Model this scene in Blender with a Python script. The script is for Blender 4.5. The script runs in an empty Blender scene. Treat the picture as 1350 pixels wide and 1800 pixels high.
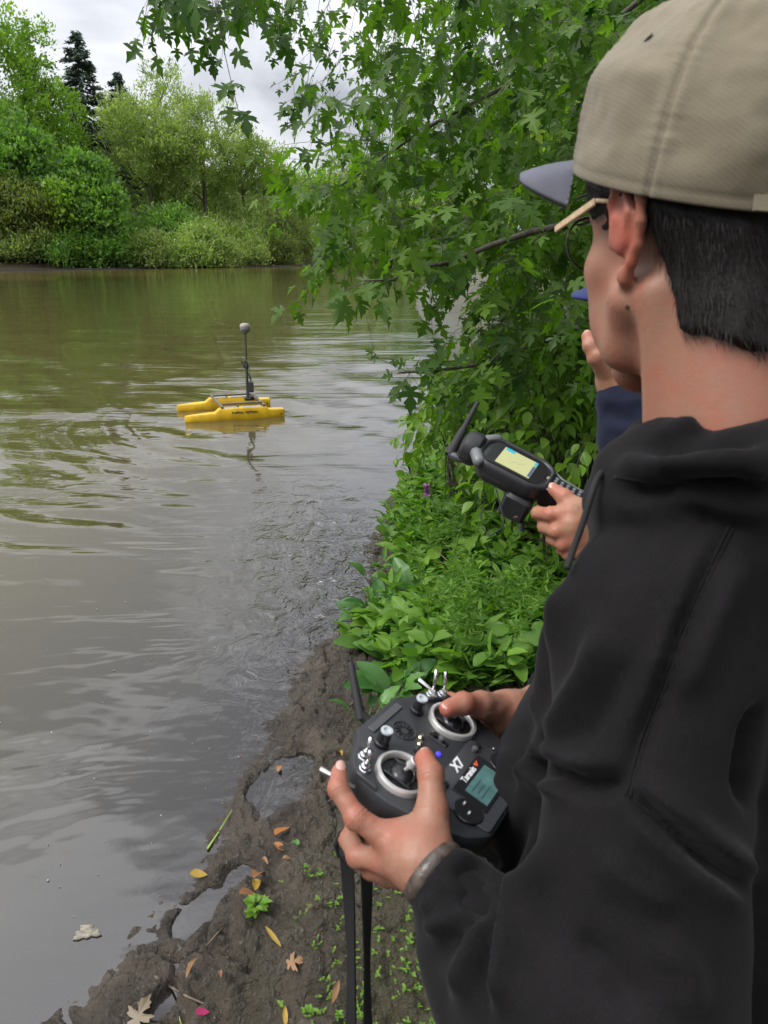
import bpy, math, random
import numpy as np
from mathutils import Vector, Matrix
random.seed(7)
RNG = np.random.default_rng(11)
R = math.radians
SC = bpy.context.scene
COL = SC.collection

# ------------------------------------------------------------------ camera
CAM_H = 1.75
PITCH = 19.5
CAM = np.array([0.0, 0.0, CAM_H])
FW = np.array([0, math.cos(R(PITCH)), -math.sin(R(PITCH))])
UP = np.array([0, math.sin(R(PITCH)), math.cos(R(PITCH))])
RT = np.array([1.0, 0, 0])
F_PX = 1300.0
cam = bpy.data.cameras.new('camera')
cam.sensor_fit = 'VERTICAL'
cam.sensor_height = 36.0
cam.sensor_width = 27.0
cam.lens = 36.0 * F_PX / 1800.0
cam.clip_start = 0.03
cam.clip_end = 2000
cam.dof.use_dof = True
cam.dof.focus_distance = 4.0
cam.dof.aperture_fstop = 15.0
cam_o = bpy.data.objects.new('camera', cam)
COL.objects.link(cam_o)
cam_o.location = CAM
cam_o.rotation_euler = (R(90 - PITCH), 0, 0)
SC.camera = cam_o

# ------------------------------------------------------------------ world, sun, exposure
SUN_EL, SUN_AZ = 52.0, 250.0       # a soft high light from the river side
w = bpy.data.worlds.new('World')
SC.world = w
w.use_nodes = True
nt = w.node_tree
nt.nodes.clear()
def wn(t, **k):
    n = nt.nodes.new(t)
    for a, b in k.items():
        setattr(n, a, b)
    return n
out = wn('ShaderNodeOutputWorld')
bg = wn('ShaderNodeBackground')
bg.inputs['Strength'].default_value = 0.1
sky = wn('ShaderNodeTexSky', sky_type='NISHITA', sun_disc=False)
sky.sun_elevation = R(SUN_EL)
sky.sun_rotation = R(SUN_AZ)
tc = wn('ShaderNodeTexCoord')
mp = wn('ShaderNodeMapping')
mp.inputs['Scale'].default_value = (1.0, 1.0, 2.6)
mp.inputs['Location'].default_value = (0.35, 0.1, 0.45)
ns = wn('ShaderNodeTexNoise')
ns.inputs['Scale'].default_value = 2.3
ns.inputs['Detail'].default_value = 7
ns.inputs['Roughness'].default_value = 0.5
ns.inputs['Distortion'].default_value = 0.3
cr = wn('ShaderNodeValToRGB')
cr.color_ramp.elements[0].position = 0.42
cr.color_ramp.elements[0].color = (4.0, 4.15, 4.6, 1)
cr.color_ramp.elements[1].position = 0.58
cr.color_ramp.elements[1].color = (8.6, 8.7, 9.2, 1)
sep = wn('ShaderNodeSeparateXYZ')
mr = wn('ShaderNodeMapRange')
mr.inputs['From Min'].default_value = 0.15
mr.inputs['From Max'].default_value = 1.0
mr.inputs['To Min'].default_value = 0.57
mr.inputs['To Max'].default_value = 2.05
vm = wn('ShaderNodeVectorMath', operation='SCALE')
mx = wn('ShaderNodeMix', data_type='RGBA')
mx.inputs[0].default_value = 0.93
L = nt.links.new
L(tc.outputs['Generated'], mp.inputs['Vector'])
L(mp.outputs['Vector'], ns.inputs['Vector'])
L(ns.outputs['Fac'], cr.inputs['Fac'])
L(tc.outputs['Generated'], sep.inputs[0])
L(sep.outputs['Z'], mr.inputs['Value'])
L(cr.outputs['Color'], vm.inputs[0])
L(mr.outputs[0], vm.inputs['Scale'])
L(sky.outputs['Color'], mx.inputs[6])
L(vm.outputs[0], mx.inputs[7])
L(mx.outputs[2], bg.inputs['Color'])
L(bg.outputs[0], out.inputs['Surface'])
sun = bpy.data.lights.new('sun', 'SUN')
sun.energy = 1.5
sun.angle = R(25)
sun.color = (1.0, 0.96, 0.9)
sun_o = bpy.data.objects.new('sun', sun)
COL.objects.link(sun_o)
_sd = Vector((math.sin(R(SUN_AZ)) * math.cos(R(SUN_EL)), math.cos(R(SUN_AZ)) * math.cos(R(SUN_EL)), math.sin(R(SUN_EL))))
sun_o.rotation_euler = _sd.to_track_quat('Z', 'Y').to_euler()
SC.view_settings.view_transform = 'Standard'
SC.view_settings.look = 'None'
SC.view_settings.gamma = 1
SC.view_settings.exposure = 0.9
SC.cycles.max_bounces = 8
SC.cycles.transparent_max_bounces = 12
SC.cycles.caustics_reflective = False
SC.cycles.caustics_refractive = False

# ------------------------------------------------------------------ helpers
def P(px, py, d):
    """photo pixel and depth along the view axis -> a point in the world"""
    return CAM + d * ((px - 675) / F_PX * RT + (900 - py) / F_PX * UP + FW)
def PG(px, py, z=0.0):
    """photo pixel -> the point of the horizontal plane z under it"""
    r = (px - 675) / F_PX * RT + (900 - py) / F_PX * UP + FW
    return CAM + r * ((z - CAM_H) / r[2])
def proj(V):
    D = np.asarray(V, float) - CAM
    dd = D @ FW
    return 675 + F_PX * (D @ RT) / dd, 900 - F_PX * (D @ UP) / dd, dd

def nrm(v):
    v = np.asarray(v, float)
    return v / (np.linalg.norm(v) + 1e-12)

def tag(o, label=None, cat=None, group=None, kind=None):
    if label: o['label'] = label
    if cat: o['category'] = cat
    if group: o['group'] = group
    if kind: o['kind'] = kind
    return o

def empty(name, loc=(0, 0, 0), label=None, cat=None, group=None):
    o = bpy.data.objects.new(name, None)
    COL.objects.link(o)
    o.location = loc
    o.empty_display_size = 0.05
    return tag(o, label, cat, group)

def link(name, me, parent=None, mat=None):
    o = bpy.data.objects.new(name, me)
    COL.objects.link(o)
    if mat is not None and not me.materials:
        me.materials.append(mat)
    if parent is not None:
        o.parent = parent
        pm = Matrix.LocRotScale(parent.location, parent.rotation_euler, parent.scale)
        if parent.parent is not None:
            g = parent.parent
            pm = Matrix.LocRotScale(g.location, g.rotation_euler, g.scale) @ parent.matrix_parent_inverse @ pm
        o.matrix_parent_inverse = pm.inverted()
    return o

def mesh_np(name, V, F, smooth=True, attrs=None):
    """V (n,3); F (m,k) equal-size faces, or a list of such arrays"""
    me = bpy.data.meshes.new(name)
    V = np.asarray(V, np.float32)
    Fs = F if isinstance(F, list) and len(F) and isinstance(F[0], np.ndarray) and F[0].ndim == 2 else [np.asarray(F, np.int32)]
    me.vertices.add(len(V))
    me.vertices.foreach_set('co', V.ravel())
    tot = sum(f.size for f in Fs)
    me.loops.add(tot)
    me.loops.foreach_set('vertex_index', np.concatenate([f.ravel() for f in Fs]).astype(np.int32))
    nf = sum(len(f) for f in Fs)
    me.polygons.add(nf)
    ls = np.concatenate([np.full(len(f), f.shape[1], np.int32) for f in Fs])
    st = np.concatenate([[0], np.cumsum(ls)[:-1]]).astype(np.int32)
    me.polygons.foreach_set('loop_start', st)
    me.polygons.foreach_set('loop_total', ls)
    if smooth:
        me.polygons.foreach_set('use_smooth', np.ones(nf, bool))
    if attrs:
        for k, a in attrs.items():
            at = me.attributes.new(k, 'FLOAT', 'POINT')
            at.data.foreach_set('value', np.asarray(a, np.float32))
    me.update(calc_edges=True)
    return me

class MB:
    """collects simple shapes, then links them as one mesh object"""
    def __init__(s):
        s.V = []; s.F = []; s.n = 0
    def add(s, V, F):
        V = [tuple(map(float, v)) for v in V]
        s.V += V
        s.F += [tuple(int(i) + s.n for i in f) for f in F]
        s.n += len(V)
        return s
    def box(s, c, ax, half, bev=0.0):
        """box with centre c, axes ax (3 vectors), half sizes; bev chamfers the vertical edges and rims"""
        A = [nrm(a) for a in ax]
        c = np.asarray(c, float)
        hx, hy, hz = half
        if bev <= 0:
            V = [c + A[0]*hx*i + A[1]*hy*j + A[2]*hz*k for k in (-1, 1) for j in (-1, 1) for i in (-1, 1)]
            F = [(0,2,3,1),(4,5,7,6),(0,1,5,4),(2,6,7,3),(0,4,6,2),(1,3,7,5)]
            return s.add(V, F)
        b = bev
        prof = [(-hx+b,-hy),(hx-b,-hy),(hx,-hy+b),(hx,hy-b),(hx-b,hy),(-hx+b,hy),(-hx,hy-b),(-hx,-hy+b)]
        inn = [(x*(1-b/hx), y*(1-b/hy)) for x, y in prof]
        rings = [(inn,-hz),(prof,-hz+b),(prof,hz-b),(inn,hz)]
        V = [c + A[0]*x + A[1]*y + A[2]*z for pr, z in rings for x, y in pr]
        F = [tuple(range(7,-1,-1)), tuple(range(24,32))]
        for r in range(3):
            for i in range(8):
                j = (i+1) % 8
                F.append((r*8+i, r*8+j, r*8+8+j, r*8+8+i))
        return s.add(V, F)
    def rings(s, rings, cap=(True, True), closed=True):
        n = len(rings[0])
        V = [p for r in rings for p in r]
        F = []
        for r in range(len(rings)-1):
            for i in range(n if closed else n-1):
                j = (i+1) % n
                F.append((r*n+i, r*n+j, (r+1)*n+j, (r+1)*n+i))
        if cap[0]: F.append(tuple(range(n-1,-1,-1)))
        if cap[1]: F.append(tuple((len(rings)-1)*n+i for i in range(n)))
        return s.add(V, F)
    def tube(s, pts, rad, n=8, cap=(True, True), flat=None):
        pts = [np.asarray(p, float) for p in pts]
        if not hasattr(rad, '__len__'): rad = [rad]*len(pts)
        rs = []
        up = np.array([0.0, 0, 1])
        prev = None
        for i, p in enumerate(pts):
            t = nrm(pts[min(i+1, len(pts)-1)] - pts[max(i-1, 0)])
            if prev is None:
                a = np.cross(t, up)
                if np.linalg.norm(a) < 0.1: a = np.cross(t, [1.0, 0, 0])
            else:
                a = prev - t*np.dot(prev, t)
            a = nrm(a); prev = a
            b = np.cross(t, a)
            k = 1.0 if flat is None else flat
            rs.append([p + rad[i]*(a*math.cos(q) + k*b*math.sin(q)) for q in np.linspace(0, 2*math.pi, n, endpoint=False)])
        return s.rings(rs, cap)
    def lathe(s, c, axis, prof, n=20, cap=(True, True)):
        """prof: list of (radius, height along axis)"""
        ax = nrm(axis)
        a = np.cross(ax, [0, 0, 1.0])
        if np.linalg.norm(a) < 0.1: a = np.cross(ax, [1.0, 0, 0])
        a = nrm(a); b = np.cross(ax, a)
        c = np.asarray(c, float)
        rs = [[c + ax*h + r*(a*math.cos(q)+b*math.sin(q)) for q in np.linspace(0, 2*math.pi, n, endpoint=False)] for r, h in prof]
        return s.rings(rs, cap)
    def build(s, name, mat, parent=None, smooth=False, auto=True):
        me = bpy.data.meshes.new(name)
        me.from_pydata(s.V, [], s.F)
        me.update()
        if smooth:
            me.polygons.foreach_set('use_smooth', np.ones(len(me.polygons), bool))
        if auto and smooth:
            me.set_sharp_from_angle(angle=R(38))
        return link(name, me, parent, mat)

# ------------------------------------------------------------------ materials
def mat(name, col, rough=0.6, metal=0.0, spec=0.5, var=0.0, vscale=20.0, bump=0.0, bscale=60.0, sss=0.0, sssr=(1,.3,.15), sheen=0.0, emit=0.0, coat=0.0, col2=None, dist=0.002, detail=4, attr=None):
    m = bpy.data.materials.new(name)
    m.use_nodes = True
    t = m.node_tree
    b = t.nodes['Principled BSDF']
    b.inputs['Base Color'].default_value = (*col, 1)
    b.inputs['Roughness'].default_value = rough
    b.inputs['Metallic'].default_value = metal
    b.inputs['Specular IOR Level'].default_value = spec
    b.inputs['Coat Weight'].default_value = coat
    if sheen:
        b.inputs['Sheen Weight'].default_value = sheen
        b.inputs['Sheen Roughness'].default_value = 0.5
    if sss:
        b.inputs['Subsurface Weight'].default_value = sss
        b.inputs['Subsurface Radius'].default_value = sssr
        b.inputs['Subsurface Scale'].default_value = 0.008
    if emit:
        b.inputs['Emission Color'].default_value = (*col, 1)
        b.inputs['Emission Strength'].default_value = emit
    tc = t.nodes.new('ShaderNodeTexCoord')
    if var or col2:
        n = t.nodes.new('ShaderNodeTexNoise')
        n.inputs['Scale'].default_value = vscale
        n.inputs['Detail'].default_value = detail
        t.links.new(tc.outputs['Object'], n.inputs['Vector'])
        r = t.nodes.new('ShaderNodeValToRGB')
        c2 = col2 if col2 else tuple(c*(1-var) for c in col)
        r.color_ramp.elements[0].position = 0.35
        r.color_ramp.elements[0].color = (*c2, 1)
        r.color_ramp.elements[1].position = 0.65
        r.color_ramp.elements[1].color = (*(tuple(c*(1+var*.5) for c in col)), 1)
        t.links.new(n.outputs['Fac'], r.inputs['Fac'])
        t.links.new(r.outputs['Color'], b.inputs['Base Color'])
    if bump:
        n2 = t.nodes.new('ShaderNodeTexNoise')
        n2.inputs['Scale'].default_value = bscale
        n2.inputs['Detail'].default_value = 5
        t.links.new(tc.outputs['Object'], n2.inputs['Vector'])
        bp = t.nodes.new('ShaderNodeBump')
        bp.inputs['Strength'].default_value = bump
        bp.inputs['Distance'].default_value = dist
        t.links.new(n2.outputs['Fac'], bp.inputs['Height'])
        t.links.new(bp.outputs['Normal'], b.inputs['Normal'])
    return m

def leaf_mat(name, c1, c2, c3=None, trans=0.35, rough=0.45, spec=0.4, tcol=(1.3, 1.6, 0.5)):
    """leaf colour runs along the per-leaf attribute 'tint'"""
    m = bpy.data.materials.new(name)
    m.use_nodes = True
    t = m.node_tree
    b = t.nodes['Principled BSDF']
    at = t.nodes.new('ShaderNodeAttribute'); at.attribute_name = 'tint'
    r = t.nodes.new('ShaderNodeValToRGB')
    r.color_ramp.elements[0].color = (*c1, 1)
    r.color_ramp.elements[1].color = (*c2, 1)
    if c3 is not None:
        e = r.color_ramp.elements.new(0.93); e.color = (*c2, 1)
        r.color_ramp.elements[-1].color = (*c3, 1)
    t.links.new(at.outputs['Fac'], r.inputs['Fac'])
    t.links.new(r.outputs['Color'], b.inputs['Base Color'])
    b.inputs['Roughness'].default_value = rough
    b.inputs['Specular IOR Level'].default_value = spec
    tr = t.nodes.new('ShaderNodeBsdfTranslucent')
    vm = t.nodes.new('ShaderNodeVectorMath'); vm.operation = 'MULTIPLY'
    vm.inputs[1].default_value = tcol
    t.links.new(r.outputs['Color'], vm.inputs[0])
    t.links.new(vm.outputs[0], tr.inputs['Color'])
    ms = t.nodes.new('ShaderNodeMixShader'); ms.inputs[0].default_value = trans
    t.links.new(b.outputs[0], ms.inputs[1])
    t.links.new(tr.outputs[0], ms.inputs[2])
    t.links.new(ms.outputs[0], t.nodes['Material Output'].inputs['Surface'])
    return m

# value noise for geometry
def vnoise(X, Y, s, seed=0):
    g = np.random.default_rng(seed).random((257, 257)).astype(np.float32)
    x = X*s + 100.37; y = Y*s + 57.11
    xi = np.floor(x).astype(int); yi = np.floor(y).astype(int)
    fx = x - xi; fy = y - yi
    fx = fx*fx*(3-2*fx); fy = fy*fy*(3-2*fy)
    a = g[xi % 257, yi % 257]; b = g[(xi+1) % 257, yi % 257]; c = g[xi % 257, (yi+1) % 257]; d = g[(xi+1) % 257, (yi+1) % 257]
    return (a*(1-fx)+b*fx)*(1-fy) + (c*(1-fx)+d*fx)*fy - 0.5
def fbm(X, Y, s, o=4, seed=0, g=0.5):
    r = 0; a = 1.0
    for i in range(o):
        r = r + a*vnoise(X, Y, s*(2.03**i), seed+i*7); a *= g
    return r

def pdist(X, Y, pts):
    """signed distance to an open polyline; positive on its right-hand side"""
    best = np.full(X.shape, 1e9); sg = np.ones(X.shape)
    for (x0, y0), (x1, y1) in zip(pts[:-1], pts[1:]):
        dx, dy = x1-x0, y1-y0
        t = np.clip(((X-x0)*dx + (Y-y0)*dy)/(dx*dx+dy*dy), 0, 1)
        ex = X-(x0+t*dx); ey = Y-(y0+t*dy)
        d = ex*ex+ey*ey
        c = -(dx*(Y-y0) - dy*(X-x0))
        m = d < best - 1e-9
        best = np.where(m, d, best); sg = np.where(m, np.sign(c), sg)
    return np.sqrt(best)*sg
def grid_faces(nu, nv):
    i = np.arange(nu-1)[:, None]*nv + np.arange(nv-1)[None, :]
    i = i.ravel()
    return np.stack([i, i+nv, i+nv+1, i+1], 1)
# ------------------------------------------------------------------ the river bed, banks and water
NEAR_SHORE = [(-1.3, -6.0), (-1.25, 0.2), (-0.80, 1.12), (-0.62, 1.45), (-0.50, 1.72), (-0.43, 2.0), (-0.40, 2.35), (-0.34, 2.72), (-0.16, 3.1), (-0.02, 3.6), (-0.02, 4.3), (0.02, 5.2), (0.32, 6.2), (0.62, 7.6),
              (1.0, 10.0), (1.15, 14), (1.0, 22), (1.3, 32), (4, 60), (14, 105), (60, 170)]
FAR_SHORE = [(60, 215), (10, 135), (-3, 112), (-9.5, 97), (-20, 84), (-36, 71.5), (-70, 62), (-160, 55), (-400, 40)]
def shore_s(X, Y):
    return pdist(X, Y, NEAR_SHORE)
def ground_h(X, Y, fine=False):
    s = shore_s(X, Y) + 0.10*fbm(X, Y, 2.2, 3, 5)
    prof = np.where(s < 0, np.maximum(s*0.13, -1.0), np.where(s < 0.12, s*0.22, 0.026 + (s-0.12)*0.075))
    prof = prof + np.clip(s-2.2, 0, 4)*0.35*np.clip((Y-1.6)/2.0, 0, 1) + 0.02*np.clip(s, 0, 2)*fbm(X, Y, 0.8, 3, 9)
    # gravelly bar just under the surface off the end of the mud
    barw = np.exp(-((X-(-.28+.10*(Y-4)))/.42)**2 - ((Y-4.3)/1.25)**2)
    prof = np.where(s < .05, np.maximum(prof, -0.30+0.29*barw+0.035*fbm(X, Y, 5, 3, 17)), prof)
    sf = pdist(X, Y, FAR_SHORE)
    pf = np.where(sf < 0, np.maximum(sf*0.2, -0.9), np.minimum(sf*0.9, 0.9) + np.clip(sf-1, 0, 60)*0.03)
    return np.where(np.abs(sf) < np.abs(s), pf, prof) if not np.isscalar(X) else float(pf if abs(sf) < abs(s) else prof)
def gz(x, y):
    return float(ground_h(np.array([float(x)]), np.array([float(y)]))[0])

def ground_mat(name, wet=False):
    m = bpy.data.materials.new(name)
    m.use_nodes = True
    t = m.node_tree; b = t.nodes['Principled BSDF']
    tc = t.nodes.new('ShaderNodeTexCoord')
    n1 = t.nodes.new('ShaderNodeTexNoise'); n1.inputs['Scale'].default_value = 6; n1.inputs['Detail'].default_value = 9; n1.inputs['Roughness'].default_value = 0.65
    n2 = t.nodes.new('ShaderNodeTexNoise'); n2.inputs['Scale'].default_value = 2.1; n2.inputs['Detail'].default_value = 6; n2.inputs['Roughness'].default_value = 0.7
    for n in (n1, n2): t.links.new(tc.outputs['Object'], n.inputs['Vector'])
    r1 = t.nodes.new('ShaderNodeValToRGB')
    r1.color_ramp.elements[0].position = 0.3; r1.color_ramp.elements[0].color = (0.022, 0.016, 0.011, 1)
    r1.color_ramp.elements[1].position = 0.72; r1.color_ramp.elements[1].color = (0.105, 0.083, 0.060, 1)
    t.links.new(n1.outputs['Fac'], r1.inputs['Fac'])
    # moss and algae film on the drier mud
    at = t.nodes.new('ShaderNodeAttribute'); at.attribute_name = 'dry'
    mm = t.nodes.new('ShaderNodeMath'); mm.operation = 'MULTIPLY'
    r2 = t.nodes.new('ShaderNodeValToRGB'); r2.color_ramp.elements[0].position = 0.40; r2.color_ramp.elements[1].position = 0.60
    t.links.new(n2.outputs['Fac'], r2.inputs['Fac'])
    t.links.new(r2.outputs['Color'], mm.inputs[0]); t.links.new(at.outputs['Fac'], mm.inputs[1])
    mx = t.nodes.new('ShaderNodeMix'); mx.data_type = 'RGBA'
    t.links.new(mm.outputs[0], mx.inputs[0]); t.links.new(r1.outputs['Color'], mx.inputs[6]); mx.inputs[7].default_value = (0.065, 0.068, 0.014, 1)
    t.links.new(mx.outputs[2], b.inputs['Base Color'])
    rr = t.nodes.new('ShaderNodeMapRange'); rr.inputs['To Min'].default_value = 0.16; rr.inputs['To Max'].default_value = 0.60
    n4 = t.nodes.new('ShaderNodeTexNoise'); n4.inputs['Scale'].default_value = 11; n4.inputs['Detail'].default_value = 5
    t.links.new(tc.outputs['Object'], n4.inputs['Vector'])
    ad = t.nodes.new('ShaderNodeMath'); ad.operation = 'ADD'; t.links.new(at.outputs['Fac'], ad.inputs[0])
    sc = t.nodes.new('ShaderNodeMapRange'); sc.inputs['To Min'].default_value = -0.35; sc.inputs['To Max'].default_value = 0.45
    t.links.new(n4.outputs['Fac'], sc.inputs['Value']); t.links.new(sc.outputs[0], ad.inputs[1])
    t.links.new(ad.outputs[0], rr.inputs['Value']); t.links.new(rr.outputs[0], b.inputs['Roughness'])
    b.inputs['Specular IOR Level'].default_value = 0.6
    n3 = t.nodes.new('ShaderNodeTexNoise'); n3.inputs['Scale'].default_value = 45; n3.inputs['Detail'].default_value = 8; n3.inputs['Roughness'].default_value = 0.62
    t.links.new(tc.outputs['Object'], n3.inputs['Vector'])
    bp = t.nodes.new('ShaderNodeBump'); bp.inputs['Strength'].default_value = 1.0; bp.inputs['Distance'].default_value = 0.030
    t.links.new(n3.outputs['Fac'], bp.inputs['Height']); t.links.new(bp.outputs['Normal'], b.inputs['Normal'])
    return m
M_MUD = ground_mat('mud')


# outer ground: one sheet out to the horizon, bed of the river included
NX0, NX1, NY0, NY1 = -1.35, 1.55, 0.35, 4.6
def axis_pts(lo, mid0, mid1, hi, step, far_n):
    a = np.arange(mid0, mid1+1e-6, step)
    l = mid0 - (np.geomspace(step, mid0-lo+step, far_n) - step)[1:]
    h = mid1 + (np.geomspace(step, hi-mid1+step, far_n) - step)[1:]
    return np.concatenate([l[::-1], a, h])
gx = axis_pts(-900, -12, 12, 900, 0.22, 60)
gy = axis_pts(-300, -1.0, 22, 1200, 0.22, 90)
GX, GY = np.meshgrid(gx, gy, indexing='ij')
GZ = ground_h(GX, GY)
inpatch = (GX > NX0+0.1) & (GX < NX1-0.1) & (GY > NY0+0.1) & (GY < NY1-0.1)
GZ = np.where(inpatch, GZ-0.12, GZ)
me = mesh_np('ground', np.stack([GX, GY, GZ], -1).reshape(-1, 3), grid_faces(len(gx), len(gy)), attrs={'dry': np.clip(shore_s(GX, GY)/1.1, 0, 1).ravel()})
tag(link('ground', me, None, M_MUD), kind='structure')

# near mud bank: finely modelled clods, cracks, puddle hollows
h = 0.0085
ax = np.arange(NX0, NX1, h); ay = np.arange(NY0, NY1, h)
AX, AY = np.meshgrid(ax, ay, indexing='ij')
base = ground_h(AX, AY)
sN = shore_s(AX, AY)
edge = np.clip(np.minimum(np.minimum(AX-NX0, NX1-AX), np.minimum(AY-NY0, NY1-AY))/0.15, 0, 1)
wgt = np.clip((sN+0.28)/0.25, 0, 1)
def cells(X, Y, s, seed, jit=0.9):
    """distance to the two nearest feature points of a jittered grid"""
    g = np.random.default_rng(seed).random((64, 64, 2))
    x = X*s; y = Y*s
    xi = np.floor(x).astype(int); yi = np.floor(y).astype(int)
    d1 = np.full(X.shape, 9.0); d2 = np.full(X.shape, 9.0)
    for i in (-1, 0, 1):
        for j in (-1, 0, 1):
            c = g[(xi+i) % 64, (yi+j) % 64]
            d = np.hypot(xi+i+0.5+(c[..., 0]-0.5)*jit-x, yi+j+0.5+(c[..., 1]-0.5)*jit-y)
            d2 = np.where(d < d1, d1, np.minimum(d2, d)); d1 = np.minimum(d1, d)
    return d1, d2
wx = AX+0.05*fbm(AX, AY, 7, 3, 21); wy = AY+0.05*fbm(AX, AY, 7, 3, 33)
d1, d2 = cells(wx, wy, 4.2, 3)
crack = np.exp(-((d2-d1)/0.035)**2)*np.clip(fbm(AX, AY, 2.1, 2, 44)*2.2+0.45, 0, 1)
d1b, d2b = cells(wx*1.0+3, wy, 11.0, 5)
crack2 = np.exp(-((d2b-d1b)/0.06)**2)*np.clip(fbm(AX, AY, 3.1, 2, 45)*2.5+0.1, 0, 1)
lump = 0.038*fbm(AX, AY, 6.5, 3, 51) + 0.050*np.abs(fbm(AX, AY, 19, 4, 61)) + 0.018*fbm(AX, AY, 60, 3, 71)
rough_w = np.clip(0.75 + sN/0.6, 0.5, 1.1)
Z = base + wgt*(lump*rough_w - 0.04*crack - 0.018*crack2 + 0.004)
# clod rim along the waterline, broken up
rim = np.exp(-((sN-0.03)/0.075)**2)*np.clip(fbm(AX, AY, 5.0, 3, 81)*2.2+0.25, 0, 1)
Z += 0.022*rim*np.clip((2.35-AY)/0.5, 0, 1)
rim2 = np.exp(-((sN+0.14)/0.05)**2)*np.clip(fbm(AX, AY, 4.0, 3, 83)*2.6+0.1, 0, 1)
Z += 0.020*rim2*np.clip((2.2-AY)/0.4, 0, 1)
# muddy shelf barely under water beyond the bank tip
shelf = np.clip((AY-2.3)/0.4, 0, 1)*np.clip((sN+0.55)/0.3, 0, 1)
Z = np.where(shelf > 0, np.maximum(Z, -0.018*1 + 0.014*fbm(AX, AY, 9, 4, 91)+(-1+shelf)*0.1), Z)
# footprint puddle and the smaller pools
def pool(px, py, rx, ry, rot, depth):
    global Z
    c = PG(px, py, 0.02)
    dx = AX-c[0]; dy = AY-c[1]
    a = R(rot); u = (dx*math.cos(a)+dy*math.sin(a))/rx; v = (-dx*math.sin(a)+dy*math.cos(a))/ry
    q = np.sqrt(u*u+v*v) + 0.35*fbm(AX, AY, 12, 3, 99)
    k = 1/(1+np.exp((q-1)*9))
    Z = Z*(1-k) + (-depth)*k + 0.012*np.exp(-((q-1.25)/0.22)**2)
pool(497, 1375, 0.088, 0.155, -22, 0.05)
pool(425, 1535, 0.05, 0.055, 0, 0.018)
pool(352, 1590, 0.05, 0.10, -25, 0.022)
pool(285, 1765, 0.03, 0.06, -10, 0.02)
pool(1000, 1000, 0.001, 0.001, 0, 0)
Z = Z*edge + (base-0.01)*(1-edge)
me = mesh_np('mud_bank', np.stack([AX, AY, Z], -1).reshape(-1, 3), grid_faces(len(ax), len(ay)), attrs={'dry': np.clip((sN-0.15)/0.9, 0, 1).ravel()})
tag(link('mud_bank', me, None, M_MUD), kind='structure')
def mudz(x, y):
    i = int(round((x-NX0)/h)); j = int(round((y-NY0)/h))
    if 0 <= i < len(ax) and 0 <= j < len(ay): return float(Z[i, j])
    return gz(x, y)

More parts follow.
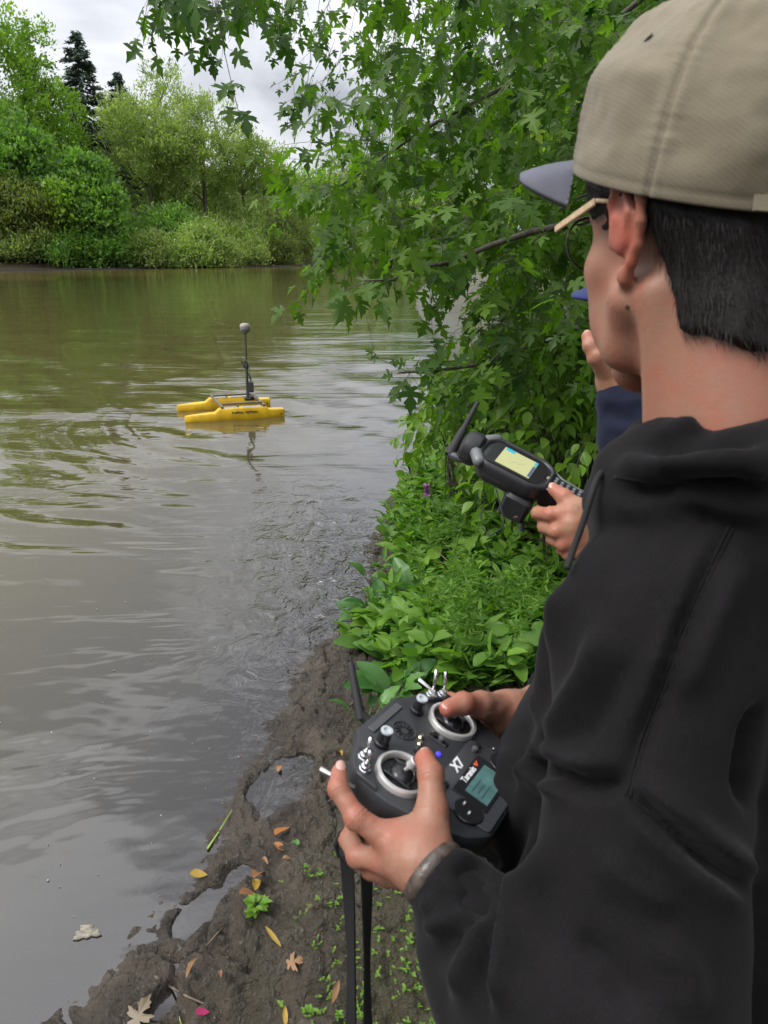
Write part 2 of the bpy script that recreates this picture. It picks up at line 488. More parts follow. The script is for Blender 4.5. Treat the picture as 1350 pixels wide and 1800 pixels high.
# water: one displaced sheet, finer near the camera
BOAT_C = 0.5*(PG(325, 740)+PG(489, 722))
bow_n, stern_n = PG(325, 743), PG(499, 732)
bow_f, stern_f = PG(311, 723), PG(480, 713)
def water():
    nv, nu = 480, 350
    v = np.linspace(0, 1, nv)
    # rows at constant perspective steps
    yy = np.concatenate([np.linspace(0.15, 1.0, 40)[:-1], 1/np.linspace(1/1.0, 1/60., nv-120), np.geomspace(60, 900, 82)[1:]])
    uu = np.linspace(-1, 1, nu)
    U, Yv = np.meshgrid(uu, yy, indexing='ij')
    X = U*(1.2+0.66*Yv) - 0.15*Yv
    Yg = Yv*1.0
    dist = np.hypot(X, Yg)
    z = np.zeros_like(X)
    rg = np.random.default_rng(5)
    # wind ripples: many directions, short crests running mostly across the view
    warpx = 0.35*fbm(X, Yg, 0.55, 2, 3); warpy = 0.35*fbm(X, Yg, 0.55, 2, 4)
    for i in range(34):
        lam = 0.11*1.115**i
        ang = R(72 + rg.normal(0, 26))
        k = 2*math.pi/lam
        amp = 0.0018*lam**0.95*(1.0 if lam < 0.8 else 0.8/lam)
        fade = np.clip(1.6-dist/(lam*42), 0, 1)
        z += amp*fade*np.sin(k*(X*math.cos(ang)+Yg*math.sin(ang)+0.3*(warpx+warpy)) + rg.random()*6.28)*(1+1.4*fbm(X+i, Yg, 0.7, 2, 20+i % 3))
    # calmer patch near the bank
    z *= np.clip(0.32+0.68*(Yg-1.5)/3.5, 0.32, 1.6)
    # rings pushed out by the boat
    bx, by = BOAT_C[0]+0.45, BOAT_C[1]
    rr = np.hypot(X-bx, (Yg-by))
    wv = np.exp(-((rr-2.2)/1.9)**2)
    z += 0.0052*wv*np.sin(2*math.pi*rr/0.34+5.5*fbm(X, Yg, 0.6, 2, 30))*np.clip(0.4+2.0*fbm(X, Yg, 0.5, 2, 31), 0.1, 1.3)
    z += 0.004*np.exp(-((rr-4.0)/1.6)**2)*np.sin(2*math.pi*rr/0.5+5*fbm(X, Yg, 0.5, 2, 36))*np.clip(0.5+1.6*fbm(X, Yg, 0.5, 2, 32), 0.0, 1.3)
    # choppy shallows where the current breaks over the weedy bar
    c = PG(575, 1000)
    bar = np.exp(-((X-c[0]+0.12*(Yg-c[1]))/0.42)**2 - ((Yg-c[1])/1.3)**2)
    z += 0.030*bar*(fbm(X, Yg, 9, 4, 40)+0.6*fbm(X*1.6, Yg*0.9, 16, 3, 41))
    sw = shore_s(X, Yg)
    depth = np.clip(-ground_h(X, Yg), 0, 1)
    z *= np.clip(0.25+(-sw)/0.5, 0.25, 1)
    me = mesh_np('river_water', np.stack([X, Yg, z], -1).reshape(-1, 3), grid_faces(len(uu), len(yy)), attrs={'depth': depth.ravel(), 'chop': np.clip(bar*1.3+.03*np.exp(-np.abs(sw)/.3), 0, 1).ravel()})
    m = bpy.data.materials.new('murky_water')
    m.use_nodes = True
    t = m.node_tree; t.nodes.clear()
    o = t.nodes.new('ShaderNodeOutputMaterial')
    gl = t.nodes.new('ShaderNodeBsdfGlossy'); gl.inputs['Roughness'].default_value = 0.03; gl.inputs['Color'].default_value = (1, 1, 1, 1)
    df = t.nodes.new('ShaderNodeBsdfDiffuse')
    n0 = t.nodes.new('ShaderNodeTexNoise'); n0.inputs['Scale'].default_value = 0.5; n0.inputs['Detail'].default_value = 4
    df.inputs['Color'].default_value = (0.046, 0.041, 0.026, 1)
    atd = t.nodes.new('ShaderNodeAttribute'); atd.attribute_name = 'depth'
    mrd = t.nodes.new('ShaderNodeMapRange'); mrd.inputs['From Min'].default_value = 0.05; mrd.inputs['From Max'].default_value = 0.85
    t.links.new(atd.outputs['Fac'], mrd.inputs['Value'])
    mxd = t.nodes.new('ShaderNodeMix'); mxd.data_type = 'RGBA'; mxd.inputs[6].default_value = (0.030, 0.026, 0.018, 1); mxd.inputs[7].default_value = (0.175, 0.142, 0.040, 1)
    t.links.new(mrd.outputs[0], mxd.inputs[0]); t.links.new(mxd.outputs[2], df.inputs['Color'])
    tp = t.nodes.new('ShaderNodeBsdfTransparent'); tp.inputs['Color'].default_value = (0.80, 0.66, 0.42, 1)
    fr = t.nodes.new('ShaderNodeFresnel'); fr.inputs['IOR'].default_value = 1.78
    at = t.nodes.new('ShaderNodeAttribute'); at.attribute_name = 'depth'
    mrr = t.nodes.new('ShaderNodeMapRange'); mrr.interpolation_type = 'SMOOTHSTEP'; mrr.inputs['From Max'].default_value = 0.07; mrr.inputs['To Min'].default_value = 0.12
    t.links.new(at.outputs['Fac'], mrr.inputs['Value'])
    m1 = t.nodes.new('ShaderNodeMixShader'); m2 = t.nodes.new('ShaderNodeMixShader')
    t.links.new(mrr.outputs[0], m1.inputs[0]); t.links.new(tp.outputs[0], m1.inputs[1]); t.links.new(df.outputs[0], m1.inputs[2])
    t.links.new(fr.outputs[0], m2.inputs[0]); t.links.new(m1.outputs[0], m2.inputs[1]); t.links.new(gl.outputs[0], m2.inputs[2])
    t.links.new(m2.outputs[0], o.inputs['Surface'])
    tcn = t.nodes.new('ShaderNodeTexCoord')
    mpp = t.nodes.new('ShaderNodeMapping'); mpp.inputs['Scale'].default_value = (0.45, 1.0, 1.0)
    t.links.new(tcn.outputs['Object'], mpp.inputs['Vector'])
    na = t.nodes.new('ShaderNodeTexNoise'); na.inputs['Scale'].default_value = 3.2; na.inputs['Detail'].default_value = 3; na.inputs['Distortion'].default_value = 0.6
    t.links.new(mpp.outputs[0], na.inputs['Vector'])
    bp = t.nodes.new('ShaderNodeBump'); bp.inputs['Strength'].default_value = 0.5; bp.inputs['Distance'].default_value = 0.007
    t.links.new(na.outputs['Fac'], bp.inputs['Height'])
    mp3 = t.nodes.new('ShaderNodeMapping'); mp3.inputs['Scale'].default_value = (0.30, 1.0, 1.0); mp3.inputs['Rotation'].default_value = (0, 0, 0.12)
    t.links.new(tcn.outputs['Object'], mp3.inputs['Vector'])
    nb_ = t.nodes.new('ShaderNodeTexNoise'); nb_.inputs['Scale'].default_value = 1.1; nb_.inputs['Detail'].default_value = 4; nb_.inputs['Roughness'].default_value = 0.6; nb_.inputs['Distortion'].default_value = 0.8
    t.links.new(mp3.outputs[0], nb_.inputs['Vector'])
    bp0 = t.nodes.new('ShaderNodeBump'); bp0.inputs['Strength'].default_value = 0.6; bp0.inputs['Distance'].default_value = 0.035
    t.links.new(nb_.outputs['Fac'], bp0.inputs['Height']); t.links.new(bp0.outputs[0], bp.inputs['Normal'])
    atc = t.nodes.new('ShaderNodeAttribute'); atc.attribute_name = 'chop'
    mpc = t.nodes.new('ShaderNodeMapping'); mpc.inputs['Scale'].default_value = (1.0, 0.8, 1.0)
    t.links.new(tcn.outputs['Object'], mpc.inputs['Vector'])
    nc_ = t.nodes.new('ShaderNodeTexNoise'); nc_.inputs['Scale'].default_value = 6.5; nc_.inputs['Detail'].default_value = 3; nc_.inputs['Roughness'].default_value = 0.6; nc_.inputs['Distortion'].default_value = 1.2
    t.links.new(mpc.outputs[0], nc_.inputs['Vector'])
    mc = t.nodes.new('ShaderNodeMath'); mc.operation = 'MULTIPLY'
    t.links.new(nc_.outputs['Fac'], mc.inputs[0]); t.links.new(atc.outputs['Fac'], mc.inputs[1])
    bpc = t.nodes.new('ShaderNodeBump'); bpc.inputs['Strength'].default_value = 1.0; bpc.inputs['Distance'].default_value = 0.034
    t.links.new(mc.outputs[0], bpc.inputs['Height']); t.links.new(bp.outputs[0], bpc.inputs['Normal']); bp = bpc
    for n in (gl, fr): t.links.new(bp.outputs[0], n.inputs['Normal'])
    ob = link('river_water', me, None, m)
    tag(ob, kind='structure')
water()
# ------------------------------------------------------------------ trees
def scatter_mesh(name, T, TF, pos, U, Vv, N, scale, tint, m, parent=None, smooth=False, obj=True):
    """copies template T (k,3) at pos with axes U (width), Vv (length), N (normal)"""
    n, k = len(pos), len(T)
    sc = np.asarray(scale).reshape(-1, 1, 1) if not np.isscalar(scale) else scale
    W = (T[None, :, 0:1]*U[:, None, :] + T[None, :, 1:2]*Vv[:, None, :] + T[None, :, 2:3]*N[:, None, :])*sc + pos[:, None, :]
    Fs = [ (tf[None, :, :] + (np.arange(n)*k)[:, None, None]).reshape(-1, tf.shape[1]) for tf in TF ]
    me = mesh_np(name, W.reshape(-1, 3), Fs, smooth=smooth, attrs={'tint': np.repeat(tint, k)})
    return link(name, me, parent, m) if obj else me
QUAD = np.array([(0, -.5, 0), (.5, -.05, .06), (0, .5, 0), (-.5, -.05, .06)], float)
QF = [np.array([(0, 1, 2, 3)])]
def frames(D, rng, spread=0.7):
    """random orthonormal frames whose length axis is near D"""
    n = len(D)
    v = D + spread*rng.normal(size=(n, 3)); v /= np.linalg.norm(v, axis=1)[:, None]
    a = rng.normal(size=(n, 3)); a -= v*np.sum(a*v, 1)[:, None]; a /= np.linalg.norm(a, axis=1)[:, None]
    return a, v, np.cross(a, v)
def crown(name, lobes, nleaf, size, m, parent, rng, aspect=0.45, clump=1.0, droop=-0.0, per=45, shell=0.5, tint0=0.5, tv=0.28):
    """lobes: (centre, radii). leaf sprays gathered in clumps through the outer part of each lobe"""
    vol = np.array([(r[0]*r[1]*r[2])**(2/3) for c, r in lobes]); vol /= vol.sum()
    P_, D_, T_ = [], [], []
    for (c, r), w_ in zip(lobes, vol):
        nc = max(3, int(nleaf*w_/per))
        d = rng.normal(size=(nc, 3)); d /= np.linalg.norm(d, axis=1)[:, None]
        d[:, 2] = np.where(d[:, 2] < -0.35, -d[:, 2]*0.6, d[:, 2])
        rad = shell + (1-shell)*rng.random(nc)**0.5
        cc = np.asarray(c) + d*rad[:, None]*np.asarray(r)
        ct = tint0 + tv*rng.normal(size=nc)
        k = per
        off = rng.normal(size=(nc, k, 3))*clump*0.5*(0.6+0.8*rng.random((nc, 1, 1)))
        dirs = d[:, None, :]*0.8 + np.array([0, 0, 0.45+droop]) + 0.0*off
        off += dirs*clump*0.5*rng.random((nc, k, 1))
        P_.append((cc[:, None, :]+off).reshape(-1, 3)); D_.append(np.broadcast_to(dirs, off.shape).reshape(-1, 3))
        T_.append((ct[:, None]+0.10*rng.normal(size=(nc, k))).ravel())
    pos = np.concatenate(P_); D = np.concatenate(D_); t = np.clip(np.concatenate(T_), 0, 1)
    pos[:, 2] = np.maximum(pos[:, 2], 0.06+0.25*rng.random(len(pos)))
    D = D/np.linalg.norm(D, axis=1)[:, None]
    a, v, n = frames(D, rng, 0.55)
    T = QUAD*np.array([aspect, 1, aspect])
    return scatter_mesh(name, T, QF, pos, a, v, n, size*(0.6+0.8*rng.random(len(pos))), t, m, parent)
M_BARK = mat('bark', (0.10, 0.08, 0.06), 0.85, var=0.5, vscale=9, bump=0.8, bscale=14, dist=0.03)
LM = {
 'poplar': leaf_mat('poplar_leaves', (0.12, 0.21, 0.035), (0.25, 0.38, 0.06), trans=.5),
 'willow': leaf_mat('willow_leaves', (0.16, 0.215, 0.07), (0.34, 0.40, 0.16), trans=.5),
 'willow_pale': leaf_mat('pale_willow_leaves', (0.19, 0.26, 0.08), (0.36, 0.44, 0.17), trans=.5),
 'maple_far': leaf_mat('far_maple_leaves', (0.085, 0.17, 0.04), (0.19, 0.32, 0.075), trans=.5),
 'olive': leaf_mat('olive_green_leaves', (0.10, 0.13, 0.04), (0.22, 0.25, 0.085), trans=.5),
 'spruce': leaf_mat('spruce_needles', (0.03, 0.055, 0.04), (0.075, 0.11, 0.08), trans=0.1),
}
def bank_pos(px, d):
    """base point of a tree seen at px at depth d (camera distance), on the ground there"""
    p = P(px, 460, d); return np.array([p[0], p[1], max(gz(p[0], p[1]), 0.15)])
def z_at(py, d): return float(P(675, py, d)[2])
def tree(name, px, d, top, halfw, kind, label, n=9000, size=0.43, clump=0.8, low=0.0, shape='round', group='trees along the far bank', trunk=True, aspect=0.45, seed=1, per=45):
    rng = np.random.default_rng(seed)
    b = bank_pos(px, d); ht = z_at(top, d)
    b[0] = (px-675)/F_PX*(b[1]*math.cos(R(PITCH))-((ht-b[2])*.55-CAM_H)*math.sin(R(PITCH)))
    w_ = halfw/F_PX*d
    root = empty(name, tuple(b), label, 'tree' if name.endswith('tree') else 'bush', group)
    H = ht-b[2]
    lobes = []
    z0 = b[2] + low*H
    if shape == 'round':
        lobes.append((b+[0, 0, (low+1)/2*H*0.96], (w_*0.72, w_*0.65, (1-low)*H*0.48)))
        lobes.append((b+[w_*.3, -w_*.2, H*.62], (w_*0.55, w_*0.5, H*0.30)))
        lobes.append((b+[-w_*.3, -w_*.2, H*.55], (w_*0.55, w_*0.5, H*0.30)))
        for i in range(11):
            a = rng.random()*6.28; q = 0.15+0.75*rng.random()
            rr = w_*math.sin(min(1, 1.25*(1-q)+0.25)*1.57)*0.62
            s_ = w_*(0.30+0.18*rng.random())
            lobes.append((b+np.array([math.cos(a)*rr, math.sin(a)*rr*0.9, z0-b[2]+q*(H*(1-low))-s_*0.3]), (s_, s_, s_*1.05)))
    elif shape == 'tall':
        for i in range(13):
            q = (i+0.5)/13; a = rng.random()*6.28
            env = math.sin((0.12+0.83*q)**0.8*3.0)
            rr = w_*0.45*env
            s_ = w_*(0.28+0.35*env)
            lobes.append((b+np.array([math.cos(a)*rr, math.sin(a)*rr, z0-b[2]+q*H*(1-low)-s_*0.45]), (s_, s_, s_*1.35)))
    for i in range(5):
        a = 3.7+i*.5; lobes.append((b+np.array([math.cos(a)*w_*.5, math.sin(a)*w_*.5, w_*.28]), (w_*.42, w_*.42, w_*.42)))
    crown('crown', lobes, int(n*1.5), size, LM[kind], root, rng, clump=clump, aspect=aspect, per=per)
    if trunk:
        mb = MB(); pts = []; lean = rng.normal(0, 0.02, 2)
        for i in range(7):
            q = i/6; pts.append(b+np.array([lean[0]*q*H, lean[1]*q*H, -0.3+q*H*0.86]))
        mb.tube(pts, [0.018*H*(1-0.85*i/6)+0.03 for i in range(7)], 7)
        for i in range(7):
            q = 0.25+0.09*i; a = rng.random()*6.28
            p0 = b+np.array([0, 0, q*H]); L_ = w_*(0.75-0.5*q)
            mb.tube([p0, p0+np.array([math.cos(a)*L_*.5, math.sin(a)*L_*.5, L_*.45]), p0+np.array([math.cos(a)*L_, math.sin(a)*L_, L_*1.1])], [0.007*H, 0.004*H, 0.015], 5)
        mb.build('trunk', M_BARK, root, smooth=True, auto=False)
    return root
def spruce(px, d, top, halfw, label, seed):
    rng = np.random.default_rng(seed)
    b = bank_pos(px, d); H = z_at(top, d)-b[2]; w_ = halfw/F_PX*d
    b[0] = (px-675)/F_PX*(b[1]*math.cos(R(PITCH))-(H*.75-CAM_H)*math.sin(R(PITCH)))
    root = empty('spruce_tree', tuple(b), label, 'spruce tree', 'spruces behind the far bank')
    P_, D_ = [], []
    mb = MB(); mb.tube([b, b+[0, 0, H*.5], b+[0, 0, H*.985]], [H*0.014, H*0.009, 0.03], 7)
    nl = 52
    for i in range(nl):
        q = 0.06+0.93*i/nl
        rr = w_*(1-q)**0.8*(0.75+0.5*rng.random()) + 0.2
        nb = int(7+6*(1-q))
        for j in range(nb):
            a = rng.random()*6.28; L_ = rr*(0.7+0.4*rng.random())
            k = int(22+L_*24)
            t = rng.random(k)**0.7
            dr = np.array([math.cos(a), math.sin(a), 0.0])
            sag = -0.35*t + 0.22*t*t
            pos = b+np.array([0, 0, (q+.02*rng.random())*H]) + dr*(t*L_)[:, None] + np.array([0, 0, 1.0])*(sag*L_)[:, None] + rng.normal(0, 0.07, (k, 3))*np.array([1, 1, 1.3])*(0.4+t[:, None])
            side = np.array([-dr[1], dr[0], 0])*rng.choice([-1, 1], k)[:, None]
            P_.append(pos); D_.append(dr*0.7+side*0.6+np.array([0, 0, -0.25]))
    pos = np.concatenate(P_); D = np.concatenate(D_); D /= np.linalg.norm(D, axis=1)[:, None]
    a, v, n = frames(D, rng, 0.35)
    scatter_mesh('crown', QUAD*np.array([0.28, 1, 0.3]), QF, pos, a, v, n, 0.5*(0.6+0.8*rng.random(len(pos))), np.clip(0.5+0.3*rng.normal(size=len(pos)), 0, 1), LM['spruce'], root)
    mb.build('trunk', M_BARK, root, smooth=True, auto=False)

# far bank, left to right
tree('poplar_tree', -35, 80, 30, 110, 'poplar', 'tall bright green poplar at the left edge of the far bank', 16000, shape='tall', low=0.05, seed=1, size=.4)
tree('poplar_tree', 45, 82, 52, 105, 'poplar', 'tallest poplar with yellowish green top beside the spruce', 15000, shape='tall', low=0.1, seed=2, size=.4)
tree('poplar_tree', 92, 84, 118, 72, 'poplar', 'smaller poplar leaning its crown against the tall dark spruce', 7000, shape='tall', low=0.1, seed=3, size=.4)
spruce(146, 92, 88, 105, 'tall dark blue green spruce standing above the bushes', 4)
spruce(216, 104, 148, 75, 'shorter spruce just right of the tall dark spruce', 5)
tree('willow_tree', 285, 92, 140, 85, 'willow', 'airy willow whose thin top sticks out highest above the others', 9000, shape='tall', low=0.2, seed=6, aspect=.3, clump=0.7)
tree('willow_tree', 265, 86, 185, 100, 'willow', 'broad yellow green willow in the middle of the far bank', 14000, low=0.02, seed=7, aspect=.3)
tree('willow_tree', 355, 88, 172, 98, 'willow', 'large rounded willow rising above the little pale willow bush', 14000, low=0.02, seed=8, aspect=.3)
tree('willow_tree', 430, 92, 240, 84, 'willow', 'willow sloping down towards the gap of sky on the right', 11000, low=0.02, seed=9, aspect=.3)
tree('willow_tree', 488, 96, 292, 66, 'willow', 'last willow before the overhanging maple leaves, low and grey green', 8000, low=0.02, seed=10, aspect=.3)
tree('maple_tree', 150, 76, 262, 66, 'maple_far', 'deep green rounded tree left of the broad willow', 13000, low=0.0, seed=11, aspect=.6)
tree('maple_tree', 175, 74.5, 330, 52, 'maple_far', 'dark green low tree leaning out over the water', 9000, low=0.0, seed=12, aspect=.6)
tree('poplar_tree', 118, 73.5, 322, 40, 'poplar', 'bright green young tree among darker bushes on the far bank', 6000, low=0.0, seed=13, aspect=.6)
tree('maple_tree', 20, 76, 190, 95, 'maple_far', 'green tree below the poplars near the left edge', 11000, low=0.0, seed=14, aspect=.6)
tree('willow_bush', 12, 72.5, 305, 62, 'olive', 'dull olive bush at the water on the far left', 10000, low=0.0, seed=15, aspect=.35, group='bushes at the far waterline', trunk=False)
tree('willow_bush', 70, 72.5, 335, 48, 'olive', 'olive green bush right of the dull leftmost bush', 8000, low=0.0, seed=16, aspect=.35, group='bushes at the far waterline', trunk=False)
tree('willow_bush', 348, 79, 396, 46, 'willow_pale', 'small pale feathery willow bush at the waterline', 6500, size=.42, low=0.0, seed=17, aspect=.25, group='bushes at the far waterline', trunk=False)
tree('willow_bush', 252, 76, 418, 40, 'willow', 'low green willow bush left of the pale feathery one', 4500, size=.42, low=0.0, seed=18, aspect=.3, group='bushes at the far waterline', trunk=False)
tree('willow_bush', 300, 82, 370, 55, 'maple_far', 'dark shaded bush between the pale willow bush and its neighbour', 5500, low=0.0, seed=19, aspect=.5, group='bushes at the far waterline', trunk=False)
tree('willow_bush', 425, 86, 395, 50, 'willow', 'rounded willow bush right of the pale feathery bush', 6500, low=0.0, seed=20, aspect=.3, group='bushes at the far waterline', trunk=False)
tree('willow_bush', 492, 92, 385, 46, 'olive', 'greyish willow bush at the right end of the far bank', 6000, low=0.0, seed=21, aspect=.3, group='bushes at the far waterline', trunk=False)
# round the bend, mostly seen through the maple branches
for i, (px, d, top, hw, k, lb) in enumerate([
    (540, 112, 300, 60, 'poplar', 'bright green tree seen past the edge of the maple leaves'),
    (620, 125, 280, 75, 'willow', 'pale tree round the river bend behind the maple branches'),
    (700, 140, 255, 85, 'poplar', 'distant tree behind the middle of the maple branches'),
    (800, 135, 250, 90, 'maple_far', 'distant dark tree behind the long maple bough')]):
    tree('willow_tree' if k == 'willow' else 'poplar_tree', px, d, top, hw, k, lb, 9000, size=.55, low=0.0, seed=30+i, aspect=.45, clump=1.2, group='trees round the river bend')

for i, (px, d, tp, hw, k, lb) in enumerate([(-40, 70, 415, 40, 'olive', 'low olive shrub leaning over the water at the far left'), (35, 71, 425, 38, 'willow', 'low shrub drooping into the water under the olive bushes'), (105, 72, 420, 40, 'maple_far', 'dark green shrub at the water under the bright young tree'), (165, 73.5, 425, 38, 'maple_far', 'shrub hiding the foot of the dark leaning tree'), (215, 75, 425, 36, 'maple_far', 'green shrub at the water right of the dark leaning tree'),
    (278, 76.5, 430, 36, 'willow', 'low shrub at the water left of the pale feathery bush'), (330, 77.5, 428, 34, 'willow_pale', 'pale shrub trailing in the water at the foot of the feathery bush'), (392, 80, 425, 34, 'willow', 'low willow shrub just right of the pale feathery bush'), (440, 84, 425, 34, 'willow', 'low willow shrub near the right end of the far bank'), (490, 88, 420, 36, 'olive', 'grey green shrub by the last visible stretch of far bank'), (540, 94, 415, 38, 'willow', 'shrub on the far bank partly behind the maple leaves')]):
    tree('waterside_shrub', px, d, tp, hw, k, lb, 2600, size=.34, low=0.0, seed=70+i, aspect=.35, group='shrubs trailing in the water of the far bank', trunk=False)

# the wood behind, seen only as a mass between the crowns
rg = np.random.default_rng(99); nq = 15000
pxs = rg.uniform(-120, 900, nq); dd_ = rg.uniform(100, 125, nq); tp_ = np.interp(pxs, [-120, 60, 120, 260, 400, 500, 900], [150, 190, 260, 260, 310, 380, 330])
pos = np.array([P(a, b_+(462-b_)*rg.random(), c) for a, b_, c in zip(pxs, tp_, dd_)]); pos[:, 2] = np.maximum(pos[:, 2], .3)
a_, v_, n_ = frames(np.tile([0, 0, 1.0], (nq, 1)), rg, .8)
o = scatter_mesh('far_wood', QUAD, QF, pos, a_, v_, n_, 1.3*(.6+.8*rg.random(nq)), np.clip(.35+.25*rg.normal(size=nq), 0, 1), LM['willow'])
tag(o, 'wood behind the trees of the far bank, seen as one mass', 'wood', kind='stuff')
# dark strip along the far bank's edge, shade put into its colour
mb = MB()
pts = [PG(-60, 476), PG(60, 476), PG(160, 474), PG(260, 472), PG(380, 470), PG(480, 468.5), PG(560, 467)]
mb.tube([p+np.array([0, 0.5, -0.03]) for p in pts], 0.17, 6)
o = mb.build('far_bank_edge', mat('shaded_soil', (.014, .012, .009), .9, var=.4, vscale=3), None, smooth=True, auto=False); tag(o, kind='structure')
# ------------------------------------------------------------------ solid modelling on a distance grid
class Field:
    def __init__(s, lo, hi, h):
        s.lo = np.asarray(lo, float); s.h = h
        s.n = np.ceil((np.asarray(hi, float)-s.lo)/h).astype(int)+1
        s.f = np.full(s.n, 0.06, np.float32)
        s.ax = [(s.lo[i]+h*np.arange(s.n[i])).astype(np.float32) for i in range(3)]
    def like(s):
        g = Field.__new__(Field); g.lo = s.lo; g.h = s.h; g.n = s.n; g.ax = s.ax; g.f = np.full(s.n, 0.06, np.float32); return g
    def _sub(s, lo, hi, m):
        a = np.clip(np.floor((np.asarray(lo)-m-s.lo)/s.h).astype(int), 0, s.n)
        b = np.clip(np.ceil((np.asarray(hi)+m-s.lo)/s.h).astype(int)+1, 0, s.n)
        sl = tuple(slice(int(a[i]), int(max(a[i], b[i]))) for i in range(3))
        g = [s.ax[0][sl[0]][:, None, None], s.ax[1][sl[1]][None, :, None], s.ax[2][sl[2]][None, None, :]]
        return sl, g
    def _mix(s, sl, d, k, mode):
        f = s.f[sl]
        if f.size == 0: return
        if mode == 'add':
            if k > 0:
                hh = np.clip(0.5+0.5*(d-f)/k, 0, 1); r = d*(1-hh)+f*hh - k*hh*(1-hh)
            else: r = np.minimum(f, d)
        elif mode == 'cut':
            d = -d
            if k > 0:
                hh = np.clip(0.5-0.5*(d-f)/k, 0, 1); r = d*(1-hh)+f*hh + k*hh*(1-hh)
            else: r = np.maximum(f, d)
        s.f[sl] = r
    def cap(s, a, b, ra, rb=None, k=0.01, mode='add'):
        rb = ra if rb is None else rb
        a = np.asarray(a, float); b = np.asarray(b, float); m = max(ra, rb)
        sl, g = s._sub(np.minimum(a, b)-m, np.maximum(a, b)+m, 0.03+k)
        ba = b-a; bb = max(ba@ba, 1e-12)
        p = [g[i]-np.float32(a[i]) for i in range(3)]
        t = np.clip((p[0]*np.float32(ba[0])+p[1]*np.float32(ba[1])+p[2]*np.float32(ba[2]))/np.float32(bb), 0, 1)
        d = np.sqrt((p[0]-t*np.float32(ba[0]))**2+(p[1]-t*np.float32(ba[1]))**2+(p[2]-t*np.float32(ba[2]))**2) - (ra+(rb-ra)*t)
        s._mix(sl, d.astype(np.float32), k, mode); return s
    def chain(s, pts, rad, k=0.006, mode='add'):
        if not hasattr(rad, '__len__'): rad = [rad]*len(pts)
        for i in range(len(pts)-1): s.cap(pts[i], pts[i+1], rad[i], rad[i+1], k, mode)
        return s
    def ell(s, c, r, axes=None, k=0.01, mode='add'):
        c = np.asarray(c, float); r = np.asarray(r, float)
        A = np.eye(3) if axes is None else np.array([nrm(a) for a in axes])
        ext = np.sqrt(((A*r[:, None])**2).sum(0))
        sl, g = s._sub(c-ext, c+ext, 0.03+k)
        p = [g[i]-np.float32(c[i]) for i in range(3)]
        q = [(p[0]*np.float32(A[i, 0])+p[1]*np.float32(A[i, 1])+p[2]*np.float32(A[i, 2])) for i in range(3)]
        k0 = np.sqrt(sum((q[i]/np.float32(r[i]))**2 for i in range(3)))
        k1 = np.sqrt(sum((q[i]/np.float32(r[i]**2))**2 for i in range(3)))+1e-9
        s._mix(sl, (k0*(k0-1)/k1).astype(np.float32), k, mode); return s
    def plane_cut(s, c, n):
        """keep the side the normal points away from"""
        n = nrm(n); c = np.asarray(c, float)
        g = [s.ax[0][:, None, None], s.ax[1][None, :, None], s.ax[2][None, None, :]]
        d = (g[0]-c[0])*n[0]+(g[1]-c[1])*n[1]+(g[2]-c[2])*n[2]
        s.f = np.maximum(s.f, d.astype(np.float32)); return s
    def surf(s):
        f = s.f; S = f < 0
        c = np.zeros(tuple(np.array(f.shape)-1), np.int8)
        for i in (0, 1):
            for j in (0, 1):
                for k in (0, 1):
                    c += S[i:i+f.shape[0]-1, j:j+f.shape[1]-1, k:k+f.shape[2]-1]
        I = np.argwhere((c > 0) & (c < 8))
        cor = {}
        for i in (0, 1):
            for j in (0, 1):
                for k in (0, 1):
                    cor[i, j, k] = f[I[:, 0]+i, I[:, 1]+j, I[:, 2]+k]
        acc = np.zeros((len(I), 3)); cnt = np.zeros(len(I))
        ks = list(cor)
        for a in ks:
            for b in ks:
                if sum(b) == sum(a)+1 and sum(abs(b[q]-a[q]) for q in range(3)) == 1:
                    fa, fb = cor[a], cor[b]; m = (fa < 0) != (fb < 0)
                    t = np.where(m, fa/(fa-fb+1e-20), 0)
                    for q in range(3): acc[:, q] += np.where(m, a[q]+t*(b[q]-a[q]), 0)
                    cnt += m
        V = (I + acc/cnt[:, None])*s.h + s.lo
        idx = np.full(c.shape, -1, np.int32); idx[tuple(I.T)] = np.arange(len(I))
        Fs = []
        for ax_ in range(3):
            sl0 = [slice(1, -1)]*3; sl1 = [slice(1, -1)]*3
            sl0[ax_] = slice(0, -1); sl1[ax_] = slice(1, None)
            A = S[tuple(sl0)]; B = S[tuple(sl1)]
            E = np.argwhere(A != B)
            off = [1, 1, 1]; off[ax_] = 0
            sg = A[tuple(E.T)]
            E = E+np.array(off)
            u, v = [(1, 2), (2, 0), (0, 1)][ax_]
            def at(du, dv):
                q = E.copy(); q[:, u] -= du; q[:, v] -= dv
                return idx[q[:, 0], q[:, 1], q[:, 2]]
            Q = np.stack([at(0, 0), at(1, 0), at(1, 1), at(0, 1)], 1)
            Q = np.where(sg[:, None], Q, Q[:, ::-1])
            Fs.append(Q[(Q >= 0).all(1)])
        return V, np.concatenate(Fs)
def smooth_v(V, F, it=2, lam=0.5):
    E = np.concatenate([F[:, [0, 1]], F[:, [1, 2]], F[:, [2, 3]], F[:, [3, 0]]])
    n = len(V); cnt = np.bincount(E.ravel(), minlength=n)[:, None]
    for _ in range(it):
        acc = np.zeros_like(V)
        for q in range(3):
            acc[:, q] = np.bincount(E[:, 0], V[E[:, 1], q], n)+np.bincount(E[:, 1], V[E[:, 0], q], n)
        V = V+lam*(acc/np.maximum(cnt, 1)-V)
    return V
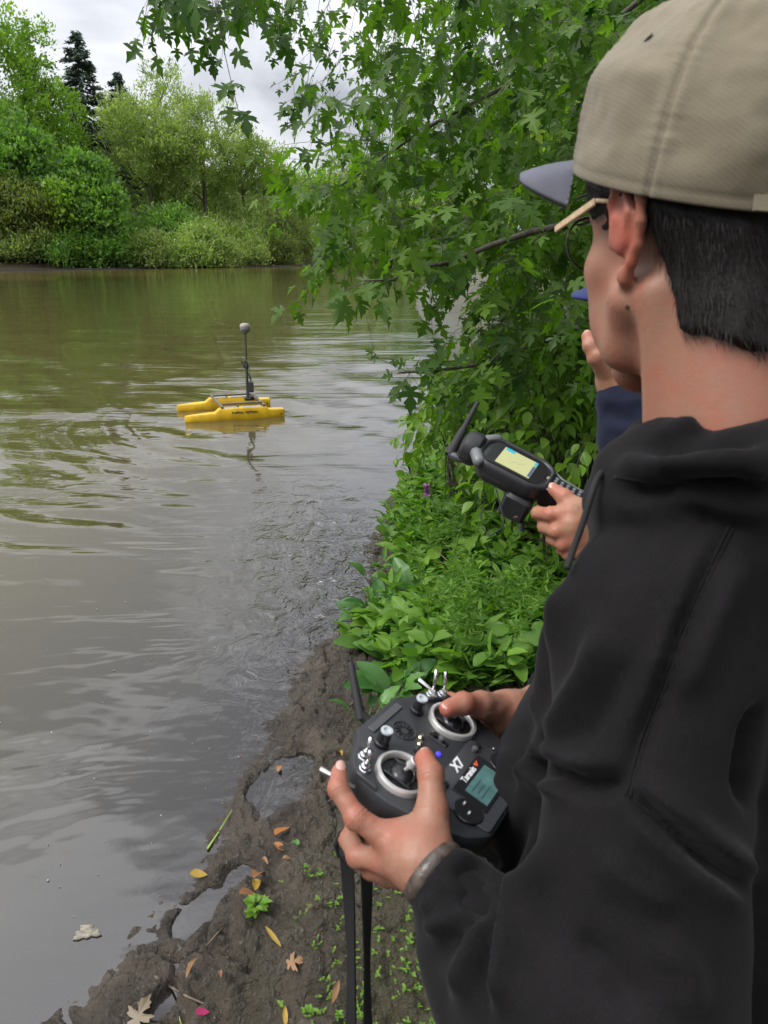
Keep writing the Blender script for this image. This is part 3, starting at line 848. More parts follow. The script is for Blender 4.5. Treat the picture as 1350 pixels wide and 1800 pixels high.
def vnormals(V, F):
    N = np.cross(V[F[:, 2]]-V[F[:, 0]], V[F[:, 3]]-V[F[:, 1]])
    out_ = np.zeros_like(V)
    for q in range(3):
        for c in range(4): out_[:, q] += np.bincount(F[:, c], N[:, q], len(V))
    return out_/(np.linalg.norm(out_, axis=1)[:, None]+1e-12)
def noise3(V, s, seed=0, o=3):
    return (fbm(V[:, 0]+V[:, 2]*0.7, V[:, 1]+V[:, 2]*0.4, s, o, seed)+fbm(V[:, 2], V[:, 0]*0.8-V[:, 1]*0.6, s, o, seed+50))
def crease(V, N, lines, only_front=True, gate=None):
    """press or raise folds along polylines given where they are seen; (points, width px, height m)"""
    x, y, d = proj(V)
    view = (CAM-V); view /= np.linalg.norm(view, axis=1)[:, None]
    fr = np.clip((N*view).sum(1)*3, 0, 1) if only_front else 1.0
    D = np.zeros(len(V))
    for pts, wd, hh in lines:
        best = np.full(len(V), 1e9); tt = np.zeros(len(V)); n = len(pts)-1
        for i in range(n):
            (x0, y0), (x1, y1) = pts[i], pts[i+1]
            dx, dy = x1-x0, y1-y0
            t = np.clip(((x-x0)*dx+(y-y0)*dy)/(dx*dx+dy*dy), 0, 1)
            e = np.hypot(x-x0-t*dx, y-y0-t*dy)
            m = e < best; best = np.where(m, e, best); tt = np.where(m, (i+t)/n, tt)
        taper = np.clip(np.minimum(tt, 1-tt)*5, 0.15, 1)
        D += hh*np.exp(-(best/wd)**2)*taper
    return D*fr

# ------------------------------------------------------------------ person materials
def skin_mat(name, base, red):
    m = bpy.data.materials.new(name); m.use_nodes = True
    t = m.node_tree; b = t.nodes['Principled BSDF']
    at = t.nodes.new('ShaderNodeAttribute'); at.attribute_name = 'red'
    tc = t.nodes.new('ShaderNodeTexCoord')
    n = t.nodes.new('ShaderNodeTexNoise'); n.inputs['Scale'].default_value = 45; n.inputs['Detail'].default_value = 5
    t.links.new(tc.outputs['Object'], n.inputs['Vector'])
    mr = t.nodes.new('ShaderNodeMapRange'); mr.inputs['From Min'].default_value = .3; mr.inputs['From Max'].default_value = .7; mr.inputs['To Min'].default_value = -0.32; mr.inputs['To Max'].default_value = 0.36
    t.links.new(n.outputs['Fac'], mr.inputs['Value'])
    ad = t.nodes.new('ShaderNodeMath'); ad.operation = 'ADD'; ad.use_clamp = True
    t.links.new(at.outputs['Fac'], ad.inputs[0]); t.links.new(mr.outputs[0], ad.inputs[1])
    mx = t.nodes.new('ShaderNodeMix'); mx.data_type = 'RGBA'
    mx.inputs[6].default_value = (*base, 1); mx.inputs[7].default_value = (*red, 1)
    t.links.new(ad.outputs[0], mx.inputs[0]); t.links.new(mx.outputs[2], b.inputs['Base Color'])
    nf = t.nodes.new('ShaderNodeTexNoise'); nf.inputs['Scale'].default_value = 420; nf.inputs['Detail'].default_value = 3
    t.links.new(tc.outputs['Object'], nf.inputs['Vector'])
    rf = t.nodes.new('ShaderNodeMapRange'); rf.inputs['From Min'].default_value = .55; rf.inputs['From Max'].default_value = .72; rf.inputs['To Max'].default_value = .35
    t.links.new(nf.outputs['Fac'], rf.inputs['Value'])
    at2 = t.nodes.new('ShaderNodeAttribute'); at2.attribute_name = 'stubble'
    ms_ = t.nodes.new('ShaderNodeMath'); ms_.operation = 'MULTIPLY_ADD'; ms_.inputs[2].default_value = 0.0
    ad3 = t.nodes.new('ShaderNodeMath'); ad3.operation = 'ADD'; ad3.inputs[1].default_value = 0.25
    mu = t.nodes.new('ShaderNodeMath'); mu.operation = 'MULTIPLY'; mu.inputs[1].default_value = 1.6
    t.links.new(at2.outputs['Fac'], mu.inputs[0]); t.links.new(mu.outputs[0], ad3.inputs[0])
    t.links.new(rf.outputs[0], ms_.inputs[0]); t.links.new(ad3.outputs[0], ms_.inputs[1])
    mx3 = t.nodes.new('ShaderNodeMix'); mx3.data_type = 'RGBA'; mx3.clamp_factor = True; mx3.inputs[7].default_value = (0.07, 0.045, 0.035, 1)
    t.links.new(ms_.outputs[0], mx3.inputs[0]); t.links.new(mx.outputs[2], mx3.inputs[6]); t.links.new(mx3.outputs[2], b.inputs['Base Color'])
    b.inputs['Roughness'].default_value = 0.48
    b.inputs['Specular IOR Level'].default_value = 0.4
    b.inputs['Subsurface Weight'].default_value = 0.35
    b.inputs['Subsurface Radius'].default_value = (1, .32, .18)
    b.inputs['Subsurface Scale'].default_value = 0.006
    v = t.nodes.new('ShaderNodeTexVoronoi'); v.inputs['Scale'].default_value = 700
    t.links.new(tc.outputs['Object'], v.inputs['Vector'])
    n2 = t.nodes.new('ShaderNodeTexNoise'); n2.inputs['Scale'].default_value = 160; n2.inputs['Detail'].default_value = 5
    t.links.new(tc.outputs['Object'], n2.inputs['Vector'])
    bp = t.nodes.new('ShaderNodeBump'); bp.inputs['Strength'].default_value = 0.3; bp.inputs['Distance'].default_value = 0.0005
    bp2 = t.nodes.new('ShaderNodeBump'); bp2.inputs['Strength'].default_value = 0.3; bp2.inputs['Distance'].default_value = 0.0008
    t.links.new(v.outputs['Distance'], bp.inputs['Height']); t.links.new(n2.outputs['Fac'], bp2.inputs['Height'])
    t.links.new(bp.outputs[0], bp2.inputs['Normal']); t.links.new(bp2.outputs[0], b.inputs['Normal'])
    return m
def cloth_mat(name, col, rough=0.9, weave=900, sheen=0.3, col2=None, ribs=0, ribdir=(1, 0, 0), lint=0.0):
    m = bpy.data.materials.new(name); m.use_nodes = True
    t = m.node_tree; b = t.nodes['Principled BSDF']
    tc = t.nodes.new('ShaderNodeTexCoord')
    n = t.nodes.new('ShaderNodeTexNoise'); n.inputs['Scale'].default_value = 14; n.inputs['Detail'].default_value = 8; n.inputs['Roughness'].default_value = .6
    t.links.new(tc.outputs['Object'], n.inputs['Vector'])
    r = t.nodes.new('ShaderNodeValToRGB')
    c2 = col2 or tuple(c*.7 for c in col)
    r.color_ramp.elements[0].position = .3; r.color_ramp.elements[0].color = (*c2, 1)
    r.color_ramp.elements[1].position = .7; r.color_ramp.elements[1].color = (*col, 1)
    t.links.new(n.outputs['Fac'], r.inputs['Fac']); t.links.new(r.outputs[0], b.inputs['Base Color'])
    b.inputs['Roughness'].default_value = rough; b.inputs['Specular IOR Level'].default_value = 0.15
    if lint:
        nl = t.nodes.new('ShaderNodeTexNoise'); nl.inputs['Scale'].default_value = 1100; nl.inputs['Detail'].default_value = 2
        t.links.new(tc.outputs['Object'], nl.inputs['Vector'])
        rl = t.nodes.new('ShaderNodeMapRange'); rl.inputs['From Min'].default_value = .56; rl.inputs['From Max'].default_value = .74; rl.inputs['To Max'].default_value = lint
        t.links.new(nl.outputs['Fac'], rl.inputs['Value'])
        ml = t.nodes.new('ShaderNodeMix'); ml.data_type = 'RGBA'; ml.inputs[7].default_value = (.11, .10, .10, 1)
        t.links.new(rl.outputs[0], ml.inputs[0]); t.links.new(r.outputs[0], ml.inputs[6]); t.links.new(ml.outputs[2], b.inputs['Base Color'])
    b.inputs['Sheen Weight'].default_value = sheen; b.inputs['Sheen Roughness'].default_value = 0.45
    b.inputs['Sheen Tint'].default_value = (*[min(1, c*6+0.2) for c in col], 1)
    n2 = t.nodes.new('ShaderNodeTexNoise'); n2.inputs['Scale'].default_value = weave; n2.inputs['Detail'].default_value = 2
    t.links.new(tc.outputs['Object'], n2.inputs['Vector'])
    bp = t.nodes.new('ShaderNodeBump'); bp.inputs['Strength'].default_value = .5; bp.inputs['Distance'].default_value = .0006
    t.links.new(n2.outputs['Fac'], bp.inputs['Height'])
    last = bp
    if ribs:
        wv = t.nodes.new('ShaderNodeTexWave'); wv.inputs['Scale'].default_value = ribs; wv.inputs['Distortion'].default_value = 0.6; wv.inputs['Detail'].default_value = 1
        mp_ = t.nodes.new('ShaderNodeMapping'); mp_.inputs['Rotation'].default_value = ribdir
        t.links.new(tc.outputs['Object'], mp_.inputs['Vector']); t.links.new(mp_.outputs[0], wv.inputs['Vector'])
        b2 = t.nodes.new('ShaderNodeBump'); b2.inputs['Strength'].default_value = .12; b2.inputs['Distance'].default_value = .0005
        t.links.new(wv.outputs['Fac'], b2.inputs['Height']); t.links.new(bp.outputs[0], b2.inputs['Normal']); last = b2
    t.links.new(last.outputs[0], b.inputs['Normal'])
    return m
M_SKIN = skin_mat('skin', (0.30, 0.15, 0.098), (0.37, 0.105, 0.068))
M_SKIN2 = skin_mat('tanned_skin', (0.35, 0.18, 0.11), (0.40, 0.125, 0.08))
M_HOOD = cloth_mat('black_fleece', (0.0085, 0.0076, 0.0082), col2=(0.0042, 0.0038, 0.0041), sheen=0.18, weave=300, lint=.10)
M_NAVY = cloth_mat('navy_fleece', (0.014, 0.0165, 0.034), col2=(0.009, 0.011, 0.023), sheen=0.2)
M_JEANS = cloth_mat('dark_denim', (0.03, 0.035, 0.05), weave=700, sheen=0.1)
M_CAP = cloth_mat('khaki_twill', (0.225, 0.195, 0.140), col2=(0.165, 0.142, 0.098), sheen=0.15, ribs=110, ribdir=(0.3, 0.9, 0.4))
M_BRIM = cloth_mat('slate_twill', (0.12, 0.122, 0.15), col2=(0.085, 0.088, 0.11), sheen=0.2)
M_NAVYCAP = cloth_mat('navy_twill', (0.035, 0.045, 0.13), sheen=0.2)
M_HAIR = mat('dark_hair', (0.010, 0.008, 0.007), 0.55, spec=0.2, bump=0.6, bscale=350, dist=0.001)
M_EYE = mat('eye_white', (0.75, 0.72, 0.68), 0.15)
M_IRIS = mat('iris', (0.06, 0.04, 0.02), 0.1)
M_NAIL = mat('fingernail', (0.52, 0.30, 0.25), 0.28, spec=0.6)
M_BLACK = mat('black_plastic', (0.018, 0.018, 0.020), 0.42, bump=0.15, bscale=900, dist=0.0005)
M_RUBBER = mat('black_rubber', (0.014, 0.014, 0.015), 0.7, bump=0.2, bscale=500, dist=0.0005)
M_SHOE = mat('boot_leather', (0.03, 0.025, 0.02), 0.55, bump=0.3, bscale=120)

# ------------------------------------------------------------------ heads
def head_field(h=0.0026):
    """head in its own frame: x to the person's right, y forward, z up, origin between the ear canals"""
    f = Field((-.105, -.135, -.24), (.105, .145, .15), h)
    f.ell((0, -.012, .048), (.0775, .097, .087), k=0)                  # skull
    f.ell((0, .030, .045), (.066, .066, .068), k=.02)                 # forehead
    f.ell((0, .040, -.025), (.058, .052, .058), k=.025)               # mid face
    for s in (-1, 1):
        f.ell((s*.045, .048, -.014), (.022, .028, .020), k=.02)       # cheekbones
        f.cap((s*.058, .004, -.045), (s*.046, .03, -.082), .017, .014, .025)   # jaw angle
        f.cap((s*.046, .03, -.082), (0, .076, -.100), .014, .013, .02)         # jaw line
        f.ell((s*.036, .052, -.055), (.024, .030, .032), k=.02)       # cheeks
        f.cap((s*.012, .089, .033), (s*.040, .075, .035), .008, .008, .012)    # brow
        f.ell((s*.032, .087, .014), (.015, .012, .011), k=.012, mode='cut')    # eye sockets
        f.ell((s*.031, .074, .013), (.0145, .013, .0125), k=.004)     # eyelids
        f.ell((s*.0105, .105, -.026), (.008, .010, .007), k=.006)     # nostril wings
    f.ell((0, .082, -.098), (.022, .017, .016), k=.018)               # chin
    f.chain([(0, .093, .020), (0, .104, -.003), (0, .114, -.020)], [.007, .008, .0095], .012)
    f.ell((0, .088, -.062), (.026, .014, .020), k=.014)               # mouth mound
    f.cap((-.019, .092, -.0555), (0, .1005, -.0535), .0045, .0055, .005)
    f.cap((.019, .092, -.0555), (0, .1005, -.0535), .0045, .0055, .005)
    f.cap((-.017, .091, -.0665), (0, .0985, -.0685), .005, .0065, .006)
    f.cap((.017, .091, -.0665), (0, .0985, -.0685), .005, .0065, .006)
    f.cap((-.022, .098, -.061), (.022, .098, -.061), .0018, .0018, .003, 'cut')
    # neck
    f.cap((0, -.040, -.02), (0, -.056, -.24), .049, .053, .03)
    f.cap((0, -.004, -.085), (0, -.026, -.24), .036, .046, .03)
    for s in (-1, 1):
        f.cap((s*.054, -.026, -.045), (s*.026, -.006, -.23), .011, .013, .02)
    return f
def add_ear(f, s, flare=0.08, g=1.2):
    """s = -1 the person's left ear"""
    c = np.array([s*.0745, -.006, .004])
    out_ = nrm((s*math.cos(flare*.9), -0.55, 0.05))
    bk = nrm(np.array([s*math.sin(flare), -math.cos(flare), 0.0]))     # from the front edge to the flared back edge
    up = nrm(np.array([s*.12, -.12, 1.0]))
    nn = nrm(np.cross(bk, up))
    def q(a, b, c_=0.0): return c+bk*a*g+up*b*g+nn*c_*g*(1 if s < 0 else -1)
    f.ell(q(.015, .002), (.0155, .027, .0038), (bk, up, nn), k=.004)      # shell of the ear
    f.ell(q(.009, -.002, 0.004), (.010, .015, .006), (bk, up, nn), k=.008)
    rim = [q(.000, .006, .002), q(.001, .018, .003), q(.007, .028, .003), q(.017, .0315, .002), q(.027, .026, .001), q(.0315, .014, 0), q(.0305, .001, 0), q(.026, -.012, 0), q(.019, -.021, .001), q(.011, -.0285, .001)]
    f.chain(rim, [.0035, .0038, .0040, .0042, .0042, .0040, .0036, .0034, .0036, .0052], .004)
    f.ell(q(.008, -.028, .001), (.0075, .0085, .0045), (bk, up, nn), k=.006)  # lobe
    f.chain([q(.018, .020, .003), q(.022, .008, .004), q(.018, -.008, .004)], [.003, .0032, .003], .003)
    f.ell(q(.001, -.006, .004), (.004, .006, .004), (bk, up, nn), k=.004)     # tragus
    f.ell(q(.012, .000, .012), (.009, .012, .006), (bk, up, nn), k=.004, mode='cut')
def frame_matrix(origin, fwd_deg, pitch_deg=0, roll_deg=0):
    """world matrix (3x3 columns right, forward, up) for a heading measured from +Y, positive to the right"""
    a = R(fwd_deg)
    f = np.array([math.sin(a), math.cos(a), 0]); r = np.array([math.cos(a), -math.sin(a), 0]); u = np.array([0, 0, 1.0])
    p = R(pitch_deg)
    f2 = f*math.cos(p)+u*math.sin(p); u2 = u*math.cos(p)-f*math.sin(p)
    q = R(roll_deg)
    r3 = r*math.cos(q)+u2*math.sin(q); u3 = u2*math.cos(q)-r*math.sin(q)
    return np.stack([r3, f2, u3], 1), np.asarray(origin, float)
def W(fr, V):
    return np.asarray(V)@fr[0].T+fr[1]

def make_cap(fr, parent, crown_m, brim_m, seed=1, tilt=-9.0, brim_len=.124, detail=True, zr=.035):
    """a six panel cap on the head frame"""
    nphi, nt_ = (240, 90) if detail else (96, 36)
    rg = np.random.default_rng(seed)
    a_, b_, H = .0965, .115, .129
    ti = R(tilt); cyy, czz = -.006, zr
    def tiltp(V):
        V = V.copy(); y = V[:, 1]-cyy; z = V[:, 2]-czz
        V[:, 1] = cyy+y*math.cos(ti)-z*math.sin(ti); V[:, 2] = czz+y*math.sin(ti)+z*math.cos(ti)
        return V
    ph = np.linspace(0, 2*np.pi, nphi, endpoint=False); t = np.linspace(0, 1, nt_)
    PH, T = np.meshgrid(ph, t, indexing='ij')
    sh = np.cos(T*np.pi/2)**0.72
    fr_ = np.clip(np.cos(PH), 0, 1)                         # 0 angle is the front
    bulge = 1+0.055*np.sin(T*np.pi)*(1+0.5*fr_) + 0.03*fr_*np.sin(np.clip(T*1.3, 0, 1)*np.pi)
    X = a_*np.sin(PH)*sh*bulge; Y = cyy+b_*np.cos(PH)*sh*bulge; Z_ = czz+H*np.sin(T*np.pi/2)**1.08*(1+0.03*fr_)
    # seams between the six panels, wrinkles gathering along them
    dis = np.zeros_like(X)
    for s_ in range(6):
        p0 = s_*np.pi/3 + (0.0)
        dd = np.abs((PH-p0+np.pi) % (2*np.pi)-np.pi)*sh*0.1
        dis -= 0.0022*np.exp(-(dd/0.0013)**2)
        dis += 0.0009*np.exp(-((dd-0.005)/0.0028)**2)
        # puckers across the seam
        dis += 0.00035*np.exp(-(dd/0.012)**2)*np.sin(T*210+3*np.sin(T*23+s_))*(T > .05)
    dis += 0.0055*fbm(PH*1.2+3, T*2.4, 2.0, 3, 5+seed)*np.clip(T*6, 0, 1)
    dis += 0.0030*np.sin(9*T+5*PH+4*fbm(PH, T, 1.5, 2, 9))*np.exp(-((T-.38)/.25)**2)*0.5
    dis += 0.0015*np.exp(-((T-.045)/.012)**2)*-0.5
    n_ = np.stack([np.sin(PH)*sh, np.cos(PH)*sh*0.85, np.sin(T*np.pi/2)], -1); n_ /= np.linalg.norm(n_, axis=-1)[..., None]
    Vo = np.stack([X, Y, Z_], -1)+n_*dis[..., None]
    Vi = Vo-n_*0.0028
    keep = np.ones((nphi, nt_-1), bool)
    # adjuster opening at the back
    pc = np.abs(PH[:, :-1]-np.pi)*1.0
    op = (pc/0.30)**2+((T[:, :-1]-.05)/.20)**2 < 1
    keep &= ~(op & (T[:, :-1] > .075))
    keep_s = keep
    V = np.concatenate([tiltp(Vo.reshape(-1, 3)), tiltp(Vi.reshape(-1, 3))])
    i, j = np.nonzero(keep_s); i2 = (i+1) % nphi
    n0 = nphi*nt_
    Fo = np.stack([i*nt_+j, i*nt_+j+1, i2*nt_+j+1, i2*nt_+j], 1)
    Fi = Fo[:, ::-1]+n0
    ii = np.arange(nphi); jj = (ii+1) % nphi
    Fr = np.stack([ii*nt_, jj*nt_, jj*nt_+n0, ii*nt_+n0], 1)
    me = mesh_np('cap_crown', W(fr, V), np.concatenate([Fo, Fi, Fr]))
    cap_o = link('cap', me, parent, crown_m)
    # brim
    nu, nv = 72, 16
    U_, V_ = np.meshgrid(np.sin(np.linspace(-1, 1, nu)*np.pi/2), np.linspace(0, 1, nv), indexing='ij')
    aa = U_*R(52)
    x0 = a_*np.sin(aa)*1.0; y0 = cyy+b_*np.cos(aa)
    prof = (1-np.abs(U_)**3.2)**0.55
    xo = a_*math.sin(R(52))*np.sign(U_)*np.abs(np.sin(U_*np.pi/2))**0.85
    yo = y0+brim_len*prof
    x = x0*(1-V_)+xo*V_*1.0; y = y0*(1-V_)+yo*V_
    z = czz+0.001 - 0.006*(np.abs(U_)**2)*V_ - 0.025*V_ + 0.010*np.sin(V_*np.pi)*0.3
    top = np.stack([x, y, z+.0035+0.0003*np.sin(V_*60)], -1).reshape(-1, 3); bot = np.stack([x, y, z-.0015], -1).reshape(-1, 3)
    Fb = grid_faces(nu, nv)
    ring = [k*nv for k in range(nu)]+[(nu-1)*nv+k for k in range(1, nv)]+[k*nv+nv-1 for k in range(nu-2, -1, -1)]+[k for k in range(nv-2, 0, -1)]
    ring = np.array(ring); rn = np.roll(ring, -1); m0 = nu*nv
    Fe = np.stack([ring, rn, rn+m0, ring+m0], 1)
    me = mesh_np('brim', W(fr, tiltp(np.concatenate([top, bot]))), np.concatenate([Fb[:, ::-1], Fb+m0, Fe]))
    bo = link('brim', me, cap_o, brim_m)
    mb = MB()
    btop = tiltp(np.array([[0, cyy, czz+H+0.002]]))[0]
    mb.lathe(W(fr, btop), fr[0][:, 2], [(.0005, .003), (.004, .0025), (.006, 0), (.006, -.002)], 12)
    mb.build('cap_button', crown_m, cap_o, smooth=True)
    mb = MB()   # eyelets: a stitched ring in each front and side panel
    for pa, tt in ((-math.pi/6, .55), (-math.pi/2, .55), (math.pi/6, .55), (math.pi/2, .55), (-math.pi/3.2, .2)):
        i_ = int((pa % (2*np.pi))/(2*np.pi)*nphi) % nphi; j_ = int(tt*nt_)
        p = tiltp(Vo[i_, j_][None]+n_[i_, j_]*0.0003)[0]; nn_ = fr[0]@n_[i_, j_]
        rr_ = .0032 if tt > .3 else .0012
        mb.lathe(W(fr, p), nn_, [(rr_, 0), (rr_*1.1, .0008), (rr_*.6, .0009), (rr_*.5, .0001)], 12, cap=(False, True))
    mb.build('eyelet', M_EYELET, cap_o, smooth=True)
    mb = MB()   # strap across the opening
    sp = []
    for q in np.linspace(-0.38, 0.38, 9):
        pp = np.array([[a_*math.sin(math.pi+q)*1.01, cyy+b_*math.cos(math.pi+q)*1.01, czz+.009]])
        sp.append(W(fr, tiltp(pp))[0])
    up_ = fr[0][:, 2]
    for p in sp: pass
    rings = [[p+up_*.008, p-up_*.008, p-up_*.008-nrm(p-fr[1])*.003, p+up_*.008-nrm(p-fr[1])*.003] for p in sp]
    mb.rings(rings)
    mb.build('strap', crown_m, cap_o)
    return cap_o
M_EYELET = mat('eyelet_thread', (0.12, 0.10, 0.075), 0.8)
# ------------------------------------------------------------------ first person: black hoodie, khaki cap, holding the remote control
H1 = frame_matrix((0.253, 0.640, 1.757), -14.5, -11, 0)
F1 = np.array([-.87, .5, 0]); F1 /= np.linalg.norm(F1)
R1 = np.array([F1[1], -F1[0], 0]); U1 = np.array([0, 0, 1.0]); L1 = -R1
# remote control frame
def camv(a, b, c): return a*RT+b*UP+c*FW
G0 = CAM+camv(.045, -.239, .75)
cR = nrm(camv(.49, .193, .85)); cF = nrm(camv(-.81, .465, .35)); cF = nrm(cF-cR*(cF@cR)); cN = np.cross(cR, cF)
def C(r, f, n=0.0): return G0+cR*r+cF*f+cN*n

def red_hand(V, knuckles, rad=.016):
    r = np.zeros(len(V))
    for kx in knuckles:
        r = np.maximum(r, np.exp(-(np.linalg.norm(V-np.asarray(kx), axis=1)/rad)**2))
    return r

def hand_mesh(fingers, palm, wrist, h=0.0019, pad=.03, cuts=()):
    """fingers: chains of (points, radii); palm: list of (a, b, ra, rb)"""
    pts = np.array([p for ch, _ in fingers for p in ch]+[p for a, b, _, _ in palm for p in (a, b)]+list(wrist[0]))
    f = Field(pts.min(0)-pad, pts.max(0)+pad, h)
    for a, b, ra, rb in palm: f.cap(a, b, ra, rb, .014)
    f.chain(wrist[0], wrist[1], .012)
    for ch, rd in fingers:
        g = f.like()
        g.chain(ch, rd, .003)
        # knuckle folds
        for q in range(1, len(ch)-1):
            g.ell(ch[q], (rd[q]*1.07,)*3, k=.003)
        kk = 0.007; d = g.f; F_ = f.f
        hh = np.clip(0.5+0.5*(d-F_)/kk, 0, 1); f.f = d*(1-hh)+F_*hh-kk*hh*(1-hh)
    for c, r in cuts: f.ell(c, (r,)*3, k=.004, mode='cut')
    V, Fc = f.surf()
    V = smooth_v(V, Fc, 2, .4)
    # tendons, folds
    N = vnormals(V, Fc)
    dsp = 0.0006*noise3(V, 110, 3, 3)
    for ch, rd in fingers:
        for q in range(1, len(ch)-1):
            d = nrm(np.asarray(ch[q+1])-np.asarray(ch[q-1])); rel = V-np.asarray(ch[q]); al = rel@d; rr_ = np.linalg.norm(rel-al[:, None]*d, axis=1)
            dsp = dsp-np.where(rr_ < rd[q]*1.5, .0007*np.exp(-(al/.0055)**2)*(.3+np.cos(al*2*math.pi/.0034)), 0)
    V = V+N*dsp[:, None]
    return V, Fc

# left hand on the left side of the remote
lw = C(-.117, -.058, -.010)
L_th = [C(-.104, -.060, .002), C(-.087, -.044, .014), C(-.068, -.026, .030), C(-.054, -.012, .030)]
L_ix = [C(-.116, -.024, -.014), C(-.125, .006, -.010), C(-.118, .034, -.002), C(-.104, .044, .001)]
L_md = [C(-.118, -.032, -.034), C(-.118, -.008, -.052), C(-.100, .010, -.062), C(-.084, .016, -.060)]
L_rg = [C(-.110, -.044, -.044), C(-.108, -.022, -.064), C(-.090, -.006, -.070), C(-.070, -.008, -.066)]
L_pk = [C(-.104, -.056, -.048), C(-.104, -.038, -.064), C(-.086, -.028, -.068), C(-.070, -.030, -.064)]
elbowL = P(1085, 1880, .52)
forL = nrm(elbowL-lw)
handL = hand_mesh(
    [(L_th, [.0135, .0128, .0112, .0093]), (L_ix, [.0112, .0100, .0090, .0074]), (L_md, [.0112, .0100, .0090, .0078]), (L_rg, [.0105, .0095, .0086, .0074]), (L_pk, [.0095, .0084, .0076, .0066])],
    [(lw, L_ix[0], .022, .0125), (lw, L_md[0], .022, .0125), (lw, L_rg[0], .021, .0118), (lw, L_pk[0], .019, .0105), (lw, L_th[1], .020, .0135), (C(-.104, -.052, -.008), C(-.104, -.034, -.010), .0165, .0125)],
    ([lw, lw+forL*.05, lw+forL*.12], [.0235, .0235, .026]))
rh_w = C(.140, -.040, -.004)
R_th = [C(.118, -.028, .008), C(.090, -.014, .018), C(.062, -.001, .026), C(.044, .008, .022)]
R_ix = [C(.128, .000, -.012), C(.124, .026, -.024), C(.106, .040, -.030), C(.094, .038, -.034)]
R_md = [C(.126, -.006, -.030), C(.128, .018, -.048), C(.108, .028, -.058), C(.088, .024, -.060)]
R_rg = [C(.120, -.018, -.040), C(.120, .004, -.062), C(.096, .010, -.068), C(.076, .006, -.066)]
R_pk = [C(.112, -.034, -.046), C(.110, -.016, -.062), C(.090, -.010, -.068), C(.074, -.012, -.064)]
elbowR = np.array([.50, .93, 1.20])
forR = nrm(elbowR-rh_w)
handR = hand_mesh(
    [(R_th, [.0150, .0132, .0115, .0095]), (R_ix, [.0112, .0100, .0090, .0074]), (R_md, [.0112, .0100, .0090, .0078]), (R_rg, [.0105, .0095, .0086, .0074]), (R_pk, [.0095, .0084, .0076, .0066])],
    [(rh_w, R_ix[0], .021, .0125), (rh_w, R_md[0], .021, .0125), (rh_w, R_rg[0], .020, .0118), (rh_w, R_pk[0], .018, .0105), (rh_w, R_th[1], .020, .014)],
    ([rh_w, rh_w+forR*.05, rh_w+forR*.14], [.0230, .0245, .031]))

def join_meshes(parts):
    V = []; F = []; A = []; n = 0
    for v, f, a in parts:
        V.append(v); F.append(f+n); A.append(a if a is not None else np.zeros(len(v))); n += len(v)
    return np.concatenate(V), np.concatenate(F), np.concatenate(A)

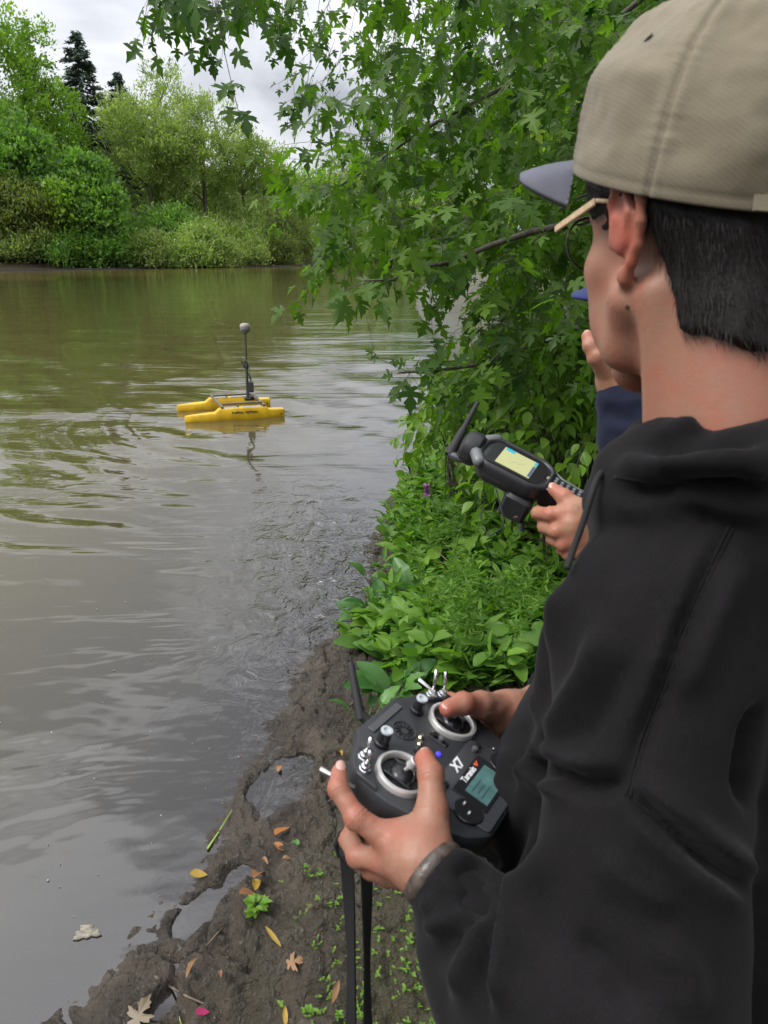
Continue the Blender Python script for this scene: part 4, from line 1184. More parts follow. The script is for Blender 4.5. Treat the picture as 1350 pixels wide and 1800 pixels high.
def make_head(fr, red_ears=True, h=.0026):
    f = head_field(h)
    g0 = f.f.copy()
    add_ear(f, -1); add_ear(f, 1)
    V, Fc = f.surf(); V = smooth_v(V, Fc, 2, .4)
    ea = np.exp(-((np.abs(V[:, 0])-.085)/.014)**2)*np.exp(-((V[:, 1]+.01)/.035)**2)*np.exp(-((V[:, 2]-.0)/.045)**2)
    red = np.clip(ea*1.15, 0, 1)+0.25*np.exp(-((V[:, 2]+.14)/.05)**2)
    make_head.stub = np.exp(-((V[:, 2]+.085)/.035)**2)*np.clip((V[:, 1]-.0)/.03, 0, 1)
    return W(fr, V), Fc, np.clip(red, 0, 1), g0, f
def make_hair(fr, head_f, g0, name, parent, nap=-.112, strands=5200, seed=3, rim=(.041, 24.0)):
    """short dark hair: a close layer plus single strands at its edges"""
    g = head_f.like()
    X = g.ax[0][:, None, None]; Y = g.ax[1][None, :, None]; Z_ = g.ax[2][None, None, :]
    # hairline: behind y > front line is bare face; nape line rises toward the ears
    ay_ = np.abs(X)
    front = np.where(Z_ > .025, .060-0.6*np.clip(ay_-.04, 0, 1), .012)            # temple
    side = np.where(Z_ < .020, np.where((Z_ > .012) & (ay_ > .045) & (Y > .008), .026, -.040-0.25*np.clip(-(Z_+.0), 0, 1)), front)
    low = nap+0.55*np.clip(ay_-.02, 0, 1)+0.018
    d_reg = np.maximum(Y-side, (low-Z_)*0.8)
    thick = .0055+.004*np.clip((-Y)/.1, 0, 1)+0*Z_
    thick = np.where((Y > .004) & (Z_ < .03), .0030, thick)
    over = Z_-(rim[0]+(Y+.006)*math.tan(R(rim[1])))
    thick = np.where(over > -.008, np.clip(.0085-(over+.008)*.6, .001, .0085), thick)
    ear_gap = .022-np.sqrt((ay_-.082)**2+((Y+.010)*0.9)**2+((Z_-.002)*.8)**2)
    ear_gap = np.where(Y+0*X+0*Z_ > .014, -1.0, ear_gap)
    g.f = np.maximum(np.maximum(g0-thick, d_reg), ear_gap*0.9).astype(np.float32)
    V, Fc = g.surf(); V = smooth_v(V, Fc, 3, .5)
    N = vnormals(V, Fc)
    V = V+N*(0.0018*noise3(V*np.array([1, 1, .35]), 90, 8, 3)*(V[:, 2] < .02))[:, None]
    ho = link(name, mesh_np(name, W(fr, V), Fc), parent, M_HAIR)
    rg = np.random.default_rng(seed)
    # strands
    okv = np.nonzero((np.abs(g0_at(head_f, V, g0)) > .003) & (V[:, 2]-(rim[0]+(V[:, 1]+.006)*math.tan(R(rim[1]))) < -.006))[0]
    idx = rg.choice(okv, strands)
    p = V[idx]; n_ = N[idx]
    down = np.array([0, -.25, -1.0])[None]+0*p
    d = down-n_*np.sum(down*n_, 1)[:, None]; d = d/np.linalg.norm(d, axis=1)[:, None]
    d = d+n_*0.20+rg.normal(0, .16, p.shape)
    L_ = (.006+.008*rg.random(strands))[:, None]
    side_ = np.cross(d, n_); side_ /= np.linalg.norm(side_, axis=1)[:, None]; wd = .00022
    a = p-n_*.001; b = p+d*L_*.5+n_*.001; c = p+d*L_+n_*0.000
    Vs = np.stack([a-side_*wd, a+side_*wd, b+side_*wd, b-side_*wd, c+side_*wd*.3, c-side_*wd*.3], 1).reshape(-1, 3)
    k = np.arange(strands)[:, None]*6
    Fs = np.concatenate([k+np.array([[0, 1, 2, 3]]), k+np.array([[3, 2, 4, 5]])])
    so = link('loose_hair', mesh_np('loose_hair', W(fr, Vs), Fs), ho, M_HAIR)
    so['kind'] = 'stuff'
    return ho
def g0_at(f, V, g0):
    q = np.clip(((V-f.lo)/f.h).round().astype(int), 0, np.array(g0.shape)-1)
    return g0[q[:, 0], q[:, 1], q[:, 2]]

def torso_field(lo, hi, h): return Field(lo, hi, h)

def build_person1():
    root = empty('person', (0.31, 0.665, gz(.31, .665)), 'person in black hoodie, khaki cap and glasses with both thumbs on the remote control', 'person')
    hv, hf, hr, g0, fld = make_head(H1)
    # bare body under the clothes, coarse: neck base, torso, arms, legs, feet
    tc_ = np.array([.305, .665, 0])
    sl = tc_+L1*.175+np.array([0, 0, 1.485]); sr = tc_+R1*.175+np.array([0, 0, 1.485])
    f = Field((-.1, .15, .02), (.75, 1.15, 1.62), .0085)
    f.ell(tc_+[0, 0, 1.36], (.155, .10, .19), (R1, F1, U1), k=.02)
    f.ell(tc_+[0, 0, 1.10], (.135, .095, .17), (R1, F1, U1), k=.05)
    f.ell(tc_+[0, 0, .95], (.15, .11, .12), (R1, F1, U1), k=.05)
    f.cap(tc_+[0, 0, 1.40], tc_+[-.02, -.01, 1.57], .06, .050, .03)
    f.chain([sl, elbowL, lw+forL*.10], [.050, .036, .026], .03)
    f.chain([sr, elbowR, rh_w+forR*.10], [.050, .038, .029], .03)
    for s in (-1, 1):
        hip = tc_+R1*s*.085+np.array([0, 0, .90]); kn = tc_+R1*s*.11+F1*.02+np.array([0, 0, .53]); an = tc_+R1*s*.125-F1*.03+np.array([0, 0, .20])
        f.chain([hip, kn, an], [.080, .052, .036], .03)
        f.chain([an, an+F1*.12+np.array([0, 0, -.05])], [.034, .028], .02)
    bv, bf = f.surf()
    kn_r = [L_ix[0], L_md[0], L_ix[1], L_th[2], L_th[3], L_ix[3], L_md[3]]
    kn_rr = [R_ix[0], R_th[2], R_th[3], R_ix[1], R_md[0]]
    V, Fc, A = join_meshes([(hv, hf, hr), (bv, bf, None), (handL[0], handL[1], .75*red_hand(handL[0], kn_r)), (handR[0], handR[1], .7*red_hand(handR[0], kn_rr))])
    stb = np.zeros(len(V)); stb[:len(hv)] = make_head.stub
    body = link('body', mesh_np('body', V, Fc, attrs={'red': A, 'stubble': stb}), root, M_SKIN)
    hair = make_hair(H1, fld, g0, 'hair', root)
    make_cap(H1, root, M_CAP, M_BRIM, seed=2, tilt=24.0, zr=.041)
    # mole on the jaw
    mb = MB(); pm = P(1104, 540, .60)
    # glasses: thin wooden temples, round dark rims
    gl_ = MB()
    xe = .071
    def hp(x, y, z): return W(H1, np.array([[x, y, z]]))[0]
    g_root = None
    rim = MB()
    for s in (-1, 1):
        c = np.array([s*.036, .106, .018])
        pts = [hp(c[0]+.0255*math.cos(q), c[1]-.10*abs(c[0]+.0255*math.cos(q))**1.0*0.9+.02*0, c[2]+.0235*math.sin(q)) for q in np.linspace(0, 2*math.pi, 25)]
        rim.tube(pts, .0012, 6)
    rim.tube([hp(-.011, .1035, .022), hp(0, .107, .025), hp(.011, .1035, .022)], .0013, 6)
    go = rim.build('glasses', mat('dark_rim', (.03, .018, .012), .3), root, smooth=True)
    tp = MB(); m_t = mat('pale_wood', (.62, .45, .27), .5, var=.2, vscale=200)
    for s in (-1, 1):
        tp = MB()
        tp.box(0.5*(hp(s*.073, .102, .030)+hp(s*.0865, .004, .031)), (hp(s*.0865, .004, .031)-hp(s*.073, .102, .030), H1[0][:, 2], np.cross(H1[0][:, 1], H1[0][:, 2])), (.0455, .0030, .0013), .0008)
        tp.tube([hp(s*.0865, .004, .031), hp(s*.083, -.010, .027), hp(s*.071, -.018, .004)], [.0018, .0018, .0014], 6)
        tp.build('temple', m_t, go)
    ln = MB()
    for s in (-1, 1):
        c = np.array([s*.036, .106, .018])
        V_ = [hp(c[0]+.0245*math.cos(q), c[1]-.10*abs(c[0]+.0245*math.cos(q))*0.9, c[2]+.0225*math.sin(q)) for q in np.linspace(0, 2*math.pi, 24, endpoint=False)]
        n_ = H1[0][:, 1]*.0012
        ln.rings([[v+n_ for v in V_], [v-n_ for v in V_]])
    mg = bpy.data.materials.new('lens'); mg.use_nodes = True; b = mg.node_tree.nodes['Principled BSDF']
    b.inputs['Transmission Weight'].default_value = 1; b.inputs['Roughness'].default_value = 0.0; b.inputs['IOR'].default_value = 1.02; b.inputs['Base Color'].default_value = (.93, .96, .94, 1)
    ln.build('lens', mg, go)
    # eyes
    for s in (-1, 1):
        eb = MB(); eb.lathe(hp(s*.031, .0765, .0125), H1[0][:, 1], [(.011*math.sin(q), -.011*math.cos(q)) for q in np.linspace(.1, 3.04, 10)], 14)
        e_ = eb.build('eye', M_EYE, root, smooth=True, auto=False)
        ib = MB(); ib.lathe(hp(s*.031, .0865, .0125), H1[0][:, 1], [(.0056, .0), (.005, .0012), (.0004, .0016)], 12); ib.build('iris', M_IRIS, e_, smooth=True)
    from mathutils.bvhtree import BVHTree
    hb = BVHTree.FromPolygons([tuple(v) for v in hv.tolist()], [tuple(f_) for f_ in hf.tolist()])
    hit = hb.ray_cast(Vector(CAM), Vector(nrm((1103-675)/F_PX*RT+(900-540)/F_PX*UP+FW)))
    mp_ = np.array(hit[0]); mn_ = np.array(hit[1]); mn_ = mn_ if mn_@(CAM-mp_) > 0 else -mn_
    mo = MB(); mo.lathe(mp_, mn_, [(.0022, -.001), (.0019, .0006), (.0004, .0010)], 8); mo.build('mole', M_IRIS, root, smooth=True)

    # hoodie
    nc = W(H1, np.array([[0, -.030, -.178]]))[0]; nb = W(H1, np.array([[0, -.04, -.24]]))[0]
    sh = .005
    f = Field((-.10, .12, .72), (.80, 1.22, 1.72), sh)
    f.ell(tc_+F1*-.05+[0, 0, 1.36], (.185, .12, .20), (R1, F1, U1), k=.03)
    f.ell(tc_+F1*-.06+[0, 0, 1.12], (.19, .13, .22), (R1, F1, U1), k=.05)
    f.ell(tc_+F1*-.010+[0, 0, 1.32], (.195, .145, .215), (R1, F1, U1), k=.02)
    f.ell(tc_+F1*.055+[0, 0, 1.10], (.195, .150, .19), (R1, F1, U1), k=.09)
    f.ell(tc_+F1*.075+[0, 0, 1.10], (.16, .12, .13), (R1, F1, U1), k=.05)
    f.ell(tc_+F1*.078+L1*.10+[0, 0, 1.205], (.085, .070, .095), (R1, F1, U1), k=.05)
    f.ell(tc_+F1*.05+[0, 0, .90], (.185, .160, .12), (R1, F1, U1), k=.06)
    for s_, S, E_, W_, fo in ((-1, sl, elbowL, lw, forL), (1, sr, elbowR, rh_w, forR)):
        f.cap(tc_+[0, 0, 1.53], S+np.array([0, 0, -.020]), .052, .064, .04)      # shoulder slope
        f.cap(S, E_, .075, .080, .04)
        cu = W_+fo*(.040 if s_ < 0 else .115)
        f.cap(E_, W_+fo*.12, .080 if s_ < 0 else .074, .060 if s_ < 0 else .050, .04)
        f.cap(W_+fo*.10, cu, .052, .0385, .02)
    f.ell(tc_+L1*.12-F1*.07+[0, 0, 1.20], (.10, .10, .22), (R1, F1, U1), k=.06)
    f.ell(tc_+L1*.10-F1*.07+[0, 0, .98], (.11, .11, .22), (R1, F1, U1), k=.06)
    f.ell(P(830, 1660, .63), (.050, .050, .050), k=.03)                        # slack of the left sleeve
    f.ell(P(900, 1760, .60), (.065, .060, .060), k=.03)
    f.cap(tc_-F1*.02+np.array([0, 0, 1.45]), nc+[0, 0, -.03], .095, .072, .04)
    # hood gathered round the neck
    ring = []
    for q in np.linspace(0, 2*math.pi, 19)[:-1]:
        # q = 0 front
        dr = F1*math.cos(q)*.070+L1*math.sin(q)*.090
        zz = .012-.052*max(0, math.cos(q))**1.2+.012*max(0, -math.cos(q))
        ring.append(nc+dr+np.array([0, 0, zz]))
    for i in range(len(ring)):
        q = 2*math.pi*i/18
        r_ = .024+.014*max(0, -math.cos(q))
        f.cap(ring[i], ring[(i+1) % 18], r_, r_, .012)
    f.ell(tc_-F1*.135+[0, 0, 1.50], (.125, .055, .125), (R1, F1, U1), k=.03)     # hood hanging on the back
    f.ell(nc-F1*.10+[0, 0, -.02], (.14, .06, .05), (R1, F1, U1), k=.03)
    f.cap(P(1088, 826, .60), P(1180, 800, .56), .017, .028, .008)                 # free end of the hood
    # neck opening
    f.cap(nb+[0, 0, -.04], nc+[0, 0, -.02], .088, .078, .03)
    f.cap(nc+[0, 0, .035], nc+[-.012, 0, .14], .058, .080, .010, 'cut')
    # sleeve openings
    for W_, fo, o_ in ((lw, forL, .040), (rh_w, forR, .115)):
        f.cap(W_+fo*(o_-.05), W_+fo*(o_+.04), .0265, .0270, .003, 'cut')
    f.plane_cut((0, 0, .80), (0, 0, -1))
    V, Fc = f.surf(); V = smooth_v(V, Fc, 3, .5); N = vnormals(V, Fc)
    f2 = None
    D = 2.5*crease(V, N, HOOD_FOLDS)
    # ribbed cuffs
    for W_, fo, o_ in ((lw, forL, .040), (rh_w, forR, .115)):
        t = (V-W_)@fo; rr = np.linalg.norm(V-W_-t[:, None]*fo, axis=1)
        m = (t > o_-.02) & (t < o_+.045) & (rr < .06)
        a_ = np.arctan2((V-W_)@np.cross(fo, U1), (V-W_)@np.cross(fo, np.cross(fo, U1)))
        D += np.where(m, .0007*np.sin(a_*46), 0)-np.where(m, .0025*np.exp(-((t-o_-.045)/.006)**2), 0)
    D += .0060*noise3(V*np.array([1.3, 1.3, .7]), 8, 3, 3)+.0009*noise3(V, 40, 4, 2)
    V = V+N*D[:, None]
    V = smooth_v(V, Fc, 3, .5)
    hd = link('hoodie', mesh_np('hoodie', V, Fc), root, M_HOOD)
    from mathutils.bvhtree import BVHTree
    bvh = BVHTree.FromPolygons([tuple(v) for v in V.tolist()], [tuple(f_) for f_ in Fc.tolist()])
    def seam(pts, r=.0013, name='seam'):
        out_ = []
        for i in range(len(pts)-1):
            for q in np.linspace(0, 1, 9)[:(None if i == len(pts)-2 else -1)]:
                x_ = pts[i][0]+(pts[i+1][0]-pts[i][0])*q; y_ = pts[i][1]+(pts[i+1][1]-pts[i][1])*q
                dr = nrm((x_-675)/F_PX*RT+(900-y_)/F_PX*UP+FW); h_ = bvh.ray_cast(Vector(CAM), Vector(dr))
                if h_[0] is not None: out_.append(np.array(h_[0])-np.array(h_[1])*.0002)
        if len(out_) > 3:
            for _ in range(3): out_ = [out_[0]]+[(out_[i-1]+out_[i]*2+out_[i+1])/4 for i in range(1, len(out_)-1)]+[out_[-1]]
            MB().tube(out_, r, 6).build(name, M_HOOD, hd, smooth=True, auto=False)
    seam([(1282, 925), (1240, 1010), (1200, 1100), (1165, 1200), (1125, 1300), (1100, 1400)])
    seam([(1289, 928), (1247, 1013), (1207, 1103), (1172, 1203), (1132, 1303), (1107, 1403)])
    seam([(1100, 1400), (1170, 1450), (1240, 1508), (1290, 1542)])
    seam([(1080, 838), (1130, 846), (1200, 848), (1280, 846), (1345, 842)])
    # drawstrings hanging from the front of the hood
    def cord(pts, name='drawstring'):
        P_ = [P(*p) for p in pts]
        sm = []
        for i in range(len(P_)-1):
            for q in np.linspace(0, 1, 7)[:-1]:
                a = P_[max(i-1, 0)]; b_ = P_[i]; c = P_[i+1]; d = P_[min(i+2, len(P_)-1)]
                sm.append(.5*((2*b_)+(c-a)*q+(2*a-5*b_+4*c-d)*q*q+(3*b_-a-3*c+d)*q**3))
        sm.append(P_[-1])
        MB().tube(sm, .0027, 8).build(name, M_CORD, root, smooth=True, auto=False)
    cord([(1066, 826, .59), (1052, 838, .575), (1040, 868, .565), (1026, 915, .565), (1008, 965, .565), (996, 1000, .56)])
    cord([(1142, 750, .70), (1118, 800, .70), (1104, 845, .69), (1094, 885, .68), (1086, 925, .675)])
    # jeans and boots
    f = Field((-.05, .3, .10), (.7, 1.1, 1.0), .0085)
    f.ell(tc_+[0, 0, .92], (.165, .125, .13), (R1, F1, U1), k=.02)
    for s in (-1, 1):
        hip = tc_+R1*s*.085+np.array([0, 0, .90]); kn = tc_+R1*s*.11+F1*.02+np.array([0, 0, .53]); an = tc_+R1*s*.125-F1*.03+np.array([0, 0, .19])
        f.chain([hip, kn, an], [.095, .070, .062], .03)
    V, Fc = f.surf(); V = smooth_v(V, Fc, 2); N = vnormals(V, Fc); V = V+N*(.006*noise3(V, 9, 6, 3))[:, None]
    link('jeans', mesh_np('jeans', V, Fc), root, M_JEANS)
    for s in (-1, 1):
        an = tc_+R1*s*.125-F1*.03+np.array([0, 0, .19]); gz_ = mudz(an[0], an[1])
        bo = Field((an[0]-.3, an[1]-.3, gz_-.05), (an[0]+.3, an[1]+.3, .36), .007)
        bo.cap(an+[0, 0, .05], [an[0], an[1], gz_+.05], .052, .048, .02)
        e = np.array([an[0], an[1], gz_+.035])
        bo.chain([e-F1*.03, e+F1*.07, e+F1*.155], [.040, .040, .036], .02)
        bo.plane_cut((0, 0, gz_+.0), (0, 0, -1))
        V, Fc = bo.surf(); link('boot', mesh_np('boot', smooth_v(V, Fc, 2), Fc), root, M_SHOE)
    # bracelet and watch strap at the left wrist
    br = MB(); q0 = lw+forL*.017
    e1 = nrm(np.cross(forL, U1)); e2 = np.cross(forL, e1)
    rs = []
    for q in np.linspace(0, 2*math.pi, 40, endpoint=False):
        dr = e1*math.cos(q)+e2*math.sin(q); b0 = q0+dr*.0272
        rs.append([b0-forL*.007, b0-forL*.006+dr*.0028, b0+dr*.0040, b0+forL*.006+dr*.0028, b0+forL*.007])
    rs.append(rs[0])
    br.rings(rs, cap=(False, False), closed=True)
    br.build('bracelet', mat('worn_brown_leather', (.075, .056, .045), .30, var=.5, vscale=120, bump=.4, bscale=300), root, smooth=True, auto=False)
    bk = MB(); pb = q0+nrm(e2*1.0+e1*-.2)*.028
    bk.box(pb, (forL, e1, e2), (.006, .008, .003), .001); bk.build('buckle', M_CHROME, root)
    # fingernails
    for tip, prev_, nn_, r in ((L_th[3], L_th[2], cN, .0062), (R_th[3], R_th[2], cN, .0062), (L_ix[3], L_ix[2], cN, .005)):
        d = nrm(tip-prev_); n2 = nrm(nn_-d*(nn_@d)); c_ = tip+n2*.0072+d*.002
        V_ = []; side = np.cross(d, n2)
        ring0 = [c_+d*.0065*math.cos(a)+side*r*math.sin(a)-n2*.0022*math.sin(a)**2-n2*.0015*max(0, math.cos(a)) for a in np.linspace(0, 2*math.pi, 16, endpoint=False)]
        ring1 = [c_+(p-c_)*.82+n2*.0012 for p in ring0]
        MB().rings([ring0, ring1], cap=(False, True)).build('fingernail', M_NAIL, root, smooth=True, auto=False)
    return root
M_CORD = mat('black_cord', (0.008, 0.008, 0.008), .8)
M_CHROME = mat('chrome', (.75, .75, .77), .18, metal=1.0)
HOOD_FOLDS = [
    ([(1062, 852), (1130, 868), (1200, 874), (1280, 878), (1370, 882)], 15, -.008),
    ([(1075, 828), (1150, 818), (1230, 810), (1360, 800)], 26, .005),
    # armhole seam and the long fold beside it
    ([(1282, 925), (1240, 1010), (1200, 1100), (1165, 1200), (1125, 1300), (1104, 1390)], 15, -.007),
    ([(1268, 915), (1222, 1010), (1183, 1100), (1145, 1200), (1108, 1300)], 16, .005),
    ([(1300, 960), (1262, 1060), (1225, 1150), (1190, 1240)], 24, .005),
    # sleeve folds down the upper arm
    ([(985, 1000), (962, 1060), (944, 1130), (936, 1200), (930, 1300)], 15, -.008),
    ([(1010, 1010), (985, 1080), (965, 1150), (950, 1230), (950, 1290)], 14, .008),
    ([(1060, 1090), (1035, 1180), (990, 1260), (950, 1310)], 18, .006),
    ([(1100, 1150), (1060, 1240), (1000, 1320)], 16, -.004),
    # fold break above the elbow
    ([(922, 1338), (960, 1352), (1010, 1372), (1060, 1378), (1100, 1362)], 15, -.011),
    ([(926, 1322), (965, 1325), (1010, 1345), (1060, 1350)], 15, .009),
    ([(905, 1375), (925, 1350), (950, 1372), (1000, 1400)], 16, .008),
    # diagonal crease to the right
    ([(1104, 1392), (1170, 1450), (1240, 1510), (1330, 1575)], 15, -.010),
    ([(1120, 1380), (1190, 1430), (1260, 1485), (1350, 1550)], 20, .007),
    ([(1110, 1420), (1170, 1490), (1240, 1550), (1320, 1600)], 22, .006),
    # forearm folds behind the cuff
    ([(800, 1540), (838, 1520), (870, 1512)], 15, -.007),
    ([(745, 1565), (790, 1590), (840, 1560), (850, 1530)], 15, -.008),
    ([(735, 1600), (760, 1580), (820, 1600), (840, 1590)], 12, .006),
    ([(770, 1680), (800, 1630), (830, 1600), (845, 1560)], 15, -.008),
    ([(745, 1640), (775, 1620), (810, 1640)], 14, .006),
    ([(800, 1760), (812, 1700), (835, 1640), (850, 1600)], 16, .006),
    ([(850, 1790), (845, 1720), (855, 1640), (880, 1560), (905, 1480), (935, 1420)], 15, -.007),
    ([(880, 1790), (875, 1720), (885, 1640), (915, 1550), (955, 1470)], 22, .007),
    # belly folds
    ([(870, 1320), (850, 1400), (838, 1470)], 15, -.006), ([(895, 1300), (880, 1380), (862, 1470)], 11, .006),
    ([(912, 1250), (905, 1330), (890, 1400)], 15, -.005),
    # hood folds
    ([(1140, 830), (1200, 852), (1270, 862), (1350, 868)], 15, -.010), ([(1120, 800), (1190, 790), (1270, 775), (1350, 765)], 15, -.007),
    ([(1150, 770), (1220, 750), (1290, 742)], 11, .004),
    ([(1130, 880), (1200, 905), (1290, 925)], 20, -.004),
    # back
    ([(1350, 1230), (1325, 1290), (1320, 1370), (1350, 1440)], 16, -.007), ([(1160, 1640), (1200, 1700), (1220, 1790)], 30, .006), ([(1000, 1650), (1060, 1690), (1130, 1790)], 26, -.005),
    ([(1050, 1500), (1120, 1560), (1200, 1600)], 24, .005),
]
build_person1()
# ------------------------------------------------------------------ remote control in the first person's hands
M_RCBODY = mat('matt_black_shell', (0.030, 0.031, 0.034), 0.5, spec=.4, bump=.25, bscale=1500, dist=.0003, var=.15, vscale=60)
M_RCPANEL = mat('satin_black_panel', (0.012, 0.012, 0.014), 0.28)
M_RCGREY = mat('dark_grey_panel', (0.075, 0.077, 0.082), 0.42)
M_RING = mat('brushed_aluminium', (.60, .585, .56), .36, metal=.6, bump=.1, bscale=800, dist=.0003)
M_WHITE = mat('white_print', (.75, .76, .76), .5)
M_RED = mat('red_print', (.65, .09, .03), .5)
M_BLUE = mat('blue_led', (.05, .04, .55), .4, emit=.6)
M_SCR = mat('lcd_teal', (.07, .15, .145), .22, var=.3, vscale=60, emit=.12)
M_GOLD = mat('brass', (.70, .60, .42), .25, metal=1)

def text_obj(txt, name, mat_, parent, origin, xdir, ydir, size, depth=.0004, bold=0.0, shear=0.0):
    cu = bpy.data.curves.new(name, 'FONT'); cu.body = txt; cu.size = size; cu.extrude = depth; cu.align_x = 'CENTER'; cu.align_y = 'CENTER'
    cu.offset = bold; cu.shear = shear
    tmp = bpy.data.objects.new('tmp_text', cu); COL.objects.link(tmp)
    me = bpy.data.meshes.new_from_object(tmp.evaluated_get(bpy.context.evaluated_depsgraph_get()))
    bpy.data.objects.remove(tmp)
    x = nrm(xdir); y = nrm(ydir-x*np.dot(x, ydir)); z = np.cross(x, y)
    co = np.empty(len(me.vertices)*3); me.vertices.foreach_get('co', co); co = co.reshape(-1, 3)
    co = co[:, :1]*x+co[:, 1:2]*y+co[:, 2:3]*z+np.asarray(origin)
    me.vertices.foreach_set('co', co.ravel().astype(np.float32)); me.materials.clear(); me.update()
    me.name = name
    return link(name, me, parent, mat_)

def prism(outline, layers, O, A, B, N, mbx=None):
    """layers: (height, shrink towards centre in metres)"""
    mbx = mbx or MB()
    o = np.array(outline, float); c = o.mean(0)
    rs = []
    for hgt, shr in layers:
        v = o-c; L_ = np.linalg.norm(v, axis=1)[:, None]
        q = c+v*(1-shr/L_)
        rs.append([O+A*x+B*y+N*hgt for x, y in q])
    mbx.rings(rs)
    return mbx
def round_poly(pts, r=.006, n=4):
    out_ = []; k = len(pts); pts = [np.array(p, float) for p in pts]
    for i in range(k):
        a, b, c = pts[i-1], pts[i], pts[(i+1) % k]
        u = nrm(a-b); v = nrm(c-b); rr = min(r, .45*np.linalg.norm(a-b), .45*np.linalg.norm(c-b))
        for t in np.linspace(0, 1, n):
            out_.append((1-t)**2*(b+u*rr)+2*t*(1-t)*b+t*t*(b+v*rr))
    return out_

def build_remote():
    root = empty('remote_control', tuple(G0), 'black twin stick remote control with silver rings held by the person in black', 'remote control')
    half = [(.0, -.098), (.052, -.098), (.074, -.080), (.088, -.045), (.098, -.005), (.096, .028), (.080, .046), (.050, .058), (.040, .066), (.0, .066)]
    poly = half[1:-1]+[(-x, y) for x, y in half[1:-1]][::-1]
    pr = round_poly(poly, .008)
    body = prism(pr, [(-.046, .022), (-.042, .012), (-.026, .004), (-.014, .0), (-.006, .0), (-.0015, .0015), (0, .004)], C(0, 0), cR, cF, cN)
    bo = body.build('shell', M_RCBODY, root, smooth=True)
    # grips on the under side
    for s in (-1, 1):
        g = MB(); g.tube([C(s*.075, .01, -.035), C(s*.080, -.03, -.046), C(s*.074, -.075, -.034)], [.016, .019, .013], 12); g.build('grip', M_RUBBER, root, smooth=True, auto=False)
    # raised side plates with the switches
    for s in (-1, 1):
        sp = round_poly([(s*.062, .050), (s*.094, .032), (s*.0955, .006), (s*.080, .026), (s*.062, .036)][::s], .004)
        prism(sp, [(-.001, 0), (.003, .0), (.004, .001)], C(0, 0), cR, cF, cN).build('side_plate', M_RCBODY, root, smooth=True)
        for q, (r, f) in enumerate([(s*.073, .037), (s*.085, .028)]):
            sw = MB()
            b0 = C(r, f, .0035)
            sw.lathe(b0, cN, [(.0062, 0), (.0062, .0020), (.0052, .0026), (.0050, .0050), (.0030, .0056), (.0028, .0090), (.0015, .0095)], 8)
            so = sw.build('switch', M_CHROME, root, smooth=True)
            lv = MB(); tlt = nrm(cN+cF*(.30 if s > 0 else .1)+cR*(-.1 if q else .15))
            ln_ = .024 if s > 0 else .016
            lv.tube([b0+cN*.008, b0+cN*.008+tlt*ln_*.5, b0+cN*.008+tlt*ln_], [.0013, .0016, .0022], 8); lv.build('lever', M_CHROME if s > 0 else M_CHROME, so, smooth=True, auto=False)
    # long flat shoulder switch lever at the left edge
    lv = MB(); a = C(-.098, .026, -.008); lv.tube([a, a-cR*.006+cF*.016+cN*.002, a-cR*.012+cF*.034+cN*.004], [.0022, .0022, .0028], 8, flat=.5)
    lv.build('shoulder_lever', M_RING, root, smooth=True, auto=False)
    lv = MB(); a = C(.094, .034, -.006); lv.tube([a, a+cR*.004+cF*.014, a-cR*.002+cF*.028+cN*.006], [.0022, .0022, .0026], 8, flat=.5)
    lv.build('shoulder_lever', M_RING, root, smooth=True, auto=False)
    # gimbals
    for s in (-1, 1):
        gc = C(s*.0575, 0, 0)
        g = MB(); g.lathe(gc, cN, [(.0272, -.002), (.0272, .0045), (.0262, .0060), (.0235, .0064), (.0222, .0052), (.0214, .0010), (.0210, -.004)], 56, cap=(False, False))
        ro = g.build('gimbal_ring', M_RING, root, smooth=True)
        g = MB(); g.lathe(gc, cN, [(.0213, .0012), (.0205, -.001), (.0203, .0006)], 40, cap=(False, True)); g.build('gimbal_well', M_RCPANEL, ro, smooth=True)
        g = MB()
        for off in (-.011, .011):
            g.box(gc+cR*off+cN*.0022, (cR, cF, cN), (.0016, .0155, .0018), .0005)
            g.box(gc+cF*off+cN*.0022, (cR, cF, cN), (.0095, .0014, .0016), .0005)
        g.lathe(gc, cN, [(.0135, -.001), (.0125, .004), (.009, .0075), (.004, .009)], 24)
        g.build('gimbal_yoke', M_RCPANEL, ro, smooth=True)
        g = MB(); tl = nrm(cN+cR*(.10 if s < 0 else -.35)+cF*(-.35 if s < 0 else .12))
        g.tube([gc+cN*.006, gc+cN*.006+tl*.010], [.0022, .0022], 10)
        g.lathe(gc+cN*.006+tl*.009, tl, [(.0030, 0), (.0052, .001), (.0050, .006), (.0056, .0085), (.0048, .0095), (.002, .0090)], 14)
        g.build('stick', M_RING, ro, smooth=True)
    # knobs
    for s, f in ((-1, .036), (1, .036)):
        kc = C(s*.0385, f, 0)
        k = MB(); k.lathe(kc, cN, [(.0078, 0), (.0078, .004), (.0066, .005), (.0062, .0165), (.0055, .0172)], 26); ko = k.build('knob', M_RCPANEL, root, smooth=True)
        k = MB(); k.lathe(kc+cN*.0170, cN, [(.0060, 0), (.0064, .0012), (.0060, .0024), (.0036, .0024), (.0032, .0008)], 26); k.build('knob_rim', mat('pale_grey_ring', (.46, .50, .52), .35), ko, smooth=True)
    # grey strip at the top edge
    prism(round_poly([(-.030, .050), (.030, .050), (.030, .058), (-.030, .058)], .001), [(-.0005, 0), (.0012, 0), (.0016, .0004)], C(0, 0), cR, cF, cN).build('handle_strip', M_RCGREY, root, smooth=True)
    # speaker: ring of slots
    sp = MB(); sc_ = C(0, .030, .0006)
    for q in range(12):
        a = q*math.pi/6; d = cR*math.cos(a)+cF*math.sin(a); e = -cR*math.sin(a)+cF*math.cos(a)
        sp.box(sc_+d*.0075, (d, e, cN), (.0028, .0006, .0007))
